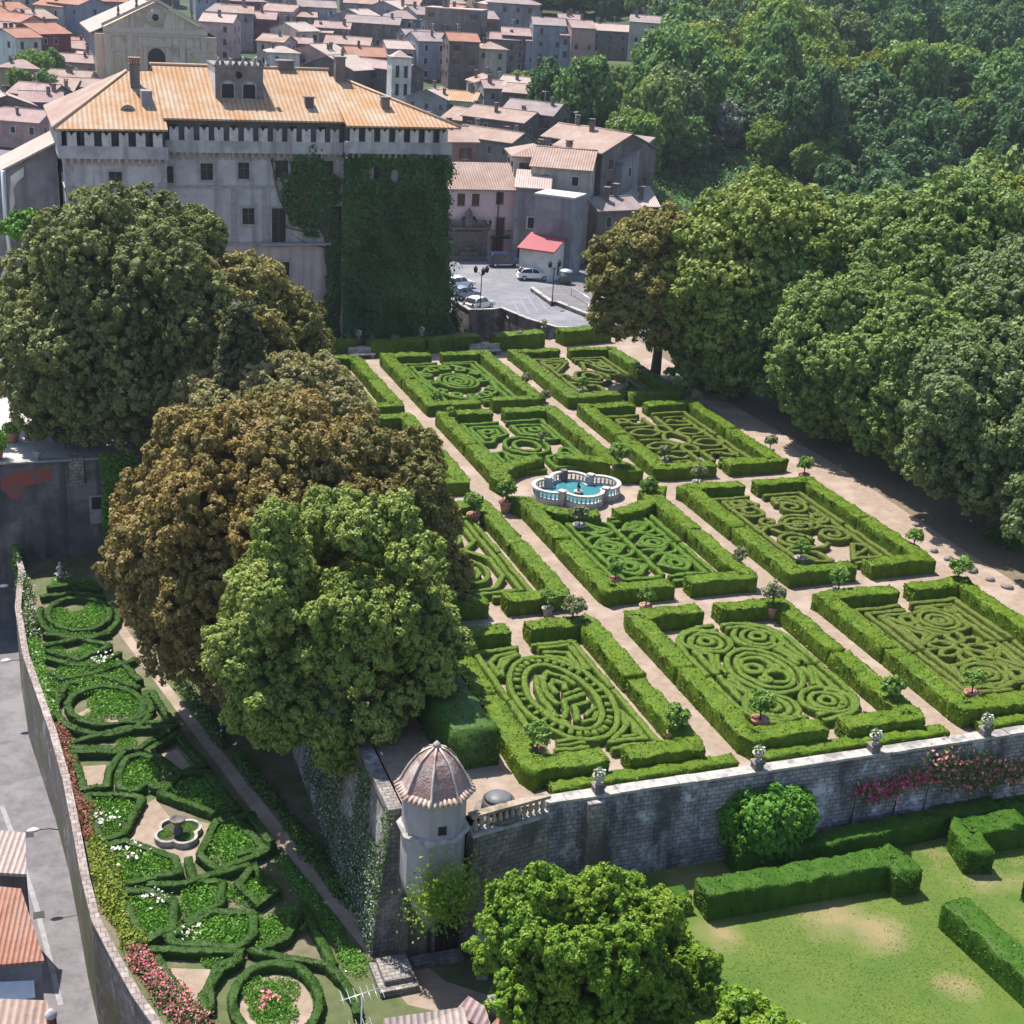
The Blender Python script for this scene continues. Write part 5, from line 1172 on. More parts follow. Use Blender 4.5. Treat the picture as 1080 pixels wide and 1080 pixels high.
# right hand grove beside the walk
for i, (lab, px, py, Y, base, rad, mt, nl, ls) in enumerate((
    ('olive-brown rounded holm oak beside the far right bed and the piazza road', 682, 300, 66, (26.2,67.5), (6.0,5.6,8.2), 'oak_olive', 28, .18),
    ('tall fresh green oak standing right of the olive-brown oak', 797, 300, 61, None, (9.6,8,10.6), 'oak_green', 38, .19),
    ('tall green oak with an upright crown behind the middle of the right walk', 925, 300, 60, None, (9.4,8,9.6), 'elm', 34, .19),
    ('short green tree filling the gap beside the olive-brown oak trunk', 752, 365, 62.5, (31.2,63), (4.6,4.6,6.0), 'elm', 22, .17),
    ('pale green spreading tree at the upper right edge', 1005, 270, 52, None, (8.6,7.4,7.6), 'elm', 30, .17),
    ('yellow-green tree at the right edge behind the grey oak', 1080, 262, 56, None, (7.2,6.4,7.4), 'yellowgreen', 26, .18))):
    c = aty(px, py, Y); b = base or (c[0]+.5, c[1]+.5)
    t = big(lab, c, (b[0], b[1], 0), rad, mt, nl, name='oak_tree', seed=20+i, leafsize=ls, per=25, clump=.56, trunk_r=.5, tintfn=patch(.18), low=-.75)
    offs(t, c[0]-b[0], c[1]-b[1])
for i, (lab, c, rad, mt, nl) in enumerate((('drooping green tree leaning low over the walk beside the bare gravel bed', (34.0,56,7.6), (7.2,6.4,7.4), 'elm', 30), ('broad green tree hanging over the walk beside the spiral bed', (34.2,46.5,7.8), (7.4,6.6,7.8), 'elm', 32),
    ('dim green tree with a yellow-green spray in the middle of the shaded walk', (35.5,37.5,8.2), (7.4,6.8,7.8), 'elm', 32), ('dark grey-green oak above the boulders at the right edge', (34.6,26.3,7.8), (7.2,6.6,7.6), 'greygreen', 32),
    ('deep green oak cut by the right edge, nearest of the grove', (35.6,16.8,7.6), (6.8,6.2,7.2), 'greygreen', 26), ('tall grey-green oak rising at the right edge behind the boulders oak', (46,38,11), (8.6,7.6,9.0), 'greygreen', 34), ('mid green oak between the upright oak and the spray tree', (43.5,49,10.5), (7.8,7,8.4), 'elm', 30))):
    big(lab, c, (c[0],c[1],0), rad, mt, nl, name='oak_tree', seed=60+i, leafsize=.155, per=28, clump=.52, trunk_r=.45, tintfn=patch(.18), low=-.85)
c = aty(975, 405, 38.2)
lob = ellipsoid_lobes(2.2,1.6,1.7,12,TR,.3,.5)
# undergrowth and small things in the shade of the grove
for i, (px, py, s) in enumerate(((1000,590,.5),(1012,596,.6),(1026,603,.55),(985,582,.5),(1044,612,.5),(1062,620,.55))):
    mb = MB(); mb.lathe([(.5,-.1),(.62,.15),(.5,.42),(.2,.55)], n=9, sx=RND.uniform(.8,1.2)); o = mb.build('rock', G['rubble'], None, at(px, py), RND.uniform(0,3))
    o.scale = (s*1.2, s, s); tag(o, 'dark boulder edging the shaded right walk', 'rock', 'boulders edging the right walk')
UB_ = [bush_mesh(1,1,.8,TR,L['shrub'],.09,150,nl=14) for _ in range(2)]
for i, (px, py, s) in enumerate(((1066,580,.8),(1045,572,.9))):
    p = at(px, py); t = thing('shrub', 'dark shrub growing in the shade under the right grove', 'shrub', p, i, 'shrubs in the shade of the grove')
    inst('foliage', UB_[i % 2], t, (0,0,.6*s), 0, s); 
# pale creeper on the end of the forecourt wall, and the bright clipped canopy by the gatehouse
t = thing('creeper', 'bright green creeper climbing the right end of the forecourt wall', 'creeper', (-26.8,52.0,-8))
P = np.stack([NR.normal(0,.75,5200)-.1, -np.abs(NR.normal(.25,.3,5200)), NR.uniform(0,8.6,5200)], 1); P[:,0] += .35*np.sin(P[:,2]*1.3); P = P[np.abs(P[:,0]) < 1.5]
inst('foliage', leaf_patch(P, np.tile([0,-1,.5],(len(P),1)), .13, L['ivy_light']), t)
MB().tube([(0,-.1,0),(.1,-.1,4),(-.1,-.1,8)], [.08,.06,.03], 6).build('stem', G['bark'], t)
p = aty(32, 240, 80); t = thing('pergola_tree', 'bright lime flat-topped tree beside the left flank of the castle', 'tree', (p[0], p[1], 0))
inst('crown', crown_mesh('crown', L['ivy_light'], ellipsoid_lobes(3.4,2.4,1.3,22,TR,.5,.8), .17, 24, TR, .7, .5), t, (0,0,p[2])); MB().tube([(0,0,-.2),(0,.1,4),(0,0,p[2]-.3)],[.22,.18,.12],8).build('trunk', G['bark'], t)
# lawn corner: the big lime tree in front of the wall, the round clipped bush and the lawn hedges
c = np.array([-11.6,-9.6,-3.7])
t = big('bushy lime green tree filling the lawn corner below the domed tower', c, (-11.4,-9.2,-8.0), (6.4,4.2,4.9), 'lime', 84, name='broadleaf_tree', seed=41, leafsize=.08, per=34, clump=.26, jag=.5, core=.42, rmin=.17, rmax=.28, tilt=.38, sub=5, trunk_r=.35, tintfn=patch(.4), low=-.85)
c = aty(800, 1070, -16.0)
big('smaller lime green tree cut by the bottom edge below the lawn', c-np.array([0,0,2.6]), (c[0],c[1],-8.0), (3.2,2.6,3.0), 'lime', 22, name='broadleaf_tree', seed=42, leafsize=.11, per=26, clump=.32, trunk_r=.25, low=-.85)
p = at(806, 905, -4.5); t = thing('clipped_bush', 'large round bright green clipped bush against the ashlar wall', 'bush', (p[0], p[1]+.4, -4.5))
lob = np.array([(0,0,2.0,1.9)]+[tuple(unit(TR.normal(0,1,3)*np.array([1,1,.8]))*np.array([2.15,1.55,1.6])+np.array([0,0,2.15]))+(TR.uniform(.55,.72),) for _ in range(70)])
inst('foliage', crown_mesh('foliage', leaf('clipped_bush_leaves', [(.05,.15,.012),(.09,.24,.02),(.16,.33,.04)], .25), lob, .075, 22, TR, .88, .24), t); MB().tube([(0,0,-.2),(0,0,1.2)],[.2,.15],8).build('trunk', G['bark'], t)
zl = -4.5
def lz(*pts): return [pz(px, py, zl) for px, py in pts]
for pts, w, h, lab in ((lz((738,962),(938,927),(955,945)), 1.5, 1.45, 'long lawn hedge with a hooked right end below the round bush'),
        (lz((1072,885),(1012,895),(1030,922)), 1.5, 1.45, 'L-shaped lawn hedge at the right edge above the lawn'), (lz((1002,975),(1110,1075)), 1.5, 1.45, 'diagonal lawn hedge running off the lower right corner'),
        (lz((770,918),(860,905),(1046,864)), 1.2, 1.2, 'long hedge along the foot of the ashlar wall under the roses'), (lz((1052,862),(1110,852)), 1.2, .95, 'short hedge end at the wall foot, right edge'), (lz((690,962),(722,955)), 1.1, .9, 'short hedge beside the gap left of the long lawn hedge'), (lz((1083,945),(1110,960)), 1.3, 1.1, 'hedge tip at the right edge of the lawn')):
    hedge('box_hedge', lab, 'hedge', pts, w, h, zl, L['lawn_box'], 'clipped hedges on the lower lawn', step=.28, leafd=170, leafsize=.06)
# grass blades over the lawn (uncountable)
n = 90000; P = np.stack([NR.uniform(-13,22,n), NR.uniform(-24,-1.8,n), np.full(n, zl+.02)], 1)
P = P[[noise.noise((a*.23, b*.23, 2.2)) < .1+RND.gauss(0,.25) for a, b, _ in P]]
V, Q = leaf_quads(P, np.tile([0,-.25,1],(len(P),1)), .05, NR, .5, .35)
tag(inst('lawn_grass', nmesh('lawn_grass', V, [Q], leaf('grass_blades', [(.10,.17,.018),(.13,.195,.024),(.20,.21,.05)], .25), np.clip(NR.normal(.42,.2,len(Q)),0,1))), 'short mown grass covering the lawn', 'grass', kind='stuff')
# climbing roses on the wall
def rose(label, pts, n, petal, spread=.45, leaves=5):
    A = np.array([aty(px, py, -2.15) for px, py in pts]); k = NR.integers(0, len(A)-1, n); u = NR.uniform(0,1,(n,1)); P = A[k]*(1-u)+A[k+1]*u
    P = P+NR.normal(0,1,(n,3))*np.array([spread,.08,spread*.8]); P[:,1] = np.minimum(P[:,1], -1.75-.07*(P[:,2]+4.5)*-.3)
    t = thing('climbing_rose', label, 'rose', P.mean(0)*[1,1,0]+[0,0,zl], 0, 'climbing roses on the ashlar wall'); o = np.array(t.location)
    LP = np.repeat(P, leaves, 0)+NR.normal(0,.2,(n*leaves,3))*np.array([1,.35,1]); LP[:,1] = np.minimum(LP[:,1], -1.72)
    inst('foliage', leaf_patch(LP-o, np.tile([0,-1,.4],(len(LP),1)), .085, L['rose_leaf'] if leaves > 4 else L['shrub'], 'foliage'), t)
    inst('flowers', leaf_patch(P-o, np.tile([0,-1,.5],(n,1)), .125, L[petal], 'flowers'), t)
    MB().tube([tuple(A[0]*[1,1,0]+[0,.2,zl]-o), tuple(A[0]-o), tuple(A[-1]-o)], [.05,.035,.02], 5).build('stem', G['bark'], t)
rose('magenta climbing rose low on the wall left of the others', [(905,830),(922,838),(936,832),(948,828)], 320, 'petal_magenta', .36, 2)
rose('magenta rose sprays in the middle of the wall', [(950,822),(965,820),(978,822)], 200, 'petal_magenta', .3, 2)
rose('pink climbing rose trailing over the wall top at right', [(985,805),(1005,815),(1030,812),(1050,820),(1085,810)], 620, 'petal_pink', .6, 5)
# ivy fringe hanging on the side retaining wall, pale flowered
n = 9000; yy = NR.uniform(-1,15,n); zz = NR.uniform(-7.5,.3,n); keep = np.array([noise.noise((a*.25,b*.3,1)) > -.12 for a,b in zip(yy,zz)]); yy, zz = yy[keep], zz[keep]
P = np.stack([TL-.15-.8*(.35-zz)/8.0-np.abs(NR.normal(0,.14,len(yy))), yy, zz],1)
t = thing('wall_ivy', 'grey-green ivy curtain with pale blossom hanging on the side wall behind the tower', 'ivy', (TL, 7, -8)); o = np.array(t.location)
inst('foliage', leaf_patch(P-o, np.tile([-1,0,.4],(len(P),1)), .09, L['ivy']), t)
k = NR.uniform(0,1,len(P)) < .045*(1+np.clip(-zz,0,6)); inst('flowers', leaf_patch(P[k]-o-np.array([.1,0,0]), np.tile([-1,0,.5],(k.sum(),1)), .055, leaf('pale_blossom', [(.34,.36,.36),(.45,.46,.46)], .2), 'flowers'), t)
P = np.array(aty(470, 945, -4.2))+NR.normal(0,1,(2600,3))*np.array([.8,.3,.8]); P = P[P[:,1] < -3.2]
t = thing('creeper', 'fresh green creeper spilling over the base of the domed tower', 'creeper', P.mean(0)); o = np.array(t.location); inst('foliage', leaf_patch(P-o, np.tile([0,-1,.5],(len(P),1)), .085, L['lime']), t)
# ------------------------------------------------------------------ the lower flower garden
z8 = -8.0
def s3(pts, ox_=0, oy=540, k=3.0): return [pz(ox_+x/k, oy+y/k, z8) for x, y in pts]
def s36(pts): return s3(pts, 0, 780, 3.6)
def elp(cx, cy, rx, ry, a0=0, a1=360, n=26): return [(cx+rx*math.cos(math.radians(t)), cy-ry*math.sin(math.radians(t))) for t in np.linspace(a0, a1, n)]
LB = [
 (s3([(568,932),(640,905),(678,832),(745,965),(600,940)], 0, 570, 2.118), 1, 'triangular box hedge round a shaded plot near the tower steps'),
 (s3([(735,968),(768,1000),(795,1045),(800,1075)], 0, 570, 2.118), 0, 'outer curved box hedge right of the round rose ring'),
 (s3([(490,640),(560,625),(610,700),(530,715)], 0, 570, 2.118), 0, 'short shaded box hedge between the walk and the large bed'),
 (s36([(790,1075),(770,1000),(840,900),(905,865)]), 0, 'outer curved box hedge left of the round rose ring'),
 (s3([(440,785),(400,800),(375,850),(380,890),(430,903),(468,878),(500,893),(540,868),(530,830),(495,798)]), 1, 'heart-shaped box hedge with green plants inside'),
 (s3([(275,915),(320,1060),(390,1040),(452,925),(380,912)]), 1, 'five-cornered box bed left of the small fountain'),
 (s3([(510,910),(570,850),(652,842),(752,958),(682,975)]), 1, 'five-cornered box bed right of the heart'),
 (s36([(758,465),(822,330),(880,305),(1010,450),(830,518)]), 1, 'large shaded box bed right of the small fountain'),
 (s36([(392,425),(480,412),(665,472),(682,530),(440,578)]), 1, 'pointed box bed of bright plants below the small fountain'),
 (s36([(462,602),(560,600),(662,642),(658,740),(547,792)]), 1, 'box bed with white flowers near the lower left'),
 (s36([(640,775),(800,682),(960,680),(968,765),(900,818),(655,798)]), 1, 'box bed with a white flower clump in the lower middle'),
 (s36([(715,475),(735,560),(845,570),(835,650),(700,720)]), 0, 'angled box hedge strip in the middle of the shaded beds'),
 (s36([(560,575),(700,575),(800,540),(950,500)]), 0, 'thin box hedge leading towards the shaded walk'),
 (s36([(905,575),(962,505),(1055,600),(980,648)]), 1, 'diamond box bed in the shade by the walk'),
 (s36([(572,822),(905,835),(905,860),(830,885),(795,960),(800,1050)]), 0, 'box hedge hook round the bare plot at the bottom'),
 (s36([(592,850),(640,930),(705,1010),(760,1075)]), 0, 'straight box hedge beside the pink roses'),
 (s3([(228,778),(268,895),(338,888),(345,842),(390,778)]), 1, 'box hedge round a bare gravel plot left of the heart'),
 (s3([(212,752),(392,702),(552,698),(440,768),(232,765)]), 1, 'crossing box hedge band above the heart'),
 (s3([(472,772),(560,720),(648,818),(570,843)]), 1, 'triangular box hedge round bare gravel right of the heart'),
 (s3(elp(335,630,120,60)[:-1]), 1, 'inner oval box hedge ring round a grassy bed'),
 (s3(elp(328,638,150,84,150,345)), 0, 'outer oval box hedge hugging the inner ring'),
 (s3([(418,683),(482,642),(458,592),(482,586),(543,683)]), 1, 'small kinked box hedge beside the walk right of the oval'),
 (s3([(430,480),(395,500),(445,552)]), 0, 'short box hedge at the walk edge above the oval'),
 (s3(elp(250,338,98,52)[:-1]), 1, 'far oval box hedge ring under the bronze oak'),
 (s3(elp(250,345,125,72,160,380)), 0, 'far outer oval box hedge round the far ring'),
 (s3([(140,440),(240,418),(350,398)]), 0, 'slanting box hedge in the far crossed bands'), (s3([(140,402),(240,412),(350,440)]), 0, 'second slanting box hedge crossing the far bands'),
 (s3([(148,456),(250,484),(350,440)]), 0, 'shallow V box hedge below the far crossed bands'), (s3([(150,478),(215,500),(300,505),(380,462)]), 0, 'curved box hedge line above the grassy strip'),
 (s3([(150,520),(200,545),(300,528),(400,492)]), 0, 'curved box hedge line below the grassy strip'), (s3([(195,590),(215,560),(330,535),(440,575)]), 0, 'arched box hedge capping the oval bed'),
 (s3([(130,285),(240,270),(330,285)]), 0, 'farthest box hedge line near the forecourt wall'), (s3([(150,255),(240,245),(320,262)]), 0, 'box hedge line at the wall foot of the lower garden'),
 (s36(elp(1048,1020,165,145)[:-1]), 1, 'large round box hedge ring with roses inside at the bottom'),
]
LG = 'low box hedges of the lower garden'
# gravel walk and bare plots
sheet('garden_path', [pz(px, py, z8) for px, py in ((116,655),(140,688),(200,768),(262,850),(330,935),(400,1022),(430,1060),(520,1080),(545,1060),(470,1035),(445,1015),(425,1015),(405,1000),(340,925),(275,843),(212,765),(152,690),(128,655))], z8+.006, G['gravel'])
for k, q in enumerate((s36([(455,350),(545,250),(590,225),(640,290),(800,320),(760,470),(690,470),(480,410)]), s3([(262,805),(335,800),(330,880),(275,885)]), s3([(500,775),(560,750),(610,815),(570,830)]), s36([(620,868),(825,875),(790,960),(790,1060),(740,1030)]), s36(elp(1048,1020,140,125)[:-1]), s3([(330,745),(440,728),(400,765),(320,765)]), s3([(245,640),(300,610),(420,650),(340,685)]))):
    sheet('gravel_plot', q, z8+.012+.002*k, G['gravel'])
for pts, cl, lab in LB:
    hedge('box_hedge', lab, 'hedge', pts, .44, .50, z8, L['low'], LG, bool(cl), step=.22, leafd=260, leafsize=.045, jit=.025, rnd=.07)
# planting inside the beds: one clump of plants is a thing
HM = []
for k in range(4):
    n = 1300; a = NR.uniform(0, 2*math.pi, n); r = NR.uniform(0, 1, n)**.5; hh = NR.uniform(.05, .5, n)*(1-.4*r)
    HM.append(leaf_patch(np.stack([r*np.cos(a), r*np.sin(a), hh], 1), np.stack([np.cos(a), np.sin(a), np.full(n, .6)], 1), .062, L['herb'], 'foliage', NR, (.5,.25), 1.1))
FM = []
for mt in ('petal_white', 'petal_pink'):
    n = 46; a = NR.uniform(0, 2*math.pi, n); r = NR.uniform(0, .8, n); FM.append(leaf_patch(np.stack([r*np.cos(a), r*np.sin(a), NR.uniform(.5,.8,n)], 1), np.tile([0,-.3,1],(n,1)), .09, L[mt], 'flowers'))
pl = [((450,835),1.2,0),((470,865),.9,0),((415,850),.9,0),((345,950),1.2,0),((350,1000),1.0,1),((380,940),.8,0),((600,890),1.2,0),((650,910),1.1,0),((690,940),.9,0),((350,610),1.3,0),((390,625),1.2,0),((300,655),.7,0),((220,370),1.2,0),((270,350),1.3,0),((260,400),.9,0),((240,470),1.0,0),((290,440),.8,0),((230,510),1.0,0),((290,510),1.1,0),((330,490),1.0,1),((260,560),1.2,0),((320,550),1.2,0),((210,545),.9,0),((400,735),.6,0),((380,520),.9,0),((400,560),.8,0),((360,560),.9,0),((200,225),.8,1),((260,235),.9,0),((165,450),.8,0),((310,310),.9,0),((180,330),.9,0)]
pl2 = [((500,480),1.2,1),((560,490),1.2,0),((610,510),1.0,0),((530,530),1.0,0),((520,650),1.1,0),((600,640),.9,1),((560,720),1.1,0),((610,700),.9,0),((720,765),.8,1),((800,740),1.2,0),((870,725),1.2,0),((930,715),1.0,0),((780,600),1.1,0),((820,590),.9,0),((750,640),.9,0),((860,420),1.2,0),((930,420),1.2,0),((880,370),1.0,0),((960,590),1.0,0),((1000,590),.9,0),((850,510),.5,1),((830,830),.8,0),((1030,750),1.0,0),((1090,700),1.0,0),((980,960),.8,0),((1020,1010),.9,2),((1070,960),.8,0),((1050,1050),.9,0),((1000,1040),.6,2)]
PLANTS = [(pz(x/3, 540+y/3, z8), s, f) for (x, y), s, f in pl]+[(pz(x/3.6, 780+y/3.6, z8), s, f) for (x, y), s, f in pl2]
for i, (p, s, f) in enumerate(PLANTS):
    t = thing('bedding_plant', ('leafy bedding plants growing inside a lower garden box bed', 'leafy bedding plants with white flowers in a lower garden box bed', 'rose bush with pink flowers inside the round ring bed')[f], 'plant', (p[0], p[1], z8), i*1.3, 'bedding plants in the lower garden')
    t.scale = (s*1.12, s*1.12, s*1.1); inst('foliage', HM[i % 4], t)
    if f: inst('flowers', FM[f-1], t)
# small fountain of the lower garden
p = pz(188, 882, z8); t = thing('small_fountain', 'mossy quatrefoil basin with a stone urn amid water plants', 'fountain', (p[0], p[1], z8), .4)
mb = MB(); n = 72; A = quatre(.75, [(.62,0),(-.62,0),(0,.62),(0,-.62)], n); B = quatre(.58, [(.62,0),(-.62,0),(0,.62),(0,-.62)], n)
v = [(x,y,0) for x,y in A]+[(x,y,.38) for x,y in A]+[(x,y,.05) for x,y in B]+[(x,y,.38) for x,y in B]; f = []
for i in range(n): j = (i+1) % n; f += [(i,j,n+j,n+i),(2*n+j,2*n+i,3*n+i,3*n+j),(n+i,n+j,3*n+j,3*n+i)]
mb.add(v, f); mb.build('basin', G['coping'], t)
mb = MB(); mb.add([(x,y,.2) for x,y in B], [tuple(range(n))]); mb.build('water', surf('dark_pond_water', (.05,.06,.035), (.08,.075,.04), sc=2, rough=.1), t)
mb = MB(); mb.lathe([(.3,.0),(.26,.5),(.16,.6),(.22,.8),(.42,1.05),(.46,1.15),(.40,1.18),(.36,1.08),(.1,1.0)], n=18); mb.build('urn', G['grotto'], t)
for a, r in ((2.6,.75),(.3,.8),(5.2,.7)):
    inst('water_plant', HM[int(a) % 4], t, (r*math.cos(a), r*math.sin(a), .15), a, .45)
# planting along the lane wall: creeper fringe, roses
def strip(label, name, pts, n, w, h, leafm, size, petal=None, pn=0, z0=z8, group=None):
    A = np.array([np.array([*pz(px, py, z0), z0]) for px, py in pts]); k = NR.integers(0, len(A)-1, n); u = NR.uniform(0,1,(n,1)); P = A[k]*(1-u)+A[k+1]*u
    lump = np.array([.65+.6*noise.noise((q[0]*.5, q[1]*.5, 3)) for q in P])
    d = unit(NR.normal(0,1,(n,3))); d[:,2] = np.abs(d[:,2]); P = P+d*np.array([w/2,w/2,h])*(NR.uniform(.4,1,n)*lump)[:,None]
    t = thing(name, label, 'creeper' if 'creeper' in label else 'bush', A.mean(0), 0, group); o = np.array(t.location)
    inst('foliage', leaf_patch(P-o, d+np.array([0,0,.3]), size, L[leafm]), t)
    if petal:
        q = P[NR.integers(0, n, pn)]+NR.normal(0,.08,(pn,3)); q[:,2] += .06; inst('flowers', leaf_patch(q-o, np.tile([-.2,-.3,1],(pn,1)), size*1.0, L[petal], 'flowers'), t)
strip('pink rose bush thick with blossom at the bottom left wall', 'rose_bush', [(146,1012),(165,1035),(185,1062),(215,1090)], 3400, 2.2, 1.3, 'rose_leaf', .07, 'petal_pink', 1700)
strip('magenta rose bush at the upper end of the pink roses', 'rose_bush', [(142,1005),(155,1025),(168,1050)], 900, 1.3, 1.2, 'rose_leaf', .075, 'petal_magenta', 420)
strip('yellow-green creeper hanging inside the lane wall by the lower beds', 'wall_creeper', [(100,870),(112,920),(126,965),(148,1003)], 8000, 2.4, 1.1, 'yellowgreen', .085)
strip('reddish creeper on the lane wall beside the heart bed', 'wall_creeper', [(60,768),(70,800),(84,850),(96,885)], 4600, 2.0, 1.1, 'petal_red', .075)
strip('leafy climbing shrub on the lane wall beside the oval bed', 'wall_creeper', [(34,680),(46,725),(56,760)], 5000, 2.2, 1.9, 'herb', .075, 'petal_white', 160)
strip('tall white rambling rose against the lane wall at upper left', 'rose_bush', [(24,620),(30,650),(34,680)], 4600, 2.0, 2.8, 'rose_leaf', .08, 'petal_white', 520)
strip('pale leafy climber at the top corner of the lane wall', 'wall_creeper', [(16,580),(20,610)], 1500, 1.2, 2.6, 'citrus', .10)
strip('yellow-green tufts beside the small kinked hedge', 'wall_creeper', [(48,700),(60,735)], 900, .8, .6, 'yellowgreen', .09) if 0 else None
strip('low green planting between the shaded beds and the walk', 'border_shrub', [(296,905),(322,940),(352,985),(380,1025)], 6000, 1.9, .5, 'herb', .06, 'petal_white', 50)
strip('dark leafy border along the foot of the side wall', 'border_shrub', [(250,800),(300,860),(345,925),(400,985)], 6500, 1.7, 1.0, 'shrub', .09)
strip('leafy shrubs with pale flowers under the bronze oak by the walk', 'border_shrub', [(170,690),(185,715),(215,755),(235,790)], 3200, 1.6, 1.5, 'shrub', .09, 'petal_white', 60)
# small statue at the far end of the lower garden
p = pz(64, 615, z8); t = thing('garden_statue', 'small white stone figure on a pedestal before the forecourt wall', 'statue', (p[0], p[1], z8)); t.scale = (.75,.75,.75)
MB().box(-.3,.3,-.3,.3,0,.9).box(-.36,.36,-.36,.36,.9,1.0).build('pedestal', G['rubble'], t)
mb = MB(); mb.lathe([(.24,1.0),(.22,1.3),(.16,1.6),(.22,1.85),(.14,2.0),(.08,2.06),(.13,2.16),(.11,2.3),(.02,2.36)], n=12); mb.tube([(.18,0,1.85),(.36,-.05,1.7),(.3,-.2,1.85)], [.07,.055,.04], 6); mb.tube([(-.18,0,1.85),(-.34,-.05,1.6),(-.2,-.2,1.5)], [.07,.055,.04], 6); mb.build('figure', G['marble'], t)
# forecourt: potted plants, urn, pieces of garden furniture
for px, py, k, lab in ((14,470,'terracotta','terracotta pot with a small palm on the forecourt edge'), (-3,488,'terracotta','dark spiky plant in a terracotta pot at the left edge of the forecourt')):
    p = at(px, py-4); t = thing('potted_plant', lab, 'potted plant', p); s = 1.35; t.scale = (s,s,s)
    q = inst('pot', PM, t); inst('rim', RM, q); inst('crown', HM[0], t, (0,0,.6), 0, (.6,.6,1.4) if px > 0 else (.7,.7,2.6))
p = at(41, 490); t = thing('stone_urn', 'small planted stone urn on the forecourt wall', 'urn', (p[0], 52.8, .12)); inst('bowl', UB, t, (0,0,-.6)); inst('foliage', HM[1], t, (0,0,.5), 0, .35)
p = at(86, 474); t = thing('garden_table', 'grey metal table in the shade of the huge oak', 'table', p, .3)
mb = MB(); mb.box(-.6,.6,-.45,.45,.70,.75); mb.build('table_top', G['metal_pale'], t)
for sx in (-1,1):
    for sy in (-1,1): MB().box(sx*.5-.03, sx*.5+.03, sy*.35-.03, sy*.35+.03, 0, .699).build('leg', G['metal_dark'], t)
for px, py, a, c, lab in ((88,466,0,'metal_pale','pale garden chair behind the grey table'), (72,473,1.6,'metal_dark','dark garden chair left of the grey table'), (102,472,-1.6,'metal_dark','dark garden chair right of the grey table')):
    p = at(px, py); t = thing('garden_chair', lab, 'chair', p, a)
    MB().box(-.24,.24,-.24,.24,.42,.46).build('seat', G[c], t); MB().box(-.24,.24,.2,.24,.461,.95).build('backrest', G[c], t)
    for sx in (-1,1):
        for sy in (-1,1): MB().box(sx*.2-.02, sx*.2+.02, sy*.2-.02, sy*.2+.02, 0, .419).build('leg', G['metal_dark'], t)
# ------------------------------------------------------------------ houses
WN = MB(); WN.box(-.62,.62,-.06,.02,-.80,-.68,0); WN.box(-.60,-.46,-.05,.02,-.68,.72,0); WN.box(.46,.60,-.05,.02,-.68,.72,0); WN.box(-.60,.60,-.05,.02,.72,.86,0); WN.box(-.46,.46,-.015,.02,-.68,.72,1)
WN_G = WN.mesh('window', [G['trim'], G['glass']]); WN_W = WN.mesh('window', [G['merlon'], G['void']])
WS = MB(); WS.box(-.5,.5,-.02,.02,-.72,.75,1); WS.box(-.98,-.5,-.07,-.021,-.72,.75,0); WS.box(.5,.98,-.07,-.021,-.72,.75,0); WS.box(-.6,.6,-.1,.02,-.84,-.721,2)
WN_S = WS.mesh('window', [G['shutter'], G['glass'], G['trim']])
WC = MB(); WC.box(-.5,.5,-.05,.02,-.72,.75,0); WC.box(-.6,.6,-.1,.02,-.84,-.721,1); WN_C = WC.mesh('window', [G['shutter'], G['trim']])
WMESH = [WN_G, WN_W, WN_S, WN_C, WN_G]
CHM = MB(); CHM.box(-.3,.3,-.3,.3,-.8,1.0); CHM.box(-.38,.38,-.38,.38,1.0,1.1); CHM.box(-.3,-.2,-.3,.3,1.1,1.4); CHM.box(.2,.3,-.3,.3,1.1,1.4); CHM.box(-.4,.4,-.38,.38,1.4,1.5)
CHM = CHM.mesh('chimney', G['w_stone'])
AER = MB(); AER.tube([(0,0,-.5),(0,0,2.2)], .03, 5); AER.tube([(-.7,0,2.1),(.7,0,2.15)], .02, 4)
for k in range(6): AER.tube([(-.6+k*.24,-.3,2.12),(-.6+k*.24,.3,2.12)], .014, 4)
AER = AER.mesh('aerial', G['metal_pale'])
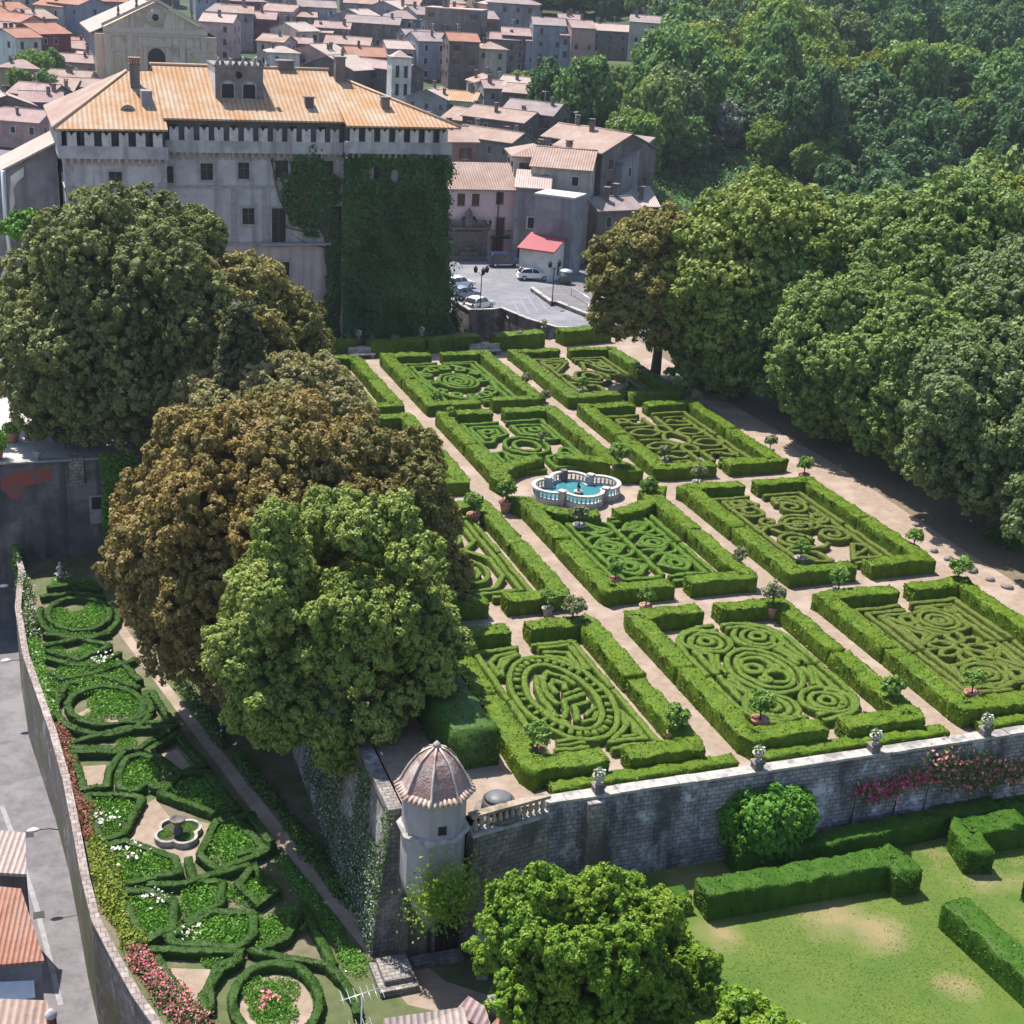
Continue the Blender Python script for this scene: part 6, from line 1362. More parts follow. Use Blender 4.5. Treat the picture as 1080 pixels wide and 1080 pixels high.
def house(label, base, rot, w, d, H, roof, wk, rk, rng, group=None, nwin=True, chim=True, pitch=.36, name='town_house', cat='house', ov=.45):
    """base = middle of the front wall at its foot; local -Y is the front"""
    t = thing(name, label, cat, base, rot, group)
    x0, x1, y0, y1 = -w/2, w/2, 0, d
    mb = MB(); ridge = H
    if roof == 'g': ridge = H+pitch*d/2
    elif roof == 'e': ridge = H+pitch*w/2
    elif roof == 's': ridge = H+pitch*.75*d
    elif roof == 'h': ridge = H+pitch*min(w, d)/2
    A = [(x0,y0),(x1,y0),(x1,y1),(x0,y1)]
    if roof in 'hf': mb.prism(A, -3, H)
    elif roof == 'g': mb.add([(x0,y0,-3),(x0,y1,-3),(x0,y1,H),(x0,d/2,ridge),(x0,y0,H),(x1,y0,-3),(x1,y1,-3),(x1,y1,H),(x1,d/2,ridge),(x1,y0,H)], [(0,4,3,2,1),(5,6,7,8,9),(0,5,9,4),(1,2,7,6),(4,9,8,3),(3,8,7,2)])
    elif roof == 'e': mb.add([(x0,y0,-3),(x1,y0,-3),(x1,y0,H),(0,y0,ridge),(x0,y0,H),(x0,y1,-3),(x1,y1,-3),(x1,y1,H),(0,y1,ridge),(x0,y1,H)], [(0,1,2,3,4),(5,9,8,7,6),(0,4,9,5),(1,6,7,2),(4,3,8,9),(3,2,7,8)])
    else: mb.add([(x0,y0,-3),(x1,y0,-3),(x1,y0,H),(x0,y0,H),(x0,y1,-3),(x1,y1,-3),(x1,y1,ridge),(x0,y1,ridge)], [(0,1,2,3),(5,4,7,6),(0,3,7,4),(1,5,6,2),(3,2,6,7)])
    mb.build('wall', wk if not isinstance(wk, str) else G['w_'+wk], t)
    mb = MB(); e = ov; T = .16; u = .10
    if roof == 'g':
        s = pitch*e
        mb.slab([(x0-e*.5,y0-e,H-s+u+T),(x1+e*.5,y0-e,H-s+u+T),(x1+e*.5,d/2,ridge+u+T),(x0-e*.5,d/2,ridge+u+T)], T); mb.slab([(x0-e*.5,d/2,ridge+u+T),(x1+e*.5,d/2,ridge+u+T),(x1+e*.5,y1+e,H-s+u+T),(x0-e*.5,y1+e,H-s+u+T)], T)
        mb.tube([(x0-e*.5,d/2,ridge+u+T),(x1+e*.5,d/2,ridge+u+T)], .13, 6)
    elif roof == 'e':
        s = pitch*e
        mb.slab([(x0-e,y0-e*.5,H-s+u+T),(0,y0-e*.5,ridge+u+T),(0,y1+e*.5,ridge+u+T),(x0-e,y1+e*.5,H-s+u+T)], T); mb.slab([(0,y0-e*.5,ridge+u+T),(x1+e,y0-e*.5,H-s+u+T),(x1+e,y1+e*.5,H-s+u+T),(0,y1+e*.5,ridge+u+T)], T)
        mb.tube([(0,y0-e*.5,ridge+u+T),(0,y1+e*.5,ridge+u+T)], .13, 6)
    elif roof == 's':
        k = pitch*.75; mb.slab([(x0-e*.5,y0-e,H-k*e+u+T),(x1+e*.5,y0-e,H-k*e+u+T),(x1+e*.5,y1+e*.5,ridge+k*e*.5+u+T),(x0-e*.5,y1+e*.5,ridge+k*e*.5+u+T)], T)
    elif roof == 'h':
        m_ = min(w, d)/2; s = pitch*e; zz = H-s+u+T
        if w >= d: a, b = (x0+m_, d/2, ridge+u+T), (x1-m_+.001, d/2, ridge+u+T)
        else: a, b = (0, m_, ridge+u+T), (0, d-m_, ridge+u+T)
        c = [(x0-e,y0-e,zz),(x1+e,y0-e,zz),(x1+e,y1+e,zz),(x0-e,y1+e,zz)]
        if w >= d: qs = [[c[0],c[1],b,a],[c[1],c[2],b],[c[2],c[3],a,b],[c[3],c[0],a]]
        else: qs = [[c[0],c[1],a],[c[1],c[2],b,a],[c[2],c[3],b],[c[3],c[0],a,b]]
        for q in qs: mb.slab(q, T)
    else: mb.box(x0-.15,x1+.15,y0-.15,y1+.15,H+.002,H+.25)
    rf = mb.build('roof', G['roof_'+rk] if isinstance(rk, str) else rk, t)
    if chim:
        for _ in range(rng.choice((1, 1, 2))):
            cx = rng.uniform(x0*.7, x1*.7); cy = rng.uniform(.25, .75)*d
            rz = {'g': ridge-pitch*abs(cy-d/2), 'e': ridge-pitch*abs(cx), 's': H+pitch*.75*cy}.get(roof, H+.3)
            inst('chimney', CHM, rf, (cx, cy, rz+.3), rng.uniform(0, 1.5), rng.uniform(.8, 1.15))
    if chim and rng.random() < .4: inst('aerial', AER, rf, (rng.uniform(x0*.5, x1*.5), d*.5, ridge if roof in 'gsh' else H+.3), rng.uniform(0, 3))
    if nwin:
        wm = rng.choice(WMESH); fl = max(1, int(H/2.9))
        n = max(1, int(w/2.9))
        for f in range(fl):
            z = H-1.5-f*2.9
            if z < .9: continue
            for k in range(n):
                if rng.random() < .22: continue
                inst('window', wm, t, (x0+w*(k+.5)/n+rng.uniform(-.2,.2), y0-.001, z), 0, (rng.uniform(.75,.95), 1, rng.uniform(.75,1.0)))
        nd = max(1, int(d/3.4))
        for side, x in ((-1, x0), (1, x1)):
            for f in range(fl):
                z = H-1.5-f*2.9
                if z < .9: continue
                for k in range(nd):
                    if rng.random() < .35: continue
                    inst('window', wm, t, (x+side*.001, d*(k+.5)/nd+rng.uniform(-.2,.2), z), side*math.pi/2, (.8, 1, .85))
    return t
ORD = ['first','second','third','fourth','fifth','sixth','seventh','eighth','ninth','tenth','eleventh','twelfth','thirteenth','fourteenth']
WCOL = dict(grey='grey', stone='brownish stone', cream='cream', white='white', brown='dark brown', pink='pink', ochre='ochre', blue='blue-grey', red='dark red', rose='dusky rose')
RCOL = dict(tan='tan tiled', pale='pale tiled', red='red tiled', grey='greyed tile', pink='pinkish tiled', gold='golden tiled')
HR = random.Random(23)
# groups of rows: (phrase, [(eave px, eave py, width m, depth m, turn deg, roof, wall, roof colour, eave height m), ...])
TOWN = [
 ('in the top left terrace', [(6,14,7,9,62,'g','blue','red',9),(22,12,7,9,62,'g','white','red',9),(36,24,8,10,62,'e','rose','red',9),(10,34,8,9,60,'g','grey','pink',9),(58,36,9,10,60,'g','red','red',8.5),(46,20,8,9,60,'g','blue','tan',9),(30,40,7,8,60,'g','white','red',9),(80,8,8,10,60,'e','cream','red',10)]),
 ('in the row beyond the church', [(66,4,8,9,20,'g','stone','tan',10),(100,6,9,12,55,'e','blue','red',11),(118,2,8,10,30,'g','grey','red',10),(142,-4,9,9,10,'g','stone','pink',10),(40,-4,9,9,40,'g','cream','red',10),(8,-8,10,9,40,'g','rose','red',10)]),
 ('in the cluster beside the church', [(70,48,7,8,8,'g','rose','red',5),(88,52,8,7,-5,'g','pink','pink',5),(78,66,10,7,2,'g','rose','pink',5),(62,84,12,8,3,'g','cream','tan',4.5),(18,72,8,7,5,'h','ochre','pink',6),(92,60,6,6,0,'s','white','pale',4),(86,92,9,7,12,'g','stone','pink',4)]),
 ('among roofs beside the castle', [(30,100,9,9,-12,'g','stone','pink',5),(8,112,10,10,30,'e','brown','pale',6),(44,108,8,8,20,'g','grey','pink',5),(14,128,10,9,-8,'g','rose','pink',5),(58,97,7,7,5,'s','brown','tan',4)]),
 ('behind the castle belvedere', [(300,32,9,8,-30,'e','cream','pale',7),(270,20,10,8,5,'g','red','pink',7),(318,18,8,8,10,'g','stone','tan',7),(332,34,9,7,-4,'g','grey','pale',6),(350,30,9,7,2,'g','stone','pink',7),(368,20,12,9,-25,'e','grey','pale',8),(292,12,9,8,-15,'g','pink','tan',8),(250,14,8,8,10,'g','grey','tan',9),(335,8,10,8,15,'g','blue','grey',9)]),
 ('behind the castle ridge', [(326,58,12,9,-30,'e','rose','pale',5.5),(345,72,14,10,-28,'e','brown','pale',5),(366,47,11,8,0,'g','cream','tan',5.5),(388,60,9,9,20,'g','brown','red',6),(397,72,16,7,-38,'g','brown','pink',5),(300,56,7,6,20,'h','white','pale',6),(285,44,7,7,-15,'g','pink','tan',6),(312,46,8,6,10,'g','stone','pink',5)]),
 ('above the white bell tower', [(392,25,14,8,-2,'g','stone','grey',8),(426,20,13,9,4,'h','grey','grey',8),(446,40,8,8,25,'g','blue','grey',8),(424,52,7,8,18,'g','pink','pale',7),(404,10,11,9,-15,'e','grey','pale',9),(440,14,9,9,0,'h','stone','pale',9),(380,4,9,8,0,'g','grey','tan',9)]),
 ('on the upper slope', [(455,16,9,9,35,'g','grey','grey',9),(470,26,7,8,30,'g','white','grey',8),(478,10,14,9,-8,'f','stone','pale',14),(496,22,7,8,30,'g','grey','pale',8),(512,20,7,9,22,'g','stone','grey',11),(540,4,13,9,-6,'h','grey','grey',13),(458,44,8,9,28,'g','blue','grey',9),(474,48,7,8,25,'g','blue','pale',8)]),
 ('on the middle slope', [(490,44,7,8,15,'g','brown','red',11),(519,52,7,7,10,'h','cream','tan',9),(498,74,9,7,-14,'h','stone','pale',4),(531,42,8,7,8,'g','stone','pink',8),(549,38,9,8,4,'g','brown','pink',9),(570,44,7,7,3,'g','blue','tan',8)]),
 ('in the terrace against trees', [(580,27,8,8,8,'g','blue','grey',12),(594,32,6,7,6,'g','grey','grey',10),(602,22,6,7,6,'g','stone','pink',10),(604,38,6,7,6,'g','blue','pink',10),(616,30,6,8,14,'g','rose','pink',12),(644,33,11,8,6,'g','stone','pale',7),(680,24,8,8,-6,'g','cream','grey',10)]),
 ('on the lower slope', [(545,92,9,9,-16,'g','stone','pale',5),(565,100,14,8,-12,'g','brown','tan',6),(596,97,7,7,4,'s','grey','pale',6),(600,122,8,7,-14,'h','grey','pale',5),(530,94,8,7,14,'g','grey','pink',4.5),(518,88,7,7,20,'e','white','tan',4)]),
 ('right of the castle eaves', [(490,128,10,9,-28,'g','stone','tan',6),(520,126,13,8,-30,'g','brown','tan',7.5),(508,147,12,7,-30,'g','stone','tan',7),(522,150,9,6,-28,'g','grey','tan',6.5),(476,106,10,8,-8,'g','cream','gold',5),(450,104,9,8,-20,'e','grey','pale',5),(556,120,10,9,-20,'g','brown','grey',8.5)]),
]
BY = []
for phrase, rows in TOWN:
    order = sorted(range(len(rows)), key=lambda i: rows[i][0])
    for i, (px, py, w, d, rot, rf, wk, rk, H) in enumerate(rows):
        n = order.index(i)
        P = hit(px, py, H); lab = '%s house, %s roof, %s from left %s' % (WCOL[wk], RCOL[rk].replace(' tiled','').replace(' tile','') if rf != 'f' else 'flat', ORD[n], phrase)
        house(lab, (P[0], P[1], P[2]-H), math.radians(rot)-YAW, w, d, H, rf, wk, rk, HR, 'town houses '+phrase)
# the farthest houses, one beyond another up to the skyline
FH = random.Random(5); spots = []
for k in range(900):
    s_, t_ = FH.uniform(300, 560), FH.uniform(-190, 70)
    x = CAM[0]+s_*math.sin(YAW)+t_*math.cos(YAW); y = CAM[1]+s_*math.cos(YAW)-t_*math.sin(YAW); z = terrain(x, y); px, py = proj((x, y, z+7))
    if not (-25 < px < 550 and -22 < py < 34) or (px > 500 and py > 16) or (88 < px < 225 and py > -12): continue
    if any((x-a)**2+(y-b)**2 < 100 for a, b in spots+[tuple(o.location[:2]) for o in bpy.data.objects if o.name.startswith('town_house') and o.parent is None]): continue
    spots.append((x, y)); wk = FH.choice(list(WCOL)); rk = FH.choice(('tan','pale','grey','pink','grey','red'))
    house('distant %s house with %s roof near the top edge' % (WCOL[wk], RCOL[rk]), (x, y, z-.5), FH.uniform(-.6,.6)-YAW*.5, FH.uniform(8,12), FH.uniform(7,10), FH.uniform(6,10), FH.choice('ggheg'), wk, rk, FH, 'distant %s %s town houses' % (wk, rk))
# white bell tower amid the roofs
P = hit(424, 62, 11); t = thing('bell_tower', 'small white bell tower with tall slit openings among the roofs', 'tower', (P[0], P[1], P[2]-11), -YAW+.35)
MB().box(-2.1,2.1,0,4.2,-3,11).build('wall', G['w_white'], t); mb = MB(); mb.box(-2.4,2.4,-.3,4.5,11.001,11.35); mb.lathe([(2.5,11.352),(.1,12.6)], (0,2.1,0), 4, ph=math.pi/4, smooth=False); mb.build('roof', G['roof_pale'], t)
for x in (-.9,.9):
    for z in (3.6,7.2): mb = MB(); mb.box(x-.38,x+.38,-.04,.02,z,z+2.4); mb.build('window', G['void'], t)
# trees in the town
TT_ = np.random.default_rng(77)
TM = [crown_mesh('crown', L[k], two_level(4,4,3.6,12,TT_,.32,.5,-.6,.15,4), .30, 10, TT_, .7, .85) for k in ('wood3','wood3','wood1')]
TKM = trunk_mesh(4, .25, 2.4, TT_).mesh('trunk', G['bark'])
for i, (px, py, s, wh) in enumerate(((42,68,.9,'left of the church'),(30,60,.7,'left of the church'),(52,60,.75,'left of the church'),(6,50,.8,'at the left edge'),(20,78,.6,'left of the church'),(48,80,.6,'left of the church'),(440,6,.8,'above the grey roofs'))):
    P = hit(px, py, 6); t = thing('town_tree', 'small bright green tree among the houses '+wh, 'tree', (P[0], P[1], P[2]-6), i, 'trees among the town houses')
    inst('crown', TM[i % 3], t, (0,0,5.0), 0, s); inst('trunk', TKM, t)
# ------------------------------------------------------------------ the church
P = hit(163, 96, 0.5); PE = np.array([P[0], P[1]])
def cpt(px, py): return aty(px, py, CHY)
CHY = P[1]; base = terrain(P[0], P[1])
aL, aR = aty(110,30,CHY), aty(217,28,CHY); cw = aR[0]-aL[0]; cxm = (aL[0]+aR[0])/2
zc_, zp = aty(163,30,CHY)[2], aty(163,2,CHY)[2]; zb = base-1
CH = thing('church', 'ochre church front with a wide pediment, round window and dark arched door', 'church', (cxm, CHY, zb))
H = zc_-zb; RH = zp-zc_; hw = cw/2
mb = MB(); mb.add([(-hw,0,0),(hw,0,0),(hw,0,H),(0,0,H+RH),(-hw,0,H),(-hw,3,0),(hw,3,0),(hw,3,H),(0,3,H+RH),(-hw,3,H)], [(0,1,2,3,4),(5,9,8,7,6),(0,4,9,5),(1,6,7,2),(4,3,8,9),(3,2,7,8)]); mb.build('facade', G['church'], CH)
mb = MB(); mb.box(-hw-1.9,hw+2.4,3.001,34,0,H-1.2); mb.build('nave_wall', G['w_grey'], CH)
mb = MB(); mb.box(-hw-1.88,-hw-.001,1.2,3,0,H-1.5); mb.box(hw+.001,hw+2.38,1.2,3,0,H-1.5); mb.build('side_wall', G['church'], CH)
mb = MB(); ww = hw+2.8
mb.slab([(-ww,2.2,H-1.4),(0,3.01,H+RH-.5),(0,34.5,H+RH-.5),(-ww,34.5,H-1.4)], .25); mb.slab([(0,3.01,H+RH-.5),(ww+.4,2.2,H-1.4),(ww+.4,34.5,H-1.4),(0,34.5,H+RH-.5)], .25); mb.build('roof', G['roof_pale'], CH)
mb = MB()
for x in (-hw+.55,-hw*.52,hw*.52,hw-.55): mb.box(x-.55,x+.55,-.28,-.001,0,H-1.6); mb.box(x-.7,x+.7,-.36,-.001,H-2.2,H-1.61)
mb.build('pilaster', G['church_trim'], CH)
mb = MB(); mb.box(-hw-.3,hw+.3,-.55,-.001,H-1.0,H+.0); mb.box(-hw-.1,hw+.1,-.3,-.001,H-1.6,H-1.001)
L2 = math.hypot(hw+.5, RH); an = math.atan2(RH, hw+.3)
for s in (-1, 1):
    mb.add([(s*(hw+.6),-.6,H+.002),(s*(hw+.6),.0-.001,H+.002),(0,-.001,H+RH+.15),(0,-.6,H+RH+.15),(s*(hw+.6),-.6,H+.7),(s*(hw+.6),-.001,H+.7),(0,-.001,H+RH+.85),(0,-.6,H+RH+.85)], [(0,1,2,3),(7,6,5,4),(0,3,7,4),(1,5,6,2),(0,4,5,1),(2,6,7,3)] if s < 0 else [(3,2,1,0),(4,5,6,7),(4,7,3,0),(2,6,5,1),(1,5,4,0),(3,7,6,2)])
mb.build('cornice', G['church_trim'], CH)
rz = H+RH*.42; mb = MB(); R90 = Matrix.Translation((0,-.02,rz)) @ Matrix.Rotation(math.pi/2,4,'X')
mb.lathe([(1.9,0),(1.9,.22)], n=28, mat=R90); q = mb.build('round_window', G['church_trim'], CH)
mb = MB(); mb.lathe([(1.35,.221),(1.35,.26)], n=24, m=0, mat=R90); mb.lathe([(.7,.261),(.7,.29)], n=20, m=1, mat=R90)
for k in range(8): a = k*math.pi/4; mb.tube([(.7*math.cos(a),-.27,rz+.7*math.sin(a)),(1.35*math.cos(a),-.27,rz+1.35*math.sin(a))], .09, 5, 0)
mb.build('pane', [G['church_trim'], G['void']], q)
def arch(mb, xc, w, z0, z1, y, m, n=10): pts = [(xc-w/2,z0)]+[(xc+w/2*math.cos(a), z1+w/2*math.sin(a)) for a in np.linspace(math.pi,0,n)]+[(xc+w/2,z0)]; mb.add([(p[0],y,p[1]) for p in pts], [tuple(range(len(pts)))], m)
zd = aty(163,74,CHY)[2]-zb; zt = aty(163,60,CHY)[2]-zb
mb = MB(); arch(mb, 0, 3.6, 0, zt, -.06, 0); d_ = mb.build('door', G['void'], CH)
mb = MB()
for x in (-2.3,2.3): mb.box(x-.35,x+.35,-.4,-.001,0,zt+2.0)
mb.box(-3,3,-.45,-.001,zt+2.1,zt+2.5); mb.add([(-3.2,-.5,zt+2.501),(3.2,-.5,zt+2.501),(0,-.5,zt+4.0),(-3.2,-.01,zt+2.501),(3.2,-.01,zt+2.501),(0,-.01,zt+4.0)], [(0,1,2),(0,2,5,3),(1,4,5,2),(0,3,4,1)]); mb.build('door_surround', G['church_trim'], d_)
for x in (-hw*.76,hw*.76):
    mb = MB(); arch(mb, x, 1.7, zt-5, zt-.6, -.05, 1); mb.box(x-1.5,x-1.0,-.22,-.001,zt-6,zt+1.0,0); mb.box(x+1.0,x+1.5,-.22,-.001,zt-6,zt+1.0,0); mb.box(x-1.6,x+1.6,-.25,-.001,zt+1.001,zt+1.3,0)
    mb.add([(x-1.8,-.3,zt+1.31),(x+1.8,-.3,zt+1.31),(x,-.3,zt+2.2)], [(0,1,2)], 0); mb.build('niche', [G['church_trim'], surf('niche_ochre', (.52,.36,.22), (.45,.31,.19), sc=2)], CH)
for f in (-.72,-.36,.36,.72):
    x = f*hw; z = H+RH*(1-abs(f))+.7; mb = MB(); mb.lathe([(.35,0),(.35,.5),(.16,.6),(.3,1.2),(.24,1.7),(.1,2.1),(.14,2.5),(.04,3.3)], n=8); mb.build('pinnacle', G['grotto'], CH, (x,-.3,z))

# ------------------------------------------------------------------ round the piazza
PB = at(505, 272); c2 = math.radians(2)
t = thing('pink_house', 'pink plastered house with tan tiled roof facing the piazza', 'house', (26.5,124.7,0), -c2*2)
MB().box(-5.3,5.3,0,9,-1,9.2).build('wall', G['pinkhouse'], t)
mb = MB(); mb.slab([(-5.7,-.6,9.15),(5.8,-.6,9.15),(5.0,5.0,11.9),(-5.0,5.0,11.9)], .2); mb.slab([(-5,5.0,11.9),(5,5.0,11.9),(5.8,9.6,9.2),(-5.7,9.6,9.2)], .2); mb.slab([(5.8,-.58,9.14),(5.8,9.6,9.19),(5.0,5.0,11.89)], .2); mb.build('roof', G['roof_tan'], t)
def on(o, px, py, Y): q = aty(px, py, Y); return (q[0]-o.location.x, q[2]-o.location.z)
for px, py in ((487,211),(502,211),(527,209)):
    x, z = on(t, px, py, 124.6); inst('window', WN_C, t, (x,-.001,z), 0, (1.0,1,1.05))
x, z = on(t, 527, 239, 124.6); mb = MB(); mb.box(-.55,.55,-.06,.02,-1.2,1.2,0); mb.box(-.7,-.55,-.09,.02,-1.2,1.35,1); mb.box(.55,.7,-.09,.02,-1.2,1.35,1); mb.box(-.55,.55,-.09,.02,1.2,1.35,1); mb.build('balcony_door', [G['shutter'], G['trim']], t, (x,0,z))
mb = MB(); mb.box(-1.3,1.3,-.95,-.001,-1.45,-1.28)
for k in range(14): mb.box(-1.28+k*.19,-1.25+k*.19,-.93,-.9,-1.279,-.4)
mb.box(-1.3,1.3,-.95,-.88,-.4,-.34); mb.box(-1.3,-1.24,-.88,-.001,-.4,-.34); mb.box(1.24,1.3,-.88,-.001,-.4,-.34); b_ = mb.build('balcony', G['metal_dark'], t, (x,0,z))
inst('flower_box', HM[1], b_, (-.9,-.75,-1.2), 0, .5); inst('flower_box', HM[2], b_, (.95,-.75,-1.2), 0, .5)
x, z = on(t, 524, 262, 124.6); mb = MB(); arch(mb, 0, 1.5, -1.6, .6, -.05, 0); arch(mb, 0, 1.9, -1.6, .65, -.03, 1); mb.build('arched_door', [G['door_red'], G['trim']], t, (x,0,1.5))
MB().tube([(2.35,-.12,0),(2.35,-.12,9.1)], .07, 6).build('downpipe', G['metal_dark'], t)
x, z = on(t, 516, 231, 124.6); mb = MB(); mb.tube([(0,0,0),(0,-.6,.15),(0,-.7,-.1)], .03, 5); mb.lathe([(.08,-.6),(.2,-.2),(.1,-.08)], (0,-.7,0), 8); mb.build('wall_lantern', G['metal_dark'], t, (x,0,z))
# baroque wall fountain on the pink house
q = at(493, 273); t = thing('wall_fountain', 'dark baroque wall fountain with scrolled crown against the pink house', 'fountain', (q[0], 124.5, 0), -c2*2)
mb = MB(); mb.box(-2.3,2.3,-.5,.1,0,3.7); mb.box(-2.6,-1.8,-.7,.1,0,3.9); mb.box(1.8,2.6,-.7,.1,0,3.9); mb.build('back_wall', G['grotto'], t)
mb = MB(); mb.box(-2.9,2.9,-.85,.12,3.901,4.3); mb.tube([(-2.8,-.4,4.3),(-2.2,-.4,4.9),(-1.2,-.4,4.8),(-.6,-.4,5.6)], [.4,.35,.3,.2], 8); mb.tube([(2.8,-.4,4.3),(2.2,-.4,4.9),(1.2,-.4,4.8),(.6,-.4,5.6)], [.4,.35,.3,.2], 8); mb.lathe([(.7,4.3),(.75,5.2),(.4,5.7),(.5,6.1),(.2,6.5),(.05,6.7)], (0,-.35,0), 10); mb.build('crest', G['grotto'], t)
mb = MB(); mb.box(-3.0,3.0,-2.0,-.701,0,.55); mb.box(-1.2,1.2,-1.5,-.702,.551,1.1); mb.lathe([(.5,1.1),(.7,1.6),(.75,1.7),(.1,1.65)], (0,-1.0,0), 12); mb.build('basin', G['grotto'], t)
# grey block and shed, houses stepping up behind
def hp(label, px, py, Y0, w, d, rot, roof, wk, rk, H=None, **kw):
    """front eave middle at a pixel, standing at depth Y0"""
    q = aty(px, py, Y0); return house(label, (q[0], Y0, 0), math.radians(rot), w, d, q[2], roof, wk, rk, HR, **kw)
t = hp('tall grey rendered block with flat pale top beside the pink house', 585, 208, 113.5, 5.2, 4.2, -42, 'f', 'grey', surf('pale_flat_roof', (.45,.42,.41), (.36,.34,.33), sc=2), nwin=False, chim=False, name='house')
inst('window', WN_W, t, (-3.101, 3.0, t.children[0].dimensions.z*.5), -math.pi/2, (1.1,1,.9)) if 0 else None
t = hp('grey house with a lean-to tiled roof and a white window next to the pink house', 562, 199, 119.5, 4.4, 5, -22, 's', 'grey', 'pale', nwin=False, chim=False, name='house')
inst('window', WN_W, t, (.1,-.01,5.6), 0, (1.1,1,1.0)); mb = MB(); arch(mb, 0, 2.2, 0, 2.2, -.05, 0); mb.build('archway', G['void'], t, (-.4,0,0))
t = hp('low white shed with a painted red sheet roof behind the white car', 566, 264, 111.0, 4.6, 4.0, -42, 's', 'white', 'sheet', nwin=False, chim=False, name='shed'); 
inst('window', WN_C, t, (2.302,2.0,1.4), math.pi/2, (.5,1,1.1))
hp('pale cream house with a hipped tan roof above the grey block', 566, 166, 126, 6.0, 7, -12, 'h', 'cream', 'tan', name='house'); hp('stone house with tan roof and a covered loggia above the flat top', 592, 178, 121.5, 8, 10, -28, 'g', 'cream', 'tan', name='house')
hp('tall brown stone house with long tan roof stepping behind the loggia house', 610, 158, 128, 8.5, 12, -62, 'g', 'stone', 'tan', name='house'); hp('tall grey stone house with a big dark arch at the cliff edge', 630, 168, 128, 8, 9, -50, 's', 'grey', 'grey', name='house', chim=False)
hp('upper tan-roofed house behind the stone cliff houses', 600, 148, 138, 9, 8, -55, 'g', 'brown', 'tan', name='house'); hp('small low brown house with rusty roof below the cliff houses', 654, 222, 118, 7, 6, 10, 'g', 'stone', 'grey', name='house'); hp('little house with a pale roof next to the olive-brown oak', 672, 218, 122, 6, 6, -10, 's', 'stone', 'pale', name='house')
hp('brown stone house hidden behind the castle roof edge', 468, 150, 135, 10, 8, 4, 'g', 'stone', 'tan', name='house')
# building left of the castle with long sloping roof
t = thing('house', 'grey house with a slanting roof edge and peeled plaster patch left of the castle', 'house', (-31.5,92,0), -.03)
pa, pb = aty(-14,190,92), aty(59,149,92); o = np.array([-31.5,92,0]); xa, xb, za, zb_ = pa[0]-o[0], pb[0]-o[0], pa[2], pb[2]; xm = xa+.42*(xb-xa)*0
mb = MB(); mb.add([(xa,0,-4),(xb,0,-4),(xb,0,zb_),(xa,0,za),(xa,9,-4),(xb,9,-4),(xb,9,zb_),(xa,9,za)], [(0,1,2,3),(5,4,7,6),(0,3,7,4),(1,5,6,2),(3,2,6,7)]); mb.build('wall', surf('stained_grey_render', (.215,.205,.215), (.15,.14,.15), sc=.7, bump=.3, c3=(.10,.095,.10), sc3=.3, streak=(.11,.10,.105)), t)
mb = MB(); mb.slab([(xa-.3,-.5,za+.15),(xb+.2,-.5,zb_+.15),(xb+.2,9.4,zb_+.15),(xa-.3,9.4,za+.15)], .2); mb.build('roof', G['roof_pale'], t)
mb = MB(); pp = [aty(px,py,92) for px, py in ((11,186),(25,176),(25,186),(18,192),(14,200),(16,214),(12,226),(10,226))]; mb.add([(p[0]-o[0],-.006,p[2]) for p in pp], [tuple(range(len(pp)-1,-1,-1))]); mb.build('plaster_patch', G['w_white'], t)
MB().tube([(xa+1.6,-.1,-3),(xa+1.6,-.1,za+.4)], .1, 6).build('downpipe', G['metal_pale'], t)
hp('rose house with flat tiled roof at the left edge by the castle', 10, 195, 97, 7, 9, 10, 'g', 'rose', 'pink', name='house')
MB_ = MB(); MB_.tube([tuple(aty(3,180,90)), tuple(aty(6,230,90)), tuple(aty(10,262,90)), tuple(aty(2,300,90))], .22, 8); tag(MB_.build('drain_pipe', G['metal_pale']), 'pale bent pipe running down at the left edge', 'pipe')
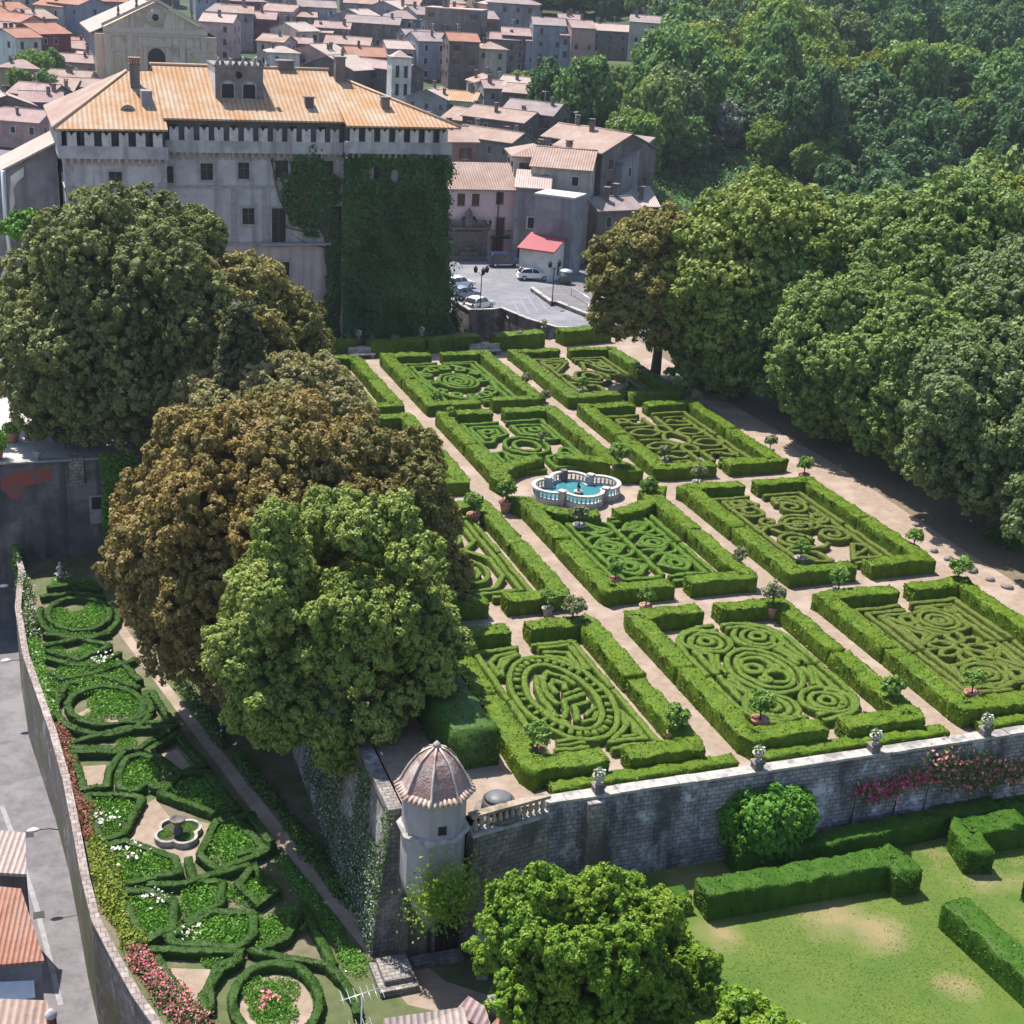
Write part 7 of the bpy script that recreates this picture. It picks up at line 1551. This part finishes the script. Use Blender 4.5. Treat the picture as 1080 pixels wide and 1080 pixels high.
# cars
def car(label, loc, rz, paint, L_=4.1, W_=1.74, H_=1.48, suv=0):
    t = thing('parked_car', label, 'car', loc, rz, 'cars parked on the piazza')
    hl, hw_ = L_/2, W_/2
    prof = [(-hl,.35),(-hl+.04,.80),(-hl+.2,1.0),(-hl+.5,1.02),(-.9*hl+.9,.99),(hl-1.25,.95),(hl-.35,.82),(hl-.03,.62),(hl,.35)]
    if suv: prof = [(-hl,.42),(-hl+.02,.95),(-hl+.1,1.12),(-hl+.5,1.14),(0,1.12),(hl-1.25,1.1),(hl-.3,1.0),(hl-.03,.75),(hl,.42)]
    def ext(mb, pf, wfun, m):
        n = len(pf); v = [(x,-wfun(z),z) for x,z in pf]+[(x,wfun(z),z) for x,z in pf]
        mb.add(v, [tuple(range(n)), tuple(range(2*n-1,n-1,-1))]+[((i+1)%n,i,n+i,n+(i+1)%n) for i in range(n)], m)
    g = .98 if not suv else 1.1
    mb = MB(); ext(mb, prof, lambda z: hw_*(1-.06*max(0,(z-.7))), 0); body = mb.build('body', paint, t)
    tp = [(-hl+.16,g),(-hl+.5,H_-.15),(-hl+.95,H_-.02),(-.2,H_),(.25,H_-.06),(hl-1.2,g-.02)] if not suv else [(-hl+.08,g),(-hl+.3,H_-.03),(-hl+.8,H_),(.35,H_-.02),(hl-1.2,g-.02)]
    mb = MB(); ext(mb, tp, lambda z: hw_*(.93-.26*(z-g)), 0); mb.build('cabin_glass', G['glass'], t)
    mb = MB(); tr = [(-hl+.62,H_-.13),(-hl+.95,H_+.0),(-.2,H_+.03),(.25,H_-.03),(.42,H_-.12)] if not suv else [(-hl+.5,H_-.05),(-hl+.6,H_+.02),(-hl+1.1,H_+.04),(.2,H_+.02),(.45,H_-.09)]; ext(mb, tr, lambda z: hw_*.80, 0)
    for s in (-1,1):
        for a, b in (((tp[0][0]+.1,g),(tp[1][0]+.1,H_-.03)),((-.25,g),(-.3,H_)),((tp[-1][0]-.02,g),(.35,H_-.03))): mb.tube([(a[0],s*hw_*.925,a[1]),(b[0],s*hw_*.80,b[1])], .045, 5)
    mb.build('roof_panel', paint, t)
    for x in (-hl+.75,hl-.78):
        for s in (-1,1):
            M_ = Matrix.Translation((x,s*(hw_-.2),.33)) @ Matrix.Rotation(math.pi/2*-s,4,'X'); mb = MB(); mb.lathe([(.2,-.02),(.33,.0),(.33,.2),(.2,.22)], n=16, mat=M_); w_ = mb.build('wheel', G['tyre'], t)
            mb = MB(); mb.lathe([(.2,.221),(.17,.235),(.02,.225)], n=12, mat=M_); mb.build('rim', G['metal_pale'], w_)
    for s in (-1,1):
        mb = MB(); mb.box(hl-.22,hl-.015,s*hw_*.62-.2,s*hw_*.62+.2,.62,.74); mb.build('headlight', G['lamp_glass'], t); mb = MB(); mb.box(-hl-.012,-hl+.1,s*hw_*.75-.12,s*hw_*.75+.12,.75,.95); mb.build('tail_light', G['door_red'], t)
        mb = MB(); mb.box(.55,.72,s*(hw_+.09)-.09,s*(hw_+.09)+.09,.96,1.08); mb.build('mirror', paint, t)
    return t
p = at(532,281); car('navy blue off-road car parked before the pink house', (p[0],p[1],.03), math.radians(-4), G['car_navy'], 4.5, 1.85, 1.78, 1)
p = at(562,295); car('white hatchback parked crosswise by the raised pavement', (p[0],p[1],.03), math.radians(-8), G['car_white'], 4.1)
for px, py, a, m_, lab in ((484,304,200,'car_white','white car nearest the castle ivy, farthest of three in a row'),(489,315,205,'car_steel','steel blue car between the two white cars by the castle'),(505,326,212,'car_white','white compact car nearest the parapet in the row of three')):
    p = at(px, py); car(lab, (p[0],p[1],.03), math.radians(a+180), G[m_], 3.9)
# lamps, bin, railing, shrubs
def lamp(px, py, h, n, lab):
    p = at(px, py); t = thing('street_lamp', lab, 'lamp', (p[0],p[1],.02), .4)
    MB().lathe([(.22,0),(.18,.3),(.09,.6),(.06,1.2),(.05,h)], n=8).build('post', G['metal_dark'], t)
    for k in range(n):
        a = 2*math.pi*k/n; dx, dy = (.75*math.cos(a), .75*math.sin(a)) if n > 1 else (0,0)
        mb = MB(); mb.tube([(0,0,h-.3),(dx*.6,dy*.6,h+.15),(dx,dy,h)], .03, 5); mb.lathe([(.08,0),(.2,.12),(.26,.5),(.30,.52),(.1,.75),(.02,.85)], (dx,dy,h), 6, smooth=False); mb.build('lantern', G['metal_dark'], t)
lamp(506,331,4.6,3,'dark street lamp with branching lanterns beside the white compact car'); lamp(582,323,4.6,2,'slim dark street lamp beside the pavement parapet')
p = at(596,300); t = thing('waste_bin', 'grey cylindrical bin at the back of the raised pavement', 'bin', (p[0],p[1],.1)); MB().lathe([(.75,0),(.8,1.5)], n=14).build('body', G['plastic_green'], t); MB().lathe([(.84,1.501),(.8,1.7),(.3,1.85),(.05,1.88)], n=14).build('lid', G['metal_pale'], t)
t = thing('railing', 'white slanting railing on the raised pavement by the bin', 'railing', (0,0,0)); mb = MB(); a, b = at(603,303,1.1), at(624,316,1.1); mb.tube([tuple(a), tuple(b)], .06, 6); mb.tube([tuple(b), (b[0],b[1],.1)], .06, 6); mb.tube([tuple(a), (a[0],a[1],.1)], .06, 6); mb.tube([(b[0],b[1],1.1),(b[0]-1.2,b[1]-1.4,.1)], .05, 6); mb.build('rails', G['metal_pale'], t)
for px, py, s, mt, lab in ((560,279,1.5,'citrus_pale','pale flowering shrub beside the shed and navy car'),(569,285,1.1,'petal_red','reddish shrub in front of the white shed'),(550,272,1.1,'herb','green shrub at the grey archway'),(622,262,1.8,'shrub','dark shrub below the cliff houses'),(640,280,2.2,'shrub','tall dark shrub at the foot of the stone arch house')):
    p = at(px, py); t = thing('shrub', lab, 'shrub', p); inst('foliage', bush_mesh(1,1,.9,NR,L[mt],.11,110,nl=10), t, (0,0,.6*s), 0, s)
p = at(625,285); t = thing('palm', 'small palm with drooping fronds below the cliff houses', 'palm', (p[0],p[1],-.5)); MB().tube([(0,0,0),(.1,0,2.6)], [.22,.16], 8).build('trunk', G['bark'], t)
V_ = []; N_ = []
for k in range(18):
    a = 2*math.pi*k/18
    for j in range(14): r = .15+j*.15; V_.append((r*math.cos(a), r*math.sin(a), 2.7+.9*r-.55*r*r)); N_.append((0,0,1))
inst('fronds', leaf_patch(np.array(V_), np.array(N_), .22, L['elm'], 'fronds'), t)

# ------------------------------------------------------------------ the lane and the near roofs
def nearhouse(label, quad, zr, drop, rk, wk='stone', name='house', extra=None):
    """a small house given by its four roof corners in the photo (eaves low, ridge high)"""
    Q = [at(px, py, z) for (px, py), z in zip(quad, zr)]; o = Q[0]
    t = thing(name, label, 'house', (o[0], o[1], -13.0 if o[0] < -30 else -8.0)); b = np.array(t.location)
    mb = MB(); mb.slab([tuple(q-b) for q in Q], .18); mb.build('roof', G['roof_'+rk], t)
    c = sum(Q)/4; mb = MB(); I = [(q-c)*.93+c-b for q in Q]; n = len(I); v = [(p[0],p[1],-.5) for p in I]+[(p[0],p[1],p[2]-.2) for p in I]
    mb.add(v, [(3,2,1,0),(4,5,6,7)]+[(i,(i+1)%4,n+(i+1)%4,n+i) for i in range(4)]); mb.build('wall', G['w_'+wk], t)
    return t
nearhouse('small brown house with old striped tiles at the left edge by the lane', [(-40,918),(28,922),(27,878),(-40,872)], [-7.2,-7.2,-6.2,-6.2], 4, 'pale', 'brown')
t = nearhouse('house with a bright red tiled roof at the lower left edge', [(-50,1022),(47,1013),(22,937),(-50,930)], [-7.0,-7.0,-5.4,-5.4], 4, 'red', 'grey')
nearhouse('house with mossy ochre tiles in the bottom left corner', [(-40,1110),(56,1100),(50,1055),(-40,1052)], [-8.2,-8.2,-7.4,-7.4], 4, 'tan', 'brown')
p = at(18,1035,-8.0); t = thing('awning', 'white cloth awning over a door between the red and ochre roofs', 'awning', (p[0],p[1],-8.6)); mb = MB(); mb.slab([(-.9,-.6,0),(.75,-.6,0),(.75,.75,.75),(-.9,.75,.75)], .04); mb.build('cloth', G['shelter'], t); mb = MB(); mb.tube([(-.85,-.55,-.02),(-.85,.7,-.2)], .025, 5); mb.tube([(.7,-.55,-.02),(.7,.7,-.2)], .025, 5); mb.build('frame', G['metal_dark'], t)
p = at(54,1072,-7.4); t = thing('chimney', 'round white-topped chimney on the ochre tiled roof', 'chimney', (p[0],p[1],-8.3)); MB().lathe([(.22,-.4),(.22,.9)], n=10).build('stack', G['door_red'], t); MB().lathe([(.26,.901),(.26,1.05),(.12,1.25),(.02,1.3)], n=10).build('cap', G['merlon'], t)
for px, py, dx, lab in ((32,876,-.9,'white arm lamp over the lane beside the striped roof'),(2,618,-.9,'white arm lamp at the upper end of the lane'),(4,697,-.9,'white arm lamp halfway along the lane')):
    p = at(px, py, -8.4); t = thing('wall_lamp', lab, 'lamp', (p[0]+1.5,p[1],-8.6)); MB().tube([(0,0,0),(-.5,0,.15),(-1.1,0,.2)], .03, 6).build('arm', G['metal_dark'], t); mb = MB(); mb.lathe([(.05,0),(.16,.02),(.18,.1),(.1,.18),(.02,.2)], (-1.35,0,.12), 10, sx=2.0); mb.build('lamp_head', G['shelter'], t)
nearhouse('low house with old pale tiles at the bottom beside the antenna', [(400,1100),(500,1095),(488,1062),(405,1074)], [-4.6,-4.6,-4.0,-4.0], 4, 'pale', 'stone')
nearhouse('house end with clean pink tiles below the tower, left of the red roof', [(478,1068),(520,1090),(512,1062),(494,1050)], [-4.4,-4.4,-3.8,-3.8], 4, 'pink', 'stone')
nearhouse('house with a red tiled roof at the bottom next to the lime tree', [(514,1086),(575,1100),(560,1072),(538,1056)], [-4.4,-4.4,-3.7,-3.7], 4, 'red', 'stone')
p = at(522,1062,-4.0); t = thing('chimney', 'grey square chimney with a pale cap between the pink and red roofs', 'chimney', (p[0],p[1],-4.4)); MB().box(-.2,.2,-.2,.2,-.6,.75).build('stack', G['w_grey'], t); MB().box(-.28,.28,-.28,.28,.751,.85).build('cap', G['coping'], t)
a = at(381,1085,-4.2); t = thing('tv_antenna', 'thin metal television antenna on a mast above the bottom roofs', 'antenna', (a[0],a[1],-8)); hh = 5.6; MB().tube([(0,0,0),(0,0,hh)], .035, 6).build('mast', G['metal_pale'], t)
for z, ln, n in ((hh,.95,7),(hh-1.7,.5,4)):
    mb = MB(); mb.tube([(-ln,-.15,z),(ln,.15,z+.05)], .025, 5)
    for k in range(n): x = -ln*.9+1.8*ln*k/(n-1); mb.tube([(x,-.45,z),(x,.45,z+.04)], .015, 4)
    mb.build('aerial', G['metal_pale'], t)
# ------------------------------------------------------------------ the wooded valley: trees one by one, the farthest as one mass
FR = np.random.default_rng(321); FP = random.Random(9)
def inside(p, poly):
    x, y = p; c = False; n = len(poly)
    for i in range(n):
        (x1, y1), (x2, y2) = poly[i], poly[(i+1) % n]
        if (y1 > y) != (y2 > y) and x < (x2-x1)*(y-y1)/(y2-y1)+x1: c = not c
    return c
WOODS = [[(688,-60),(1200,-60),(1200,330),(720,330),(676,235),(660,200),(648,140),(606,112),(576,108),(552,98),(600,94),(650,92),(694,82),(716,45)], [(560,-40),(720,-40),(720,-2),(640,2),(600,0),(565,-6)]]
CLEAR = [[(640,165),(700,158),(760,165),(840,138),(880,185),(840,270),(760,300),(690,300),(650,235)], [(845,112),(870,92),(925,84),(935,100),(880,118)]]
KIND = ['wood1','wood2','wood3','greygreen','wood2','elm','yellowgreen']
LABK = {'wood1': 'mid green leafy tree in the valley wood', 'wood2': 'dark green tree in the valley wood', 'wood3': 'bright green tree in the valley wood', 'elm': 'soft pale green tree in the valley wood', 'greygreen': 'dull grey-green tree in the valley wood', 'yellowgreen': 'yellowish green tree in the valley wood', 'silver': 'silvery pale tree at the left foot of the valley wood'}
def fcrown(k, a, c, nl, leafs, per, cl): return crown_mesh('crown', L[k], two_level(a, a*.95, c, nl, FR, .34, .52, -.6, .2, 4), leafs, per, FR, .6, cl)
FCM = [(k, fcrown(k, 5.2, 4.8, 13, .30, 11, .8)) for k in KIND]
FCM += [(k, fcrown(k, 5.0, 5.6, 15, .28, 11, .75)) for k in KIND[:3]]
FTK = trunk_mesh(5, .3, 3, FR).mesh('trunk', G['bark'])
cand = []
for s in np.arange(196, 620, 9.6):
    for t in np.arange(-10, 260, 9.6):
        s_, t_ = s+FP.uniform(-3,3), t+FP.uniform(-3,3)
        x = CAM[0]+s_*math.sin(YAW)+t_*math.cos(YAW); y = CAM[1]+s_*math.cos(YAW)-t_*math.sin(YAW); z = terrain(x, y)
        px = proj((x, y, z+7))
        if y < 104 or not any(inside(px, w) for w in WOODS) or any(inside(px, w) for w in CLEAR): continue
        if px[1] < -45 or px[0] > 1150: continue
        k = noise.noise((x*.014, y*.014, 1.7))+FP.uniform(-.35,.35)
        ty = 1 if k < -.18 else 2 if k > .28 else FP.choice((0,3,0,5,8,0))
        if k > .5: ty = 6
        if ty == 1: ty = FP.choice((1,4,8,9))
        cand.append((s_, x, y, z, ty, FP.choice((.6,.8,.95,1.1,1.35,1.6))*FP.uniform(.9,1.1), FP.uniform(0,6.28)))
cand.sort()
near, far = cand[:290], cand[290:]
for s_, x, y, z, ty, sc, rz in near:
    k, me = FCM[ty]; t = thing('valley_tree', LABK[k], 'tree', (x, y, z), rz, 'trees of the valley wood')
    t.scale = (sc*FP.uniform(.85,1.15), sc*FP.uniform(.85,1.15), sc*FP.uniform(.85,1.45)); inst('crown', me, t, (0,0,5.2)); inst('trunk', FTK, t)
lo = [fcrown(k, 5.4, 4.8, 9, .55, 6, 1.2) for k in ('wood1','wood2','wood3')]
def arr(me):
    v = np.empty(len(me.vertices)*3, np.float32); me.vertices.foreach_get('co', v); q = np.empty(len(me.loops), np.int32); me.loops.foreach_get('vertex_index', q)
    n4 = int(sum(1 for p in me.polygons if p.loop_total == 4)); tt = np.empty(len(me.polygons), np.float32); me.attributes['tint'].data.foreach_get('value', tt)
    return v.reshape(-1,3), q[:n4*4].reshape(-1,4), q[n4*4:].reshape(-1,3), tt[:n4], tt[n4:]
LO = [arr(m) for m in lo]
V = []; Q4 = []; Q3 = []; T4 = []; T3 = []; off = 0
for s_, x, y, z, ty, sc, rz in far:
    v, q, tr, t4, t3 = LO[ty % 3]; c, s2 = math.cos(rz), math.sin(rz)
    V.append(np.stack([v[:,0]*c-v[:,1]*s2, v[:,0]*s2+v[:,1]*c, v[:,2]*1.05], 1)*sc+np.array([x, y, z+5*sc])); Q4.append(q+off); Q3.append(tr+off); sh = .15+.16*(ty % 3-1); T4.append(np.clip(t4+sh,0,1)); T3.append(t3); off += len(v)
if far:
    me = nmesh('far_wood', np.concatenate(V), [np.concatenate(Q4), np.concatenate(Q3)], L['wood1'], np.concatenate(T4+T3))
    tag(inst('far_wood', me), 'far green wood covering the hills beyond the valley', 'wood', kind='stuff')
# the silvery tree and the bramble cover
P = hit(757, 158, 0); t = thing('silver_tree', LABK['silver'], 'tree', tuple(P)); inst('crown', fcrown('silver', 5.0, 5.0, 13, .28, 12, .75), t, (0,0,5)); inst('trunk', FTK, t)
P = hit(742, 150, 0); 
n = 26000; S_ = FR.uniform(186, 330, n); T_ = FR.uniform(6, 95, n); X = CAM[0]+S_*math.sin(YAW)+T_*math.cos(YAW); Y = CAM[1]+S_*math.cos(YAW)-T_*math.sin(YAW)
rows = [(x, y, terrain(x, y)) for x, y in zip(X, Y) if y > 103]
rows = [r for r in rows if any(inside(proj(r), c) for c in [[(640,180),(700,160),(765,165),(840,140),(860,180),(800,230),(760,300),(690,300),(655,240)], CLEAR[1]])]
P = np.array(rows); P[:,2] += np.array([.5+.9*abs(noise.noise((a*.18,b*.18,3))) for a,b,_ in rows])
P = np.repeat(P, 4, 0)+FR.normal(0,1,(len(P)*4,3))*np.array([.7,.7,.35])
V, Q = leaf_quads(P, np.tile([0,-.3,1.0],(len(P),1)), .30, FR, .6)
tag(inst('bramble_cover', nmesh('bramble_cover', V, [Q], leaf('bramble_leaves', [(.055,.14,.03),(.09,.195,.042),(.14,.25,.06)], .25), np.clip(FR.normal(.5,.2,len(Q)),0,1))), 'dense low bramble thicket filling the valley floor', 'bramble', kind='stuff')
print('forest', len(near), len(far))
# lone trees at the edge between houses and valley
for px, py, k, lab in ((577,118,'cypress','narrow dark cypress by the pale roofs on the slope'),(566,96,'cypress','second small dark cypress behind the long brown house')):
    P = hit(px, py+8, 0); t = thing('cypress', lab, 'tree', tuple(P)); lob = [(math.cos(a)*.5*(1-z/10), math.sin(a)*.5*(1-z/10), z, 1.2*(1-z/11)) for z in np.linspace(1,8.5,9) for a in (0,2.1,4.2)]
    inst('crown', crown_mesh('crown', L[k], np.array(lob), .22, 10, FR, .8, .6), t); MB().tube([(0,0,-.5),(0,0,6)], [.2,.08], 6).build('trunk', G['bark'], t)
for i, (px, py) in enumerate(((552,80),(566,82),(582,84),(598,86),(614,88),(632,90),(616,76),(636,74),(654,72),(672,70),(650,88),(668,84),(690,78),(574,96),(640,102),(622,100),(604,98))):
    P = hit(px, py+6, 4); t = thing('valley_tree', 'bright leafy tree just below the top right terrace of houses', 'tree', (P[0],P[1],P[2]-4), i*1.1, 'trees below the top right terrace')
    sc = FP.uniform(.5,.72); t.scale = (sc,sc,sc); inst('crown', FCM[(2,0,2,3)[i % 4]][1], t, (0,0,4.5)); inst('trunk', FTK, t)
# ------------------------------------------------------------------ the summer haze
m = bpy.data.materials.new('haze_air'); m.use_nodes = True; ns = m.node_tree.nodes; ns.remove(ns['Principled BSDF'])
v = ns.new('ShaderNodeVolumePrincipled'); v.inputs['Color'].default_value = (.80, .87, 1.0, 1); v.inputs['Density'].default_value = .0001; v.inputs['Anisotropy'].default_value = .2
m.node_tree.links.new(v.outputs[0], ns['Material Output'].inputs['Volume'])
mb = MB(); mb.box(-700, 1300, -300, 1300, -16, 110); o = mb.build('haze', m); o['kind'] = 'stuff'
tag(o, 'thin bluish summer haze over the whole valley', 'haze')
